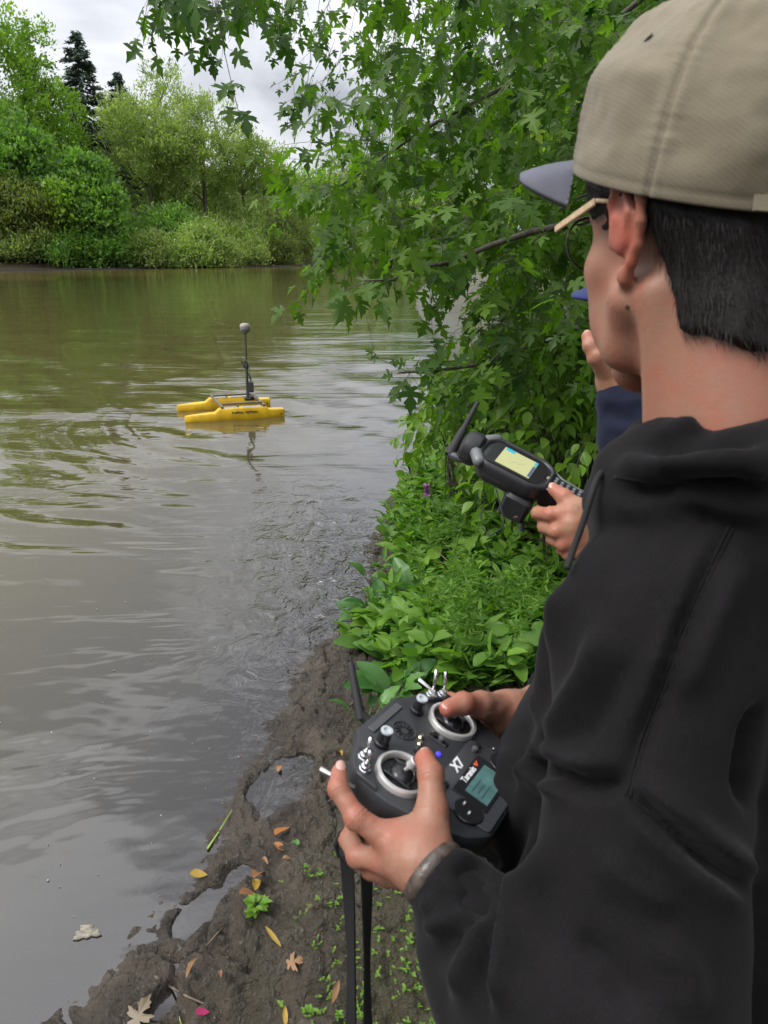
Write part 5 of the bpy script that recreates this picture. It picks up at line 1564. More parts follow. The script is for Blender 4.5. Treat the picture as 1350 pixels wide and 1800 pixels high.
    sp.build('speaker_slots', mat('slot_black', (.004, .004, .004), .8), root)
    sp = MB(); sp.lathe(C(0, .030, -.001), cN, [(.0135, 0), (.0135, .0019), (.0128, .0023), (.0120, .0019), (.0120, .001)], 36, cap=(False, False)); sp.build('speaker_rim', M_RCBODY, root, smooth=True)
    # power switch, lights
    for r, f in ((-.0055, .008), (.004, .012)):
        k = MB(); k.lathe(C(r, f, 0), cN, [(.0032, 0), (.0034, .0028), (.0020, .0045), (.0016, .006)], 12); k.build('toggle', M_GOLD, root, smooth=True)
    k = MB(); k.lathe(C(.0, -.012, 0), cN, [(.0030, 0), (.0030, .0016), (.0014, .0024)], 14); k.build('blue_light', M_BLUE, root, smooth=True)
    # trim sliders: recessed slots with grey tabs
    for (r, f, ax_) in ((-.019, -.002, 0), (.019, -.002, 0), (-.040, -.037, 1), (.040, -.037, 1)):
        A_, B_ = (cF, cR) if ax_ == 0 else (cR, cF)
        k = MB(); k.box(C(r, f, .0006), (A_, B_, cN), (.0115, .0036, .0010), .0008); so = k.build('trim_slot', M_RCPANEL, root)
        k = MB(); k.lathe(C(r, f, .001)-A_*.003, cN, [(.0030, 0), (.0038, .0016), (.0034, .0050), (.002, .0058)], 12); k.build('trim_tab', M_RCGREY, so, smooth=True)
        k = MB(); k.lathe(C(r, f, .001)+A_*.005, cN, [(.0030, 0), (.0036, .0016), (.0030, .0042)], 12); k.build('trim_tab', M_RCPANEL, so, smooth=True)
    # centre plate, lettering, screen
    plate = prism(round_poly([(-.050, -.026), (.050, -.026), (.056, -.046), (.052, -.094), (-.052, -.094), (-.056, -.046)][::-1], .004), [(-.0005, 0), (.0014, 0), (.0020, .0008)], C(0, 0), cR, cF, cN)
    plate.build('front_plate', M_RCGREY_DK, root, smooth=True)
    prism(round_poly([(-.034, -.0425), (.034, -.0425), (.034, -.082), (-.034, -.082)][::-1], .002), [(.0020, 0), (.0027, 0), (.0030, .0004)], C(0, 0), cR, cF, cN).build('screen_bezel', M_RCPANEL, root, smooth=True)
    k = MB(); k.box(C(0, -.0665, .0033), (cR, cF, cN), (.0250, .0125, .0003)); sc2 = k.build('screen', M_SCR, root)
    k = MB()
    for i in range(3): k.box(C(-.010+.0*i, -.060-.0055*i, .0037), (cR, cF, cN), (.011-.003*(i % 2), .0007, .0001))
    k.build('screen_text', mat('lcd_ink', (.03, .08, .08), .5), sc2)
    text_obj('X7', 'model_lettering', M_WHITE, root, C(.0005, -.0335, .0022), cR, cF, .0150, .0002, .0004, .25)
    text_obj('Taranis', 'lettering', M_WHITE, root, C(-.0025, -.0478, .0032), cR, cF, .0095, .0002, .00022, .15)
    k = MB(); k.lathe(C(.0175, -.0470, .0031), cN, [(.0024, 0), (.0024, .0003)], 14)
    k.box(C(.0212, -.0462, .0033), (nrm(cR+cF*.9), nrm(cF-cR*.9), cN), (.0020, .0007, .0001)); k.build('emblem', M_RED, root)
    # menu keys
    for s in (-1, 1):
        k = MB(); k.lathe(C(s*.0455, -.068, .001), cN, [(.0150, 0), (.0150, .0016), (.0142, .0024)], 34); ko = k.build('key_pad', M_RCPANEL, root, smooth=True)
        for j in range(2 if s < 0 else 3):
            k = MB(); k.box(C(s*.0455+(-.0035 if j % 2 else .0035), -.064-.0085*j+.003, .0038), (nrm(cR+cF*.15), cF, cN), (.0034, .0017, .0007), .0006); k.build('key', M_RCPANEL, ko)
            k = MB(); k.box(C(s*.0455+(-.0035 if j % 2 else .0035), -.064-.0085*j+.003, .0047), (cR, cF, cN), (.0020, .0008, .0001)); k.build('key_legend', M_WHITE, ko)
    # antenna
    a0 = C(.0, .066, -.018); a1 = C(-.004, .080, -.012)
    tip = P(616, 1164, .80)
    k = MB(); k.tube([C(0, .060, -.018), a0, a1], [.0062, .0062, .0055], 12); k.build('antenna_hinge', M_RUBBER, root, smooth=True)
    k = MB(); d = nrm(tip-a1); k.tube([a1-d*.006, a1+d*.02, a1+d*.05, tip-d*.004, tip], [.0052, .0046, .0040, .0038, .0030], 12); k.build('antenna', M_RUBBER, root, smooth=True)
    # screws
    for r, f in ((-.060, .040), (.060, .040), (-.06, -.05), (.06, -.05)):
        k = MB(); k.lathe(C(r, f, -.0005), cN, [(.0020, 0), (.0018, .0012), (.0006, .0008)], 10); k.build('screw', M_CHROME, root, smooth=True)
    # neck strap hanging from the left side
    st = empty('neck_strap', tuple(C(-.100, .02, -.04)), 'black webbing neck strap dangling from the left side of the remote control', 'strap')
    t0 = C(-.092, .012, -.050)
    k = MB(); k.tube([C(-.090, .012, -.040), t0, P(617, 1478, .70)], [.006, .0065, .006], 10, flat=.6); k.build('clip_webbing', M_WEB, st, smooth=True, auto=False)
    k = MB(); cpt = P(618, 1482, .70)
    k.lathe(cpt+np.array([0, 0, .008]), (0, 0, -1), [(.007, 0), (.011, .003), (.0125, .010), (.0125, .018), (.009, .024), (.008, .026)], 14); k.build('clip', M_BLACK, st, smooth=True)
    k = MB(); k.tube([cpt+[-.010, 0, .012], cpt+[-.015, 0, -.002], cpt+[-.012, 0, -.016]], [.0025, .003, .0025], 8); k.build('clip_lever', M_BLACK, st, smooth=True)
    def ribbon(pts, wd, name, th=.0011):
        rs = []
        for i, (p, tw) in enumerate(pts):
            t = nrm(pts[min(i+1, len(pts)-1)][0]-pts[max(i-1, 0)][0])
            u = nrm(np.cross(t, [math.sin(tw), math.cos(tw), 0])); v = np.cross(t, u)
            rs.append([p+u*wd+v*th, p-u*wd+v*th, p-u*wd-v*th, p+u*wd-v*th])
        MB().rings(rs).build(name, M_WEB, st, smooth=True)
    c0 = cpt+np.array([0, 0, -.016])
    for q, (dx, tw0, tw1) in enumerate([(-.005, .1, .35), (.010, -.3, -.9)]):
        pts = []
        for i in range(26):
            t = i/25; z = -t*.62
            pts.append((c0+np.array([dx*(1+.6*t)+(.012 if q else -.004)*t+.004*math.sin(t*6+q*2), (.012 if q else -.006)*t*2+.006*math.sin(4*t+q), z]), tw0+(tw1-tw0)*t+.7*math.sin(7*t+q*3)))
        if q: bottom = pts[-1]; 
        else: bottom0 = pts[-1]
        ribbon(pts, .0064, 'webbing')
    mid = [(bottom0[0]+(bottom[0]-bottom0[0])*t+np.array([0, 0, -.03*math.sin(t*math.pi)]), bottom0[1]*(1-t)+bottom[1]*t) for t in np.linspace(0, 1, 7)]
    ribbon(mid, .0072, 'webbing')
M_RCGREY_DK = mat('charcoal_panel', (0.040, 0.041, 0.045), 0.38)
M_WEB = mat('black_webbing', (0.010, 0.010, 0.011), 0.75, bump=.5, bscale=900, dist=.0006)
build_remote()

# ------------------------------------------------------------------ survey catamaran
def build_boat():
    M_Y = mat('yellow_plastic', (.70, .43, .012), .38, spec=.5, var=.22, vscale=7, bump=.08, bscale=40)
    M_DECK = mat('brushed_deck_plate', (.50, .50, .48), .35, metal=.5)
    M_BLK = mat('black_anodised', (.010, .010, .011), .55)
    M_CAN = mat('sensor_grey', (.16, .16, .16), .5); M_LID = mat('sensor_cream', (.40, .355, .285), .5)
    root = empty('survey_boat', tuple(BOAT_C+np.array([0, 0, .0])), 'yellow twin hulled survey boat with a tall black mast floating on the river', 'boat')
    X_ = nrm((stern_n-bow_n)*np.array([1, 1, 0])); 
    Ln = np.linalg.norm((stern_n-bow_n)[:2])
    Z_ = np.array([0, 0, 1.0]); Yd = np.cross(Z_, X_)       # towards the far hull
    def hull(bow, name_txt):
        # sections from bow to stern: (t, half width, keel z, chine z, deck z)
        S = [(0, .004, .000, .02, .070), (.012, .020, -.02, .01, .072), (.09, .042, -.05, .00, .078), (.20, .056, -.07, .0, .084), (.30, .060, -.08, .0, .090), (.345, .062, -.08, .0, .128), (.36, .062, -.08, .0, .134),
             (.80, .062, -.08, .0, .134), (.815, .062, -.08, .0, .128), (.845, .060, -.08, .0, .100), (.90, .060, -.075, .0, .098), (.995, .058, -.06, .0, .096), (1.0, .054, -.055, .0, .092)]
        mb = MB(); rs = []
        for t, w_, k_, c_, d_ in S:
            o = bow*np.array([1, 1, 0])+X_*(t*Ln)
            pr = [(-.3*w_, k_), (.3*w_, k_), (w_*.95, c_), (w_, d_-.012), (w_-.008, d_), (-w_+.008, d_), (-w_, d_-.012), (-w_*.95, c_)]
            rs.append([o+Yd*a+Z_*b for a, b in pr])
        mb.rings(rs)
        ho = mb.build('hull', M_Y, root, smooth=True)
        for t0, t1 in ((.375, .545), (.575, .79)):
            k = MB(); o = bow*np.array([1, 1, 0])+X_*((t0+t1)/2*Ln)+Z_*.136
            k.box(o, (X_, Yd, Z_), ((t1-t0)/2*Ln, .040, .003), .002); k.build('hatch', M_DECK, ho)
            k = MB(); k.box(o+X_*((t1-t0)/2*Ln-.012)+Z_*.005, (X_, Yd, Z_), (.010, .014, .006), .002); k.build('latch', M_BLK, ho)
        k = MB(); k.tube([bow*np.array([1, 1, 0])+X_*(.965*Ln)-Yd*.061+Z_*.045, bow*np.array([1, 1, 0])+X_*(.965*Ln)-Yd*.056+Z_*.045], .007, 10); k.build('bung', M_BLK, ho)
        return ho
    h1 = hull(bow_n, 0); h2 = hull(bow_f, 0)
    on = bow_n*np.array([1, 1, 0]); of = bow_f*np.array([1, 1, 0])
    for i, (tx, t_) in enumerate((('SeaFloor', .525), ('HyDrone', .665))):
        text_obj(tx, 'lettering', M_BLK, h1, on+X_*(t_*Ln)-Yd*.0635+Z_*.088, X_, Z_, .036, .0006, .0012)
    M_TUBE = mat('bronze_grey_tube', (.20, .165, .13), .35, metal=.7)
    for t in (.375, .795):
        k = MB(); a = on+X_*(t*Ln)-Yd*.055+Z_*.150; b = of+X_*((t-.0)*Ln)+Yd*.055+Z_*.150
        if t > .5: b = of+X_*((t)*Ln)+Yd*.055+Z_*.150
        k.box((a+b)/2, (b-a, X_, Z_), (np.linalg.norm(b-a)/2, .013, .013), .004); k.build('cross_bar', M_TUBE, root)
    for o_, s in ((on, 1), (of, -1)):
        k = MB(); a = o_+X_*(.385*Ln)+Yd*.052*s+Z_*.165; b = o_+X_*(.785*Ln)+Yd*.052*s+Z_*.165
        k.box((a+b)/2, (b-a, Yd, Z_), (np.linalg.norm(b-a)/2, .011, .011), .003); k.build('rail', M_TUBE, root)
    k = MB(); k.box((on+of)/2+X_*(.715*Ln)+Z_*.160, (X_, Yd, Z_), (.055, .05, .014), .005)
    k.box((on+of)/2+X_*(.745*Ln)+Z_*.180, (X_, Yd, Z_), (.020, .055, .010), .003); k.build('mast_plate', M_BLK, root)
    # mast with receiver
    mb0 = (on+of)/2+X_*(.700*Ln)+Z_*.16
    tx_, ty_, td_ = proj(mb0[None]); d_ = float(td_[0])
    top = P(431, 585, d_-.0); top = mb0+(top-mb0)
    k = MB(); k.tube([mb0, mb0+(top-mb0)*.5], [.0155, .0150], 12); k.build('lower_mast', M_BLK, root, smooth=True)
    k = MB(); k.tube([mb0+(top-mb0)*.5, top], [.0110, .0110], 12); k.build('upper_mast', M_BLK, root, smooth=True)
    ax_ = nrm(top-mb0); midp = mb0+(top-mb0)*.5
    k = MB(); k.lathe(midp-ax_*.035, ax_, [(.018, 0), (.021, .010), (.021, .05), (.017, .065)], 12); k.box(midp+X_*-.028+Z_*.02, (X_, Yd, ax_), (.016, .012, .035), .004); k.build('mast_clamp', M_BLK, root, smooth=True)
    lp = [midp-X_*.045+Z_*.09+Yd*0, midp-X_*.055+Z_*.05, midp-X_*.035+Z_*.0, midp+X_*.002-Z_*.06, midp+X_*.03-Z_*.14, midp+X_*.045-Z_*.22, mb0+X_*.035+Z_*.08]
    k = MB(); k.tube(lp, .0045, 7); k.build('cable', M_RUBBER, root, smooth=True, auto=False)
    k = MB(); k.tube([midp-X_*.045+Z_*.09, midp-X_*.01+Z_*.085, midp+X_*.022+Z_*.03, midp+X_*.03-Z_*.05, midp+X_*.022-Z_*.14], .004, 7); k.build('cable', mat('grey_cable', (.2, .2, .2), .5), root, smooth=True, auto=False)
    k = MB(); k.tube([mb0-X_*.03+Z_*.0, mb0+X_*.02+Z_*.06, mb0+X_*.09+Z_*.03, mb0+X_*.13-Z_*.01], .0035, 6); k.build('cable', M_RUBBER, root, smooth=True, auto=False)
    k = MB(); k.box(mb0+(top-mb0)*.175+X_*.040, (X_, Yd, ax_), (.030, .022, .058), .005); eb = k.build('electronics_box', M_BLK, root)
    k = MB(); k.tube([mb0+(top-mb0)*.25+X_*.045, mb0+(top-mb0)*.36+X_*.042], .005, 8); k.build('stub_antenna', M_RUBBER, eb, smooth=True)
    k = MB(); k.lathe(top, ax_, [(.016, -.01), (.030, .0), (.052, .022), (.056, .028), (.056, .060)], 24); ro = k.build('gps_receiver', M_CAN, root, smooth=True)
    k = MB(); k.lathe(top, ax_, [(.058, .060), (.0585, .064), (.057, .088), (.048, .098), (.02, .101)], 24); k.build('receiver_lid', M_LID, ro, smooth=True)
build_boat()
# ------------------------------------------------------------------ second person: navy jacket and cap, holding the handheld data collector
D0 = P(907, 817, 1.15)
dA = nrm(camv(.853, -.476, -.213)); dB = camv(-.41, -.483, -.774); dB = nrm(dB-dA*(dB@dA)); dN = np.cross(dB, dA); dN = dN if dN[2] > 0 else -dN
def Q(a, b, n=0.0): return D0+dA*a+dB*b+dN*n
def build_collector():
    root = empty('data_collector', tuple(D0), 'rugged black handheld data collector with map screen and antenna held by the person in navy', 'handheld computer')
    M_BUMP = mat('grey_rubber_bumper', (.14, .145, .15), .38)
    ol = round_poly([(-.060, -.022), (-.044, -.044), (.040, -.044), (.060, -.028), (.060, .028), (.040, .044), (-.044, .044), (-.060, .022)], .010)
    prism(ol, [(-.034, .016), (-.028, .006), (-.014, .0), (-.004, .0), (.002, .003), (.003, .006)], Q(0, 0), dA, dB, dN).build('shell', M_BLACK, root, smooth=True)
    # bumper rim round the face
    o = np.array(ol); c = o.mean(0); rs = []
    for sh_, hh in ((-.002, -.010), (-.0025, .000), (.0005, .0065), (.005, .0070), (.007, .0035)):
        v = o-c; L_ = np.linalg.norm(v, axis=1)[:, None]; q = c+v*(1-sh_/L_); rs.append([Q(x, y, hh) for x, y in q])
    MB().rings(rs, cap=(False, False)).build('bumper', M_BLACK, root, smooth=True, auto=False)
    for s in (1, -1):
        k = MB()
        k.tube([Q(-.063, s*.020, .0), Q(-.062, s*.0225, .0), Q(-.0485, s*.043, .0), Q(-.043, s*.0455, .0)], [.008, .0095, .0095, .007], 8)
        k.build('corner_guard', M_BUMP, root, smooth=True, auto=False)
    prism(round_poly([(-.046, -.033), (.040, -.033), (.048, -.018), (.048, .018), (.040, .033), (-.046, .033)], .004), [(.002, 0), (.0042, 0)], Q(0, 0), dA, dB, dN).build('glass_bezel', M_RCPANEL, root)
    m = bpy.data.materials.new('map_screen'); m.use_nodes = True; t = m.node_tree; b = t.nodes['Principled BSDF']
    b.inputs['Base Color'].default_value = (.30, .30, .15, 1); b.inputs['Roughness'].default_value = .18
    b.inputs['Emission Color'].default_value = (.38, .40, .20, 1); b.inputs['Emission Strength'].default_value = .38
    k = MB(); k.box(Q(0, 0, .0046), (dA, dB, dN), (.0290, .0265, .0004)); so = k.build('screen', m, root)
    M_CY = mat('cyan_ui', (.02, .28, .36), .3, emit=.35); M_DK = mat('dark_ui', (.06, .08, .14), .3, emit=.3); M_LN = mat('map_line', (.18, .2, .12), .3)
    k = MB(); k.box(Q(-.019, -.0225, .0052), (dA, dB, dN), (.0075, .0040, .0002)); k.box(Q(.0265, -.0205, .0052), (dA, dB, dN), (.0022, .0055, .0002)); k.box(Q(.0265, -.008, .0052), (dA, dB, dN), (.0015, .001, .0002)); k.build('screen_buttons', M_CY, so)
    k = MB(); k.box(Q(.0265, .006, .0052), (dA, dB, dN), (.0022, .018, .0002)); k.build('status_bar', M_DK, so)
    k = MB(); k.tube([Q(-.008, .01, .005), Q(-.002, .002, .005), Q(.006, .004, .005), (Q(.012, -.006, .005))], .0002, 4); k.tube([Q(.002, -.010, .005), Q(.008, .0, .005)], .0002, 4); k.build('map_track', M_LN, so)
    # keypad and handle
    hd = round_poly([(.052, -.034), (.066, -.024), (.095, -.020), (.185, -.017), (.192, -.010), (.192, .010), (.185, .017), (.095, .020), (.066, .024), (.052, .034)], .006)
    prism(hd, [(-.030, .010), (-.022, .003), (-.010, 0), (-.001, .0), (.002, .003)], Q(0, 0), dA, dB, dN).build('handle', M_BLACK, root, smooth=True)
    for s in (-1, 1):
        k = MB(); k.tube([Q(.060, s*.028, .003), Q(.072, s*.020, .003), Q(.100, s*.0165, .003), Q(.185, s*.014, .003)], .0016, 6); k.build('handle_trim', M_BUMP, root, smooth=True, auto=False)
    M_KEY = mat('grey_key', (.16, .165, .17), .45); M_KEY2 = mat('olive_key', (.22, .22, .12), .45)
    k = MB(); k.box(Q(.0545, .0, .0055), (dA, dB, dN), (.0032, .0042, .0012), .001); k.build('key', M_KEY2, root)
    k0 = None
    for i in range(12):
        for j in range(3 if i > 0 else 4):
            bb = (j-(1 if i > 0 else 1.5))*(.0085 if i > 0 else .008)
            if k0 is None:
                k = MB(); k.box((0, 0, 0), (dA, dB, dN), (.0026, .0028, .0013), .0008); k0 = k.build('key', M_KEY, None); me_ = k0.data
                bpy.data.objects.remove(k0)
                k0 = 1
            kk = bpy.data.objects.new('key', me_); COL.objects.link(kk); kk.location = Q(.066+.0100*i, bb, .0040); kk.parent = root; kk.matrix_parent_inverse = Matrix.Translation(root.location).inverted()
    # radio pod at the far end with the swivel antenna
    k = MB(); k.lathe(Q(-.058, 0, -.010), -dA, [(.020, 0), (.026, .004), (.028, .012), (.026, .026), (.018, .032)], 20); k.build('radio_pod', M_BLACK, root, smooth=True)
    a = P(815, 811, 1.17); b_ = P(791, 798, 1.18); tip = P(840, 707, 1.20)
    k = MB(); k.tube([Q(-.084, 0, -.008), a, a+(b_-a)*.6, b_], [.006, .0055, .0075, .0070], 12); k.build('antenna_hinge', M_CHROME_DK, root, smooth=True)
    k = MB(); d = tip-b_; k.tube([b_-d*.02, b_+d*.1, b_+d*.45, b_+d*.5, tip], [.0085, .0085, .0062, .0048, .0036], 12); k.build('antenna', M_RUBBER, root, smooth=True)
    # barcode grip under the body and loose cable
    k = MB(); pb = Q(.030, .030, -.045); k.box(pb, (dA, dB, dN), (.022, .018, .022), .005)
    p2 = P(912, 900, 1.15); k.tube([pb, p2], [.018, .016], 14); k.build('under_grip', M_BLACK, root, smooth=True)
    k = MB(); d = nrm(p2-pb); k.lathe(p2, d, [(.0162, 0), (.0166, .003), (.0150, .006)], 20); k.build('grip_ring', mat('copper_ring', (.30, .20, .15), .4, metal=.6), root, smooth=True)
    k = MB(); k.tube([p2+d*.004, p2+d*.02, p2+d*.026+np.array([-.004, 0, -.006])], [.006, .004, .005], 8); k.build('grip_plug', M_CHROME_DK, root, smooth=True)
    cab = [P(872, 860, 1.14), P(880, 890, 1.13), P(886, 915, 1.12), P(880, 930, 1.12), P(862, 942, 1.12), P(848, 928, 1.13), P(845, 905, 1.14), P(852, 880, 1.15)]
    k = MB(); k.tube(cab, .0012, 6); k.build('tether', M_RUBBER, root, smooth=True, auto=False)
M_CHROME_DK = mat('dark_metal', (.09, .09, .095), .35, metal=.6)
build_collector()

def build_person2():
    gx_, gy_ = .64, 1.36
    root = empty('person', (gx_, gy_, gz(gx_, gy_)), 'person in navy jacket and cap, hand at the chin, mostly hidden behind the other', 'person')
    F2 = nrm((-.95, .25, 0)); R2 = np.array([F2[1], -F2[0], 0]); 
    # F2 points left, so the person's right side is the far one
    H2 = frame_matrix((.500, 1.30, 1.662), -74, -6, 0)
    hv, hf, hr, g0, fld = make_head(H2, h=.0038)
    g = gz(gx_, gy_); tc_ = np.array([gx_, gy_, 0]); U = np.array([0, 0, 1.0])
    base = g
    S = lambda z: base+(z)*(1.0)
    sl = tc_-R2*.17+U*S(1.27); sr = tc_+R2*.17+U*S(1.27)
    # left hand round the collector handle
    wl = P(1078, 962, 1.10)
    th = [Q(.128, .030, -.004), Q(.112, .030, .010), Q(.094, .018, .014), Q(.077, .006, .0125)]
    th = [P(1030, 905, 1.075), P(1018, 893, 1.075), P(992, 874, 1.085), P(973, 860, 1.095)]
    ix = [P(1003, 900, 1.075), P(968, 904, 1.085), P(946, 902, 1.11), P(942, 898, 1.135)]
    md = [P(1005, 925, 1.07), P(978, 934, 1.08), P(957, 926, 1.11), P(955, 915, 1.135)]
    rg = [P(1012, 948, 1.07), P(990, 957, 1.08), P(972, 948, 1.11), P(968, 935, 1.135)]
    pk = [P(1022, 968, 1.075), P(1000, 975, 1.085), P(988, 966, 1.11), P(984, 955, 1.13)]
    el = np.array([.545, 1.13, 1.10+.02])
    fo = nrm(P(1150, 1020, 1.10)-wl)
    hl = hand_mesh([(th, [.0140, .0128, .0118, .0095]), (ix, [.0125, .0108, .0098, .0085]), (md, [.0125, .0108, .0098, .0085]), (rg, [.0118, .0100, .0092, .0080]), (pk, [.0105, .0090, .0080, .0070])],
        [(wl, ix[0], .024, .0150), (wl, md[0], .024, .0150), (wl, rg[0], .023, .0140), (wl, pk[0], .021, .0125), (wl, th[1], .022, .0140), (th[0], md[0], .014, .014)],
        ([wl, wl+fo*.05, wl+fo*.11], [.0255, .026, .031]), h=.0025)
    # right hand at the chin
    wr = P(1082, 672, 1.16)
    c_ = 1.17
    t2 = [P(1066, 650, 1.14), P(1050, 628, 1.13), P(1039, 608, 1.13), P(1033, 592, 1.135)]
    i2 = [P(1062, 620, 1.17), P(1059, 590, 1.175), P(1080, 577, 1.18), P(1096, 590, 1.185)]
    m2 = [P(1076, 622, 1.185), P(1074, 594, 1.195), P(1096, 588, 1.20), P(1108, 604, 1.20)]
    r2 = [P(1090, 630, 1.195), P(1090, 606, 1.205), P(1108, 604, 1.21), P(1114, 618, 1.21)]
    p2 = [P(1102, 642, 1.20), P(1104, 622, 1.21), P(1118, 620, 1.215), P(1122, 634, 1.21)]
    er = P(1128, 880, 1.22)
    fr_ = nrm(P(1093, 712, 1.16)-wr)
    hr2 = hand_mesh([(t2, [.0135, .0125, .0115, .0098]), (i2, [.0118, .0102, .0094, .0080]), (m2, [.0118, .0102, .0094, .0080]), (r2, [.011, .0096, .0088, .0076]), (p2, [.010, .0088, .0080, .0070])],
        [(wr, i2[0], .023, .0140), (wr, m2[0], .023, .0140), (wr, r2[0], .022, .0130), (wr, p2[0], .020, .0115), (wr, t2[1], .021, .0140)],
        ([wr, wr+fr_*.05, wr+fr_*.11], [.0250, .026, .031]), h=.0025)
    f = Field((.2, .85, base-.02), (1.0, 1.75, 1.62), .010)
    f.ell(tc_+U*S(1.12), (.15, .10, .20), (R2, F2, U), k=.02); f.ell(tc_+U*S(.88), (.14, .10, .16), (R2, F2, U), k=.04)
    nk = H2[1]+H2[0]@np.array([0, -.045, -.20])
    f.cap(tc_+U*S(1.2), nk, .07, .055, .04)
    f.chain([sl, el, wl+fo*.1], [.048, .038, .029], .03); f.chain([sr, er, wr+fr_*.1], [.048, .038, .029], .03)
    for s in (-1, 1):
        f.chain([tc_+R2*s*.085+U*S(.80), tc_+R2*s*.10+F2*.02+U*S(.45), tc_+R2*s*.11-F2*.02+U*S(.08)], [.078, .05, .036], .03)
        f.cap(tc_+R2*s*.11-F2*.02+U*S(.08), tc_+R2*s*.11+F2*.12+U*S(.04), .034, .026, .02)
    bv, bf = f.surf()
    V, Fc, A = join_meshes([(hv, hf, hr*.6), (bv, bf, None), (hl[0], hl[1], .8*red_hand(hl[0], [ix[0], ix[1], md[0], md[1], th[2], th[3], pk[1], rg[1]])), (hr2[0], hr2[1], .7*red_hand(hr2[0], [t2[1], t2[3], i2[1], i2[0]]))])
    link('body', mesh_np('body', V, Fc, attrs={'red': A}), root, M_SKIN2)
    make_hair(H2, fld, g0, 'hair', root, strands=1500, seed=9, rim=(.035, 8))
    make_cap(H2, root, M_NAVYCAP, M_NAVYCAP, seed=5, tilt=8.0, brim_len=.066, zr=.030, detail=False)
    for s in (-1, 1):
        eb = MB(); eb.lathe(W(H2, np.array([[s*.031, .0765, .0125]]))[0], H2[0][:, 1], [(.011*math.sin(q), -.011*math.cos(q)) for q in np.linspace(.1, 3.04, 9)], 12)
        e_ = eb.build('eye', M_EYE, root, smooth=True, auto=False)
        ib = MB(); ib.lathe(W(H2, np.array([[s*.031, .0865, .0125]]))[0], H2[0][:, 1], [(.0056, .0), (.005, .0012), (.0004, .0016)], 10); ib.build('iris', M_IRIS, e_, smooth=True)
    # jacket
    f = Field((.15, .80, base+.55), (1.05, 1.80, 1.62), .0075)
    f.ell(tc_+U*S(1.12), (.19, .135, .23), (R2, F2, U), k=.02); f.ell(tc_+U*S(.86), (.18, .14, .24), (R2, F2, U), k=.06)
    for S_, E_, W_, fw_ in ((sl, el, wl, fo), (sr, er, wr, fr_)):
        f.cap(tc_+U*S(1.30), S_, .07, .068, .04); f.cap(S_, E_, .072, .064, .04); f.cap(E_, W_+fw_*.09, .062, .050, .03); f.cap(W_+fw_*.085, W_+fw_*.030, .046, .038, .015)
    f.cap(nk+np.array([0, 0, -.03]), nk+np.array([0, 0, .022]), .078, .068, .03)
    f.cap(nk+np.array([0, 0, .0]), nk+np.array([0, 0, .1]), .052, .062, .006, 'cut')
    f.plane_cut((0, 0, base+.62), (0, 0, -1))
    V, Fc = f.surf(); V = smooth_v(V, Fc, 2, .5); N = vnormals(V, Fc)
    D = crease(V, N, [([(1058, 720), (1085, 735), (1130, 740)], 12, -.006), ([(1055, 700), (1090, 708), (1135, 705)], 10, .004), ([(1062, 760), (1095, 775), (1140, 770)], 12, -.005), ([(1045, 930), (1062, 915), (1080, 905)], 6, .003)])
    D += .005*noise3(V, 9, 13, 3)
    link('jacket', mesh_np('jacket', V+N*D[:, None], Fc), root, M_NAVY)
    f = Field((.3, 1.0, base+.02), (1.0, 1.75, base+.95), .010)
    f.ell(tc_+U*S(.80), (.165, .125, .13), (R2, F2, U), k=.02)
    for s in (-1, 1): f.chain([tc_+R2*s*.085+U*S(.78), tc_+R2*s*.10+F2*.02+U*S(.44), tc_+R2*s*.11-F2*.02+U*S(.08)], [.09, .068, .058], .03)
    V, Fc = f.surf(); link('trousers', mesh_np('trousers', smooth_v(V, Fc, 2), Fc), root, M_JEANS)
    for s in (-1, 1):
        e = tc_+R2*s*.11-F2*.02; zb = gz(e[0], e[1]); e = np.array([e[0], e[1], zb+.04])
        bo = Field(e-[.22, .22, .06], e+[.22, .22, .14], .008); bo.cap(e, e+[0, 0, .08], .05, .048, .02); bo.chain([e-F2*.03, e+F2*.06, e+F2*.14], [.042, .042, .037], .02); bo.plane_cut((0, 0, zb), (0, 0, -1))
        V, Fc = bo.surf(); link('boot', mesh_np('boot', smooth_v(V, Fc, 2), Fc), root, M_SHOE)
    for tip, prev_, nn_ in ((th[3], th[2], dN-FW*.7), (t2[3], t2[2], -FW)):
        d = nrm(tip-prev_); n2 = nrm(nn_-d*(nn_@d)); cc = tip+n2*.0078+d*.002; side = np.cross(d, n2)
        ring0 = [cc+d*.0068*math.cos(a)+side*.0066*math.sin(a)-n2*.0024*math.sin(a)**2-n2*.0015*max(0, math.cos(a)) for a in np.linspace(0, 2*math.pi, 16, endpoint=False)]
        MB().rings([ring0, [cc+(p-cc)*.82+n2*.0012 for p in ring0]], cap=(False, True)).build('fingernail', M_NAIL, root, smooth=True, auto=False)
build_person2()
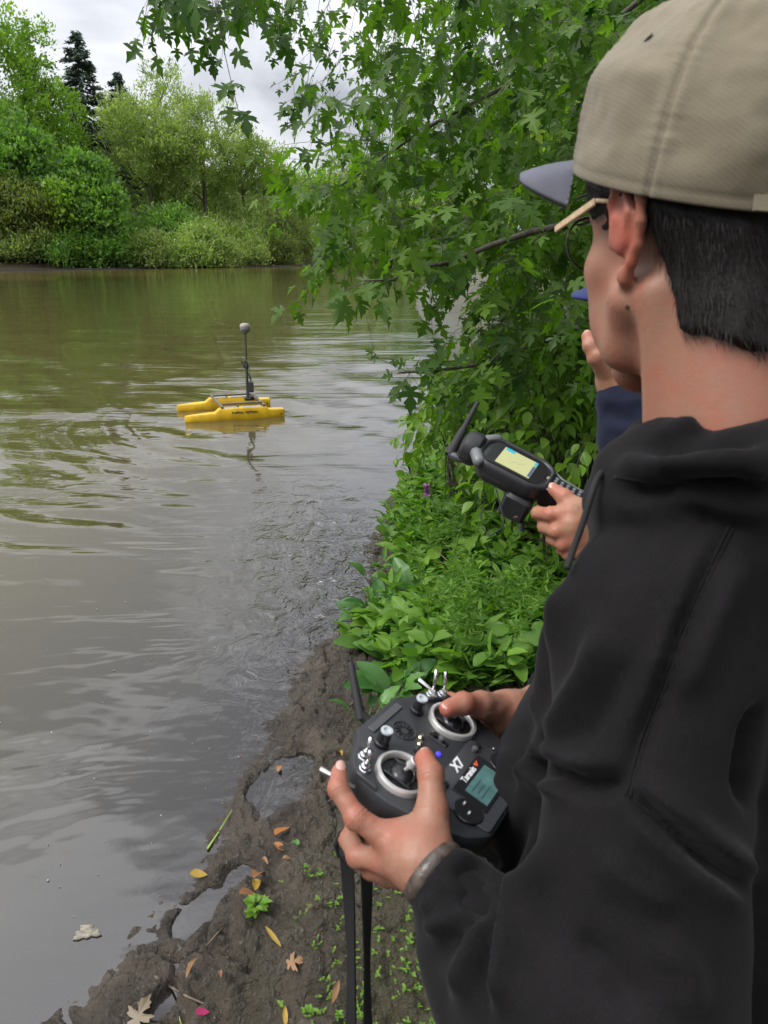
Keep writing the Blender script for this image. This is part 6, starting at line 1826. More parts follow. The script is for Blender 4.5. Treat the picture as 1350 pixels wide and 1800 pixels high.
# ------------------------------------------------------------------ leaf shapes
def fan(outline, c, zf):
    V = [(c[0], c[1], zf(*c))]+[(x, y, zf(x, y)) for x, y in outline]
    n = len(outline)
    F = [(0, i+1, (i+1) % n+1) for i in range(n)]
    return np.array(V, float), [np.array(F)]
def mirror(h): return h+[(-x, y) for x, y in h[::-1]]
_h = [(.02, .0), (.16, -.05), (.30, -.01), (.22, .07), (.12, .145), (.32, .165), (.47, .22), (.42, .30), (.56, .42), (.42, .42), (.29, .375), (.095, .345), (.15, .46), (.27, .56), (.20, .62), (.22, .72), (.11, .76), (.05, .90)]
_out = _h+[(0, 1.0)]+[(-x, y) for x, y in _h[::-1]]
MAPLE = [fan(_out, (0, .22), lambda x, y: -.25*x*x-.10*(y-.2)**2+.05*abs(x)),
         fan([(x*.92+.03*y, y) for x, y in _out], (0, .22), lambda x, y: -.55*x*x-.30*(y-.1)**2),
         fan([(x*1.05, y*.95) for x, y in _out], (0, .22), lambda x, y: .30*abs(x)-.22*(y-.2)**2)]
_o = [(.03, 0), (.17, .10), (.29, .27), (.31, .45), (.24, .66), (.12, .85)]
OVATE = fan(_o+[(0, 1.0)]+[(-x, y) for x, y in _o[::-1]], (0, .4), lambda x, y: .35*abs(x)-.30*(y-.3)**2)
_d = [(.03, 0), (.20, .03), (.26, .16), (.24, .32), (.28, .45), (.21, .62), (.18, .76), (.08, .92)]
DOCK = fan(_d+[(0, 1.0)]+[(-x*.95, y+.01) for x, y in _d[::-1]], (0, .4), lambda x, y: .42*abs(x)-.38*(y-.25)**2+.03*math.sin(y*19+x*9))
_l = [(.02, 0), (.09, .25), (.11, .5), (.07, .8)]
LANCE = fan(_l+[(0, 1.0)]+[(-x, y) for x, y in _l[::-1]], (0, .5), lambda x, y: .3*abs(x)-.35*y*y)
M_MAPLE = leaf_mat('silver_maple_leaf', (0.030, 0.078, 0.013), (0.145, 0.255, 0.030), (0.36, 0.48, 0.045), trans=.48, rough=.42, spec=.28)
M_HERB = leaf_mat('herb_leaf', (0.08, 0.18, 0.03), (0.21, 0.37, 0.045), (0.30, 0.46, 0.06), trans=.42, rough=.45, spec=.3)
M_SHRUB = leaf_mat('shrub_leaf', (0.08, 0.17, 0.025), (0.21, 0.35, 0.04), (0.30, 0.44, 0.06), trans=.42, rough=.42)
M_TWIG = mat('twig_bark', (0.075, 0.062, 0.045), .7, var=.4, vscale=60)
M_STEM = mat('green_stem', (0.08, 0.15, 0.03), .5)
M_DEAD = mat('dead_stems', (0.16, 0.12, 0.08), .8, var=.5, vscale=30)

_lo = [(.02, 0), (.30, -.01), (.12, .145), (.45, .22), (.56, .42), (.10, .345), (.27, .56), (.11, .76)]
_lo = _lo+[(0, 1.0)]+[(-x, y) for x, y in _lo[::-1]]
MAPLE_LO = [fan(_lo, (0, .22), lambda x, y: -.25*x*x-.10*(y-.2)**2+.05*abs(x)),
            fan([(x*.92+.03*y, y) for x, y in _lo], (0, .22), lambda x, y: -.55*x*x-.30*(y-.1)**2),
            fan([(x*1.05, y*.95) for x, y in _lo], (0, .22), lambda x, y: .30*abs(x)-.22*(y-.2)**2)]

class Leaves:
    def __init__(s): s.p = []; s.d = []; s.n = []; s.s = []; s.t = []
    def add(s, p, d, n, sc, t): s.p.append(p); s.d.append(d); s.n.append(n); s.s.append(sc); s.t.append(t)
    def arrays(s):
        p = np.array(s.p); d = np.array(s.d); n = np.array(s.n)
        d /= np.linalg.norm(d, axis=1)[:, None]; n = n-d*np.sum(n*d, 1)[:, None]; n /= np.linalg.norm(n, axis=1)[:, None]+1e-9
        return p, np.cross(d, n), d, n, np.array(s.s), np.clip(np.array(s.t), 0, 1)
def inpoly(x, y, poly):
    c = False; j = len(poly)-1
    for i in range(len(poly)):
        if (poly[i][1] > y) != (poly[j][1] > y) and x < (poly[j][0]-poly[i][0])*(y-poly[i][1])/(poly[j][1]-poly[i][1])+poly[i][0]: c = not c
        j = i
    return c
def twig(LV, ST, p, d, length, size, rg, tint=.45, droop=.5, gap=.06, thin=.0016, sparse=1.0, tv=.17):
    """a drooping twig with pairs of leaves; leaves hang on short stalks"""
    p = np.array(p, float); d = nrm(d); pts = [p.copy()]
    n = max(2, int(length/gap)); ang = rg.random()*6.28
    for i in range(n):
        d = nrm(d+np.array([0, 0, -droop*.12])+rg.normal(0, .09, 3)); p = p+d*gap; pts.append(p.copy())
        s1 = nrm(np.cross(d, [0, 0, 1.0])+1e-6)
        s2 = np.cross(d, s1)
        for k in (0, 1):
            if rg.random() > sparse: continue
            a = ang+i*1.57+k*math.pi
            o = s1*math.cos(a)+s2*math.sin(a)
            ld = nrm(d*.55+o*.8+np.array([0, 0, -.45])+rg.normal(0, .22, 3))
            st = p+ld*size*.45*(.6+.6*rg.random())+np.array([0, 0, -.01])
            ld2 = nrm(ld+np.array([0, 0, -.55]))
            nn = nrm(np.array([0, 0, 1.0])*.9+o*.3+rg.normal(0, .45, 3))
            LV.add(st, ld2, nn, size*(.65+.6*rg.random()), tint+rg.normal(0, tv))
            ST.append((p.copy(), st, thin*.5))
    for i in range(len(pts)-1): ST.append((pts[i], pts[i+1], thin*(1-.6*i/len(pts))))
def stems_mesh(name, ST, m, parent, k=4):
    A = np.array([s[0] for s in ST]); B = np.array([s[1] for s in ST]); r = np.array([s[2] for s in ST])[:, None]
    t = B-A; t /= np.linalg.norm(t, axis=1)[:, None]+1e-9
    u = np.cross(t, [0.3, .5, .8]); u /= np.linalg.norm(u, axis=1)[:, None]+1e-9; v = np.cross(t, u)
    rs = []
    for base_, q in ((A, 1.0), (B, .85)):
        for i in range(k):
            a = 2*math.pi*i/k; rs.append(base_+(u*math.cos(a)+v*math.sin(a))*r*q)
    V = np.stack(rs, 1).reshape(-1, 3); n = len(A); b = (np.arange(n)*2*k)[:, None]
    F = np.concatenate([b+np.array([[i, (i+1) % k, k+(i+1) % k, k+i]]) for i in range(k)])
    o = link(name, mesh_np(name, V, F), parent, m); o['kind'] = 'stuff'; return o
def place_leaves(LV, root, T_list, m, nmax, rg, near_key=None, name='leaf', mass='foliage', vis=None, lo=None):
    """the leaves that show largest become objects of their own, the rest one mass"""
    p, u, v, n, s, t = LV.arrays()
    x, y, d = proj(p)
    ok = (x > -10) & (x < 1040) & (y > -20) & (y < 1300) & (d > .5)
    if vis is not None: ok &= vis(x, y)
    key = np.where(ok, s/d, 0); order = np.argsort(-key); nearest = order[:nmax]
    near = np.zeros(len(p), bool); near[nearest] = key[nearest] > 0
    which = rg.integers(0, len(T_list), len(p))
    cache = {}
    for i in np.nonzero(near)[0]:
        k = int(which[i]); q = int(min(5, t[i]*6))
        if (k, q) not in cache:
            T, TF = T_list[k]
            me = mesh_np(name, T, TF, smooth=True, attrs={'tint': np.full(len(T), (q+.5)/6)}); me.materials.append(m); cache[k, q] = me
        o = bpy.data.objects.new(name, cache[k, q]); COL.objects.link(o)
        M = Matrix([[u[i, 0], v[i, 0], n[i, 0], 0], [u[i, 1], v[i, 1], n[i, 1], 0], [u[i, 2], v[i, 2], n[i, 2], 0], [0, 0, 0, 1]])
        o.parent = root; o.matrix_parent_inverse = Matrix.Translation(root.location).inverted()
        o.matrix_basis = Matrix.Translation(Vector(p[i])) @ M @ Matrix.Scale(float(s[i]), 4)
    Vs, Fs, As = [], [], []; off = 0
    for k, (T, TF) in enumerate(lo or T_list):
        m_ = (~near) & (which == k)
        if not m_.any(): continue
        Wd = (T[None, :, 0:1]*u[m_][:, None]+T[None, :, 1:2]*v[m_][:, None]+T[None, :, 2:3]*n[m_][:, None])*s[m_].reshape(-1, 1, 1)+p[m_][:, None]
        c = m_.sum(); Vs.append(Wd.reshape(-1, 3)); Fs.append((TF[0][None]+(np.arange(c)*len(T))[:, None, None]+off).reshape(-1, 3)); As.append(np.repeat(t[m_], len(T))); off += c*len(T)
    o = link(mass, mesh_np(mass, np.concatenate(Vs), np.concatenate(Fs), attrs={'tint': np.concatenate(As)}), root, m)
    o['kind'] = 'stuff'
    return o

# ------------------------------------------------------------------ the overhanging silver maple
def build_maple():
    rg = np.random.default_rng(77)
    tb = np.array([3.1, 3.4, gz(3.1, 3.4)])
    root = empty('maple_tree', tuple(tb), 'silver maple whose branches hang over the water and the two people', 'tree')
    mb = MB(); mb.tube([tb-[0, 0, .3], tb+[-.05, 0, 1.2], tb+[-.25, .1, 3.0], tb+[-.6, .2, 5.5], tb+[-.8, .3, 8]], [.26, .20, .16, .11, .04], 12); mb.build('trunk', M_BARK, root, smooth=True, auto=False)
    LV = Leaves(); ST = []
    boughs = [
        [(1500, 120, 3.6), (1250, 330, 3.3), (1010, 392, 3.1), (930, 408, 3.05), (860, 432, 3.0), (790, 462, 2.95), (735, 470, 2.9), (690, 492, 2.85), (640, 493, 2.8)],
        [(1500, 250, 4.0), (1150, 520, 3.7), (1040, 560, 3.5), (940, 605, 3.3), (850, 640, 3.15), (760, 652, 3.0), (700, 655, 2.95)],
        [(1500, -200, 4.5), (1200, -60, 4.3), (1000, 100, 4.0), (850, 170, 3.8), (740, 230, 3.7), (640, 300, 3.6), (560, 350, 3.5)],
        [(1500, -400, 4.2), (1100, -260, 3.8), (800, -160, 3.4), (560, -90, 3.0), (400, -60, 2.8), (280, -30, 2.75)],
        [(1500, -100, 5.5), (1150, 60, 5.3), (950, 30, 5.0), (800, -20, 4.8), (650, -60, 4.6)],
        [(1500, 150, 6.0), (1100, 250, 5.6), (900, 330, 5.2), (760, 400, 5.0), (640, 430, 4.8)],
        [(1500, 350, 6), (1100, 480, 5.5), (950, 520, 5.0), (850, 560, 4.7)],
        [(1060, 330, 3.4), (1010, 350, 3.35), (940, 400, 3.3), (880, 455, 3.3), (840, 520, 3.3)],
    ]
    for b in boughs:
        pts = [P(*q) for q in b]; r0 = .020 if b[0][0] > 1200 else .008
        mb = MB(); mb.tube(pts, [r0*(1-.82*i/(len(pts)-1)) for i in range(len(pts))], 7); mb.build('branch', M_TWIG, root, smooth=True, auto=False)
        for i in range(1, len(pts)):
            seg = pts[i]-pts[i-1]; L_ = np.linalg.norm(seg)
            for q in range(max(1, int(L_/.10))):
                if rg.random() < .3: continue
                p = pts[i-1]+seg*rg.random(); d = nrm(seg)*.6+rg.normal(0, .6, 3)+np.array([0, -.1, -.2])
                x_, y_, _ = proj((p+nrm(d)*.25)[None])
                if x_[0] < 700 and 0 < y_[0] < 250: continue
                twig(LV, ST, p, d, .18+.25*rg.random(), .085, rg, .42, sparse=.75)
    # the leafy mass, through a real depth of several metres
    A = [(690, -40), (670, 60), (650, 120), (665, 190), (640, 235), (600, 262), (560, 290), (540, 330), (550, 380), (560, 420), (575, 470), (640, 480), (720, 470), (790, 490), (850, 530), (872, 590), (872, 640), (850, 680), (880, 720), (960, 700), (1080, 700), (1400, 600), (1400, -60)]
    n = 0
    while n < 1080:
        x = rg.uniform(500, 1340); y = rg.uniform(-60, 720)
        if not inpoly(x, y, A): continue
        if x > 1130 and rg.random() < .6: continue
        d = 2.8+4.2*rg.random()**0.9
        # thin towards the upper left where sky shows
        if x < 800 and y < 260 and rg.random() < .70-.30*(x-500)/300: continue
        if x < 650 and y < 500 and d > 5.2: continue
        if rg.random() < .30*(y < 450)*(x < 900): continue
        p = P(x, y, d)
        if p[2] < .5: continue
        lt = .30+.20*rg.random()+(.20 if (x > 740 and x < 1000 and y > 60 and y < 250 and rg.random() < .35) else 0)+(.10 if y > 280 and x < 760 else 0)
        twig(LV, ST, p+[0, 0, .12], np.array([-.5, -.3, -.25])+rg.normal(0, .5, 3), .20+.30*rg.random(), .078+.022*rg.random(), rg, lt, sparse=.72)
        n += 1
    # thin sprays against the sky at the top
    for x, y, d, k in ([(rg.uniform(490, 660), rg.uniform(-60, 60), rg.uniform(3.2, 5.5), 1) for _ in range(24)]+[(rg.uniform(500, 650), rg.uniform(60, 190), rg.uniform(3.6, 5.8), 1) for _ in range(14)]
                       +[(rg.uniform(270, 500), rg.uniform(-70, -22), rg.uniform(2.7, 3.6), 1) for _ in range(26)]+[(rg.uniform(640, 780), rg.uniform(120, 260), rg.uniform(3.6, 5.8), 1) for _ in range(18)]):
        twig(LV, ST, P(x, y, d), np.array([-.35, -.1, -.8])+rg.normal(0, .3, 3), .16+.16*rg.random(), .060+.03*rg.random(), rg, .25, sparse=.65)
    def hanging(pts, leaves, tint=.2):
        Q_ = [P(*q) for q in pts]
        for i in range(len(Q_)-1): ST.append((Q_[i], Q_[i+1], .0018))
        for (x, y, d, s, a, t) in leaves:
            p = P(x, y, d); dd = RT*math.sin(R(a))-UP*math.cos(R(a))+FW*rg.normal(0, .25)
            LV.add(p, dd, -FW+UP*.45+RT*rg.normal(0, .5), s, t)
            q = min(Q_, key=lambda z: np.linalg.norm(z-p)); ST.append((q, p, .0009))
    hanging([(372, -60, 2.6), (380, 20, 2.6), (392, 80, 2.6), (408, 150, 2.6), (420, 200, 2.6), (433, 235, 2.6)],
            [(322, 0, 2.55, .11, 10, .15), (345, -12, 2.5, .13, -10, .2), (335, 30, 2.6, .07, 25, .2), (362, 0, 2.6, .08, -25, .15), (310, 0, 2.6, .07, -15, .1), (292, -8, 2.6, .08, 15, .1), (272, -15, 2.6, .08, 5, .1), (258, -25, 2.6, .07, -30, .1), (398, 42, 2.6, .065, 40, .25), (384, 62, 2.6, .075, -15, .2), (410, 90, 2.6, .085, 55, .25), (390, 105, 2.6, .04, -45, .15),
             (400, 150, 2.6, .085, -20, .3), (402, 145, 2.6, .08, 12, .4), (422, 148, 2.6, .035, 30, .2), (405, 188, 2.6, .075, -5, .35), (424, 195, 2.6, .035, -5, .2), (430, 196, 2.6, .095, 10, .08), (440, 20, 2.6, .06, -30, .2), (432, -10, 2.6, .08, 20, .2), (460, 0, 2.6, .08, 0, .2)])
    hanging([(484, -40, 2.9), (488, 30, 2.9), (492, 80, 2.9)], [(488, 60, 2.9, .05, -20, .2), (484, 70, 2.9, .05, 30, .2), (478, 95, 2.9, .045, -60, .2), (500, 20, 2.9, .05, 40, .2)])
    hanging([(548, 60, 3.1), (545, 110, 3.1), (540, 150, 3.1), (512, 190, 3.1)], [(524, 128, 3.1, .075, -25, .5), (540, 148, 3.1, .07, 40, .4), (534, 165, 3.1, .08, -10, .3), (510, 185, 3.1, .085, -45, .5), (498, 192, 3.1, .07, -15, .4), (515, 212, 3.1, .075, 15, .3), (505, 215, 3.1, .065, -30, .3), (520, 195, 3.1, .05, 35, .3)])
    hanging([(850, 640, 3.15), (780, 648, 3.0), (720, 655, 2.95), (660, 628, 2.95)],
            [(735, 652, 2.9, .110, -60+180, .25), (768, 648, 2.92, .105, 165, .2), (712, 640, 2.9, .06, -100, .3), (716, 672, 2.9, .10, -60, .2), (722, 680, 2.88, .115, 0, .12), (800, 640, 3.0, .075, 70+60, .2), (690, 660, 2.9, .055, -80, .3), (760, 672, 2.95, .065, -80, .3), (775, 665, 2.95, .055, 40, .4), (665, 628, 2.95, .05, -90, .3), (655, 622, 2.95, .045, -130, .3), (690, 632, 2.95, .04, 20, .3), (745, 690, 2.95, .06, -30, .3), (640, 538, 2.8, .035, 5, .4), (700, 690, 2.9, .06, -40, .25)])
    print('maple leaves', len(LV.p))
    stems_mesh('twigs', ST, M_TWIG, root, 3)
    place_leaves(LV, root, MAPLE, M_MAPLE, 290, rg, lo=MAPLE_LO)
    # unseen part of the crown, added overhead and behind the camera to shade the bank
    n = 5200; X = rg.uniform(-1.2, 6, n); Y = rg.uniform(-4, 5.5, n); Zz = np.maximum(4.3+.9*rg.normal(size=n), 2.6+.30*np.clip(Y, 0, 9)+.5)
    keep = rg.random(n) < np.clip((X-.2)/2.4, 0.0, 1)
    pos = np.stack([X, Y, Zz], 1)[keep]; a, v, nn = frames(np.tile([0, 0, -1.0], (len(pos), 1)), rg, 1.2)
    o = scatter_mesh('overhead_foliage', QUAD, QF, pos, a, v, nn, .19*(.7+.6*rg.random(len(pos))), np.clip(.4+.2*rg.normal(size=len(pos)), 0, 1), M_MAPLE, root); o['kind'] = 'stuff'
build_maple()

# ------------------------------------------------------------------ trees along the near bank, seen through the maple
def bank_tree(x, y, r, top, kind, label, seed, n=9000, size=.15):
    rg = np.random.default_rng(seed); b = np.array([x, y, gz(x, y)])
    root = empty('bank_tree', tuple(b), label, 'tree', 'trees along the near bank')
    H = top-b[2]; lobes = []
    for i in range(15):
        q = rg.random(); a = rg.random()*6.28; rr = r*.55*math.sin(min(3.0, .5+q*2.6))
        lobes.append((b+np.array([math.cos(a)*rr, math.sin(a)*rr, .1+q*H*.9]), (r*.42, r*.42, H*.13)))
    crown('crown', lobes, n, size, M_SHRUB if kind else M_MAPLE, root, rg, clump=.5, aspect=.7, shell=.35, tint0=.42)
    mb = MB(); mb.tube([b-[0, 0, .2], b+[0, 0, H*.4], b+[.1, 0, H*.85]], [.02*H, .014*H, .02], 8)
    for i in range(6):
        q = .12+.12*i; a = rg.random()*6.28; mb.tube([b+[0, 0, q*H], b+[math.cos(a)*r*.4, math.sin(a)*r*.4, q*H+.12*H], b+[math.cos(a)*r*.8, math.sin(a)*r*.8, q*H+.2*H]], [.006*H, .004*H, .01], 5)
    mb.build('trunk', M_BARK, root, smooth=True, auto=False)
for a in [(3.9, 8.0, 1.6, 4.6, 1, 'leafy tree on the bank behind the collector and the brim of the cap', 61, 12000, .13),
          (4.6, 11.5, 2.0, 6.4, 0, 'second tree up the bank, dark behind the long maple bough', 62, 12000, .16),
          (5.0, 16.0, 2.3, 7.5, 1, 'third tree up the bank with lighter leaves', 63, 11000, .2),
          (6.2, 22.0, 3.0, 9.5, 0, 'fourth tree up the bank in deep shade', 64, 11000, .26),
          (7.6, 31.0, 3.6, 11, 1, 'furthest tree on the near bank before the bend', 65, 9000, .34),
          (6.5, 9.0, 2.6, 8.5, 0, 'tree high on the bank behind the head of the man in the cap', 66, 12000, .18),
          (5.5, 5.2, 1.9, 7.0, 0, 'tree on the bank to the right, hidden behind the two people', 67, 9000, .17),
          (9.0, 18.0, 4.5, 14, 0, 'tall dark tree back from the water', 68, 11000, .34)]:
    bank_tree(*a)

# ------------------------------------------------------------------ bushes and herbs on the near bank
def build_shrubs():
    rg = np.random.default_rng(5)
    spots = [(1000, 700, 3.9, 'dogwood bush with long bright leaves beside the sleeve of the navy jacket'), (900, 690, 4.2, 'bush with ovate leaves behind the antenna of the data collector'), (860, 705, 4.4, 'light green bush spreading to the water below the maple twigs'), (770, 745, 4.6, 'small round leaved sprout at the water edge left of the antenna'),
             (960, 780, 3.6, 'leafy bush behind the screen of the data collector'), (1080, 640, 3.6, 'bush in shade right behind the face of the man in the cap')]
    for si, (px, py, d, lab) in enumerate(spots):
        c = P(px, py, d); g = gz(c[0], c[1]); b = np.array([c[0]+.15, c[1]+.1, g])
        root = empty('shrub', tuple(b), lab, 'bush', 'bushes on the near bank')
        LV = Leaves(); ST = []
        for i in range(64 if si != 3 else 14):
            q = P(px+rg.uniform(-75, 75)*(1 if si != 3 else .35), py+rg.uniform(-70, 75)*(1 if si != 3 else .5), d+rg.uniform(-.35, .5))
            q[2] = max(q[2], gz(q[0], q[1])+.10)
            twig(LV, ST, q, np.array([-.6, -.35, .15])+rg.normal(0, .45, 3), .16+.2*rg.random(), (.062 if si else .075)+.02*rg.random(), rg, .50+.2*rg.random(), droop=.8, gap=.045, sparse=.7)
            mid = (b+q)/2+[0, 0, .15+.2*rg.random()]
            pp = b+rg.normal(0, .06, 3)*[1, 1, 0]
            ST.append((pp, mid, .004)); ST.append((mid, q, .003))
        stems_mesh('stems', ST, M_TWIG, root, 3)
        place_leaves(LV, root, [OVATE], M_SHRUB, 80, rg)
build_shrubs()

def herb_region(x, y): return True
def build_herbs():
    rg = np.random.default_rng(8)
    LV = Leaves(); LD = Leaves(); LL = Leaves(); ST = []
    # ground cover on the terrain, thick towards the bank
    n = 0; tries = 0
    while n < 5200 and tries < 60000:
        tries += 1
        y = 2.55+9*rg.random()**1.5; x = rg.uniform(-.3, 3.4)
        s = float(shore_s(np.array([x]), np.array([y]))[0])
        lim = .02 if y > 3.0 else .02+(3.0-y)*1.0
        if s < lim or (s < lim+.12 and rg.random() < .35): continue
        n += 1
        z = gz(x, y); hgt = (.05+.17*rg.random())*min(1, .55+s)*(1.25 if y > 4 else 1)
        k = rg.integers(4, 8); kind = rg.random(); t0 = .42+.22*rg.normal()
        b = np.array([x, y, z]); top = b+np.array([rg.normal(0, .04), rg.normal(0, .04), hgt])
        ST.append((b, top, .0018))
        for i in range(k):
            a = rg.random()*6.28; q = rg.random()
            o = np.array([math.cos(a), math.sin(a), .25+.5*rg.random()])
            p = b+(top-b)*(.25+.75*q)+o*.01
            if kind < .60: LV.add(p, o, np.array([0, 0, 1.0])+rg.normal(0, .5, 3), .048+.055*rg.random(), t0+rg.normal(0, .1))
            elif kind < .85: LL.add(p, o+[0, 0, .5], np.array([0, 0, 1.0])+rg.normal(0, .5, 3), .065+.07*rg.random(), t0+rg.normal(0, .1))
            else: LD.add(p, o, np.array([0, 0, 1.0])+rg.normal(0, .3, 3), .08+.07*rg.random(), t0+rg.normal(0, .1))
    root = empty('bank_herbs', (1.0, 4.5, gz(1, 4.5)), 'low green herbs covering the near bank below the bushes', 'plants')
    root['kind'] = 'stuff'
    for L_, T, nm in ((LV, OVATE, 'ovate_leaves'), (LL, LANCE, 'narrow_leaves'), (LD, DOCK, 'broad_leaves')):
        p, u, v, nn, s, t = L_.arrays(); o = scatter_mesh(nm, T[0], T[1], p, u, v, nn, s, t, M_HERB, root, smooth=True); o['kind'] = 'stuff'
    stems_mesh('herb_stems', ST, M_STEM, root, 3)
    # dead stems and litter under the bushes
    ST2 = []
    for i in range(900):
        y = 3.3+5.5*rg.random(); x = float(np.interp(y, [3, 5, 7.5, 12], [.35, .5, 1.1, 1.7]))+2.2*rg.random()
        a = rg.normal(2.4, .7); L_ = .15+.4*rg.random(); p = np.array([x, y, gz(x, y)+.03+.10*rg.random()])
        ST2.append((p, p+np.array([math.cos(a)*L_, math.sin(a)*L_, rg.normal(0, .06)]), .0015+.002*rg.random()))
    o = stems_mesh('dead_stems', ST2, M_DEAD, None, 4); tag(o, 'dry dead stems tangled under the bushes on the bank', 'twigs', kind='stuff')
    # broad leaved dock plants at the front of the herbs
    spots = [(668, 1078, 'broad leaved dock plant leaning out over the water at the left tip of the herbs'), (735, 1060, 'dock plant with large blue green leaves right of the one leaning over the water'), (700, 1160, 'dock plant whose leaf lies dark on the mud above the controller antenna'), (775, 1190, 'dock plant just behind the two raised switches of the controller'), (690, 1235, 'lowest dock plant, its pale leaf touching the controller body'),
             (830, 1120, 'dock plant in front of the feathery stems near the sleeve'), (850, 1010, 'dock plant below the hand that holds the data collector'), (650, 1010, 'small dock plant with an upright oval leaf at the water'), (780, 960, 'dock plant half hidden among the herbs below the data collector'), (905, 1080, 'dock plant beside the hoodie sleeve'), (645, 1290, 'single green lobed leaf cluster left of the antenna base')]
    for si, (px, py, lab) in enumerate(spots):
        c = PG(px, py, .06); b = np.array([c[0], c[1], mudz(c[0], c[1])])
        root = empty('dock_plant', tuple(b), lab, 'plant', 'broad leaved dock plants on the mud')
        k = 13 if si not in (7, 10) else 4
        me_c = {}
        ST = []
        for i in range(k):
            a = i*2.4+rg.random()*.7; el_ = .25+.9*rg.random()
            if si == 0 and i < 4: a = 3.0+.4*rg.normal(); el_ = .2
            d = nrm((math.cos(a), math.sin(a), el_)); L_ = (.095+.075*rg.random())*(1 if si not in (7, 10) else .7)
            p = b+d*.07*(.5+rg.random())+np.array([0, 0, .02]); nn = nrm(np.array([0, 0, 1.0])+rg.normal(0, .25, 3)); nn = nrm(nn-d*(nn@d)); u = np.cross(d, nn)
            q = int(rg.integers(1, 5)) if rg.random() < .9 else 5
            if q not in me_c:
                me = mesh_np('leaf', DOCK[0], DOCK[1], attrs={'tint': np.full(len(DOCK[0]), (q-.5)/6)}); me.materials.append(M_DOCK); me_c[q] = me
            o = bpy.data.objects.new('leaf', me_c[q]); COL.objects.link(o); o.parent = root; o.matrix_parent_inverse = Matrix.Translation(root.location).inverted()
            M = Matrix([[u[0], d[0], nn[0], 0], [u[1], d[1], nn[1], 0], [u[2], d[2], nn[2], 0], [0, 0, 0, 1]])
            o.matrix_basis = Matrix.Translation(Vector(p)) @ M @ Matrix.Scale(float(L_), 4)
            ST.append((b, p, .0025))
        stems_mesh('stems', ST, M_STEM, root, 4)['kind'] = 'thing'
    # feathery tall stems
    for si, (px, py, hh, lab) in enumerate([(800, 1120, .40, 'feathery tansy stems standing in the middle of the herbs'), (850, 1180, .38, 'feathery tansy stems beside the right hand of the man in the hoodie'), (770, 980, .34, 'thin feathery stems below the data collector'), (905, 1150, .36, 'feathery stems against the hoodie sleeve')]):
        c = PG(px, py, .10); b = np.array([c[0], c[1], gz(c[0], c[1])])
        root = empty('tansy_plant', tuple(b), lab, 'plant', 'feathery stems among the herbs')
        LV = Leaves(); ST = []
        for i in range(7):
            p0 = b+rg.normal(0, .07, 3)*[1, 1, 0]; lean = rg.normal(0, .10, 2); prev_ = p0
            for j in range(1, 15):
                t = j/14; p = p0+np.array([lean[0]*t*t, lean[1]*t*t, hh*t]); ST.append((prev_, p, .0014)); prev_ = p
                for q in range(7):
                    a = rg.random()*6.28; o = np.array([math.cos(a), math.sin(a), .2]); LV.add(p+o*rg.random()*.05*(1.2-t), o+rg.normal(0, .4, 3), rg.normal(0, 1, 3), .030+.02*rg.random(), .35+.15*rg.normal())
        stems_mesh('stems', ST, M_STEM, root, 3)
        p, u, v, nn, s, t = LV.arrays(); o = scatter_mesh('leaves', LANCE[0], LANCE[1], p, u, v, nn, s, t, M_HERB, root, smooth=True); o['kind'] = 'stuff'
    # purple loosestrife
    root = empty('loosestrife', tuple(PG(760, 960, .05)), 'purple flowering stem at the water edge left of the data collector', 'flower')
    b = PG(762, 955, .05); tip = P(749, 855, np.dot(b-CAM, FW)); 
    MB().tube([b, (b+tip)/2+[.01, 0, 0], tip], [.003, .0025, .0015], 5).build('stem', M_STEM, root, smooth=True)
    LV = Leaves()
    for i in range(46):
        t = rg.random(); p = tip+(tip-b)*.02-(tip-b)*.20*t; a = rg.random()*6.28; o = np.array([math.cos(a), math.sin(a), .3]); LV.add(p, o, rg.normal(0, 1, 3), .026, rg.random())
    p, u, v, nn, s, t = LV.arrays(); o = scatter_mesh('blossom', OVATE[0], OVATE[1], p, u, v, nn, s, t, leaf_mat('purple_petals', (.28, .10, .26), (.40, .20, .38), tcol=(1.3, 1, 1.3)), root)
M_DOCK = leaf_mat('dock_leaf', (0.055, 0.15, 0.04), (0.13, 0.28, 0.055), (0.28, 0.46, 0.06), trans=.35, rough=.38, spec=.5)
build_herbs()

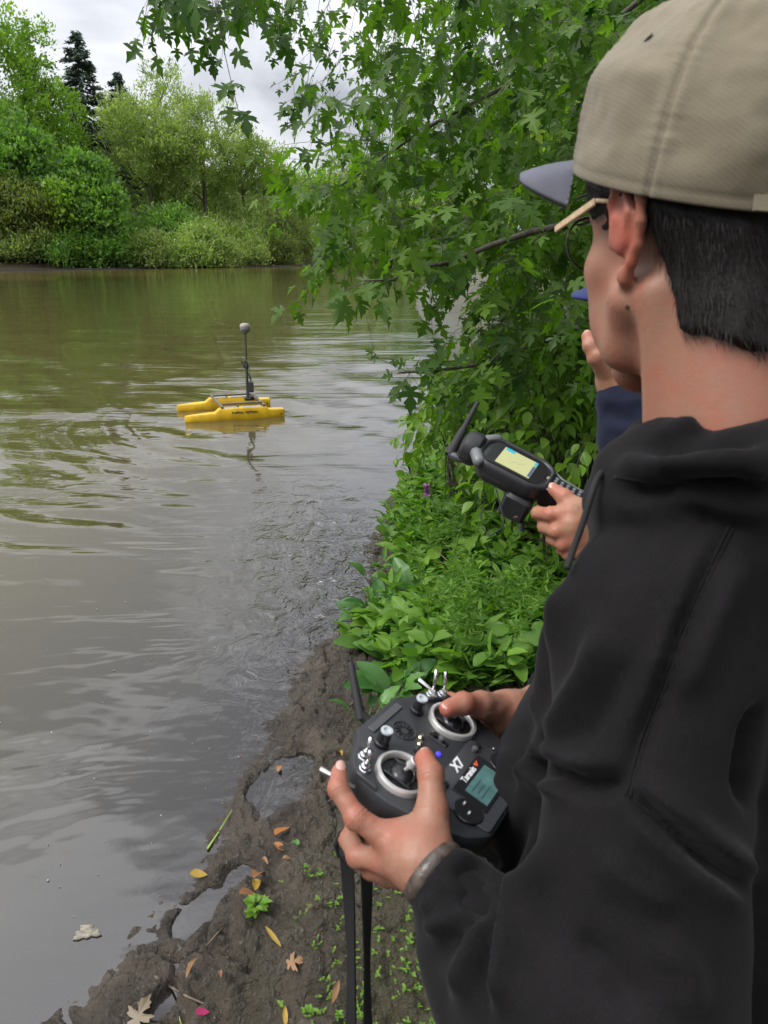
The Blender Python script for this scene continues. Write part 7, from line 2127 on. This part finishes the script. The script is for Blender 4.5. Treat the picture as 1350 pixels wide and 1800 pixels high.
# ------------------------------------------------------------------ things lying on the mud and on the water
def litter():
    rg = np.random.default_rng(3)
    cols = {'orange': (.32, .12, .025), 'yellow': (.36, .23, .03), 'brown': (.26, .12, .05), 'tan': (.24, .13, .055), 'green': (.09, .20, .05), 'pink': (.42, .03, .12), 'pale': (.15, .11, .06)}
    M = {k: mat(k+'_leaf', c, .5, var=.45, vscale=60) for k, c in cols.items()}
    items = [(500, 1466, .030, 35, 'orange', OVATE, 'bright orange curled leaf on the mud, topmost of the orange ones'), (490, 1490, .020, -60, 'orange', OVATE, 'small orange shred touching the curled orange leaf'), (520, 1483, .022, 10, 'green', OVATE, 'round green leaf beside the orange curled leaf'),
             (455, 1550, .034, 20, 'brown', OVATE, 'orange brown oval leaf in the middle of the mud'), (447, 1556, .022, -15, 'yellow', OVATE, 'thin yellow leaf under the orange brown oval one'), (350, 1540, .026, 80, 'yellow', OVATE, 'yellow leaf at the rim of the small pool'),
             (437, 1578, .026, 60, 'brown', OVATE, 'dull brown leaf just above the green seedling'), (466, 1518, .026, -35, 'tan', LANCE, 'narrow tan leaf on the grey mud'), (505, 1513, .014, 80, 'tan', OVATE, 'tiny pale brown leaf right of the narrow tan one'),
             (482, 1655, .030, 130, 'yellow', LANCE, 'slim yellow leaf low in the middle of the bank'), (523, 1692, .026, 75, 'tan', MAPLE[0], 'tan lobed leaf lying at the edge of the moss'), (502, 1788, .030, -10, 'yellow', LANCE, 'yellow leaf at the bottom edge near the strap'),
             (386, 1725, .030, -20, 'brown', LANCE, 'rusty brown leaf low on the bank'), (341, 1706, .034, 10, 'tan', LANCE, 'long rusty leaf standing against a mud clod'), (590, 1745, .036, 10, 'tan', LANCE, 'long dry leaf beside the dangling strap'),
             (356, 1783, .018, 60, 'pink', OVATE, 'pink flower petal on the mud at the bottom'), (252, 1778, .036, 20, 'pale', MAPLE[0], 'large pale waterlogged leaf in the bottom pool'), (491, 1351, .016, 20, 'orange', OVATE, 'small orange leaf floating in the brown puddle'),
             (598, 1332, .032, -15, 'yellow', LANCE, 'yellow green blade near the left edge of the controller'), (563, 1442, .018, 60, 'tan', LANCE, 'little tan leaf under the left hand'), (548, 1600, .020, 50, 'pale', LANCE, 'grey leaf lying between the seedlings')]
    for px, py, sz, a, c, (T, TF), lab in items:
        g = PG(px, py, .035); z = max(mudz(g[0], g[1]), .0)+.006
        g = PG(px, py, z)
        V = T.copy(); V[:, 1] -= .5; V[:, 2] = V[:, 2]*1.3+.18*np.sin(V[:, 1]*3+px)+.12*V[:, 0]*math.sin(px)
        V[:, 2] -= V[:, 2].min()
        me = mesh_np('fallen_leaf', np.concatenate([V, V-[0, 0, .012]]), np.concatenate([TF[0], TF[0][:, ::-1]+len(V)]))
        o = link('fallen_leaf', me, None, M[c]); o.location = g; o.scale = (sz*1.9,)*3; o.rotation_euler = (rg.normal(0, .12), rg.normal(0, .12), R(-a))
        tag(o, lab, 'leaf', 'fallen leaves on the mud')
    def stick(pts, r, m, lab, cat='twig'):
        q = []
        for px, py in pts:
            g = PG(px, py, .03); z = max(mudz(g[0], g[1]), 0)+r*1.0; q.append(PG(px, py, z))
        o = MB().tube(q, [r*(1-.5*i/(len(q)-1)) for i in range(len(q))], 6).build('twig', m, None, smooth=True, auto=False); tag(o, lab, cat, 'twigs on the mud')
    stick([(365, 1492), (385, 1462), (408, 1424)], .0042, mat('green_reed', (.22, .34, .05), .4), 'green reed stalk lying across the wet mud edge', 'stalk')
    stick([(272, 1716), (300, 1735), (330, 1752), (362, 1766), (378, 1790)], .0035, M_DEAD, 'long bent brown twig near the pink petal')
    stick([(362, 1664), (378, 1645), (392, 1630)], .0028, M_DEAD, 'short straight twig right of the mud clods')
    stick([(560, 1420), (590, 1400), (612, 1392)], .0022, M_DEAD, 'thin twig near the left hand')
    stick([(615, 1240), (640, 1215), (655, 1195)], .003, M_DEAD, 'twig lying behind the controller antenna')
    stick([(312, 1776), (316, 1792), (320, 1804)], .0022, mat('yellow_stalk', (.30, .34, .08), .5), 'small yellow green stalk at the bottom edge', 'stalk')
    # seedlings
    LV = Leaves(); ST = []
    n = 0
    while n < 120:
        px = rg.uniform(480, 780); py = rg.uniform(1490, 1830)
        if px < 620-(py-1490)*.35 and rg.random() < .8: continue
        g = PG(px, py, .06)
        if mudz(g[0], g[1]) < .03: continue
        c = rg.random() < .35
        for k in range(4 if c else 1):
            x, y = g[0]+rg.normal(0, .012), g[1]+rg.normal(0, .012); z = mudz(x, y); h_ = .006+.012*rg.random(); top = np.array([x, y, z+h_]); ST.append((np.array([x, y, z-.003]), top, .0006))
            a = rg.random()*6.28
            for j in range(2 if rg.random() < .6 else 4):
                d = np.array([math.cos(a+j*(3.14 if j < 2 else 1.57)), math.sin(a+j*3.14), .3]); LV.add(top, d, np.array([0, 0, 1.0])+rg.normal(0, .2, 3), .006+.007*rg.random(), .55+.15*rg.normal())
        n += 1
    root = empty('seedlings', tuple(PG(640, 1650, .08)), 'tiny bright green seedlings scattered over the mossy mud', 'seedlings'); root['kind'] = 'stuff'
    p, u, v, nn, s, t = LV.arrays(); scatter_mesh('seed_leaves', OVATE[0], OVATE[1], p, u, v, nn, s, t, M_HERB, root)['kind'] = 'stuff'
    stems_mesh('seed_stems', ST, M_STEM, root, 3)
    LV = Leaves(); ST = []; g = PG(450, 1600, .05); b = np.array([g[0], g[1], mudz(g[0], g[1])])
    root = empty('seedling', tuple(b), 'small leafy green seedling alone in the middle of the mud', 'plant')
    for i in range(9):
        a = i*2.4; rr_ = .003+.020*rg.random(); top = b+np.array([math.cos(a)*rr_, math.sin(a)*rr_, .012+.022*rg.random()]); ST.append((b, top, .0009))
        for j in range(3): d = np.array([math.cos(a+j-1), math.sin(a+j-1), .4]); LV.add(top, d, np.array([0, 0, 1.0])+rg.normal(0, .3, 3), .020+.012*rg.random(), .6)
    p, u, v, nn, s, t = LV.arrays(); scatter_mesh('leaves', OVATE[0], OVATE[1], p, u, v, nn, s, t, M_HERB, root); stems_mesh('stems', ST, M_STEM, root, 3)
    # foam and flecks on the water
    M_FOAM = mat('foam', (.24, .215, .165), .7, var=.4, vscale=90)
    def blob(px, py, r, lab, asp=1.8, rot=0):
        c = PG(px, py, .004); V = []; n_ = 22
        for zz, k in ((-.004, 1.0), (.0012, .97), (.0022, .7)):
            for i in range(n_):
                a = 2*math.pi*i/n_; q = r*k*(1+.25*math.sin(3*a+px)+.18*math.sin(7*a+py)); V.append(c+np.array([q*asp*math.cos(a), q*math.sin(a), zz]))
        mb = MB(); mb.rings([V[:n_], V[n_:2*n_], V[2*n_:]]); o = mb.build('foam_patch', M_FOAM, None, smooth=True, auto=False); tag(o, lab, 'foam', 'foam floating on the water')
    blob(153, 1638, .022, 'irregular beige foam patch floating at the lower left', 1.5)
    F_ = MB()
    for i in range(46):
        px, py = (rg.uniform(0, 520), rg.uniform(900, 1700)) if i < 70 else (rg.uniform(0, 620), rg.uniform(560, 900))
        c = PG(px, py, .002)
        if shore_s(np.array([c[0]]), np.array([c[1]]))[0] > -.1: continue
        r = (.0015+.003*rg.random()**2)*(1 if i < 70 else 1.6)
        F_.lathe(c-[0, 0, .002], (0, 0, 1), [(r, 0), (r*.9, .003), (r*.3, .0045)], 7)
    o = F_.build('floating_flecks', mat('fleck', (.36, .34, .30), .6), None, smooth=True, auto=False); tag(o, 'tiny pale flecks drifting on the river', 'flecks', kind='stuff')
litter()
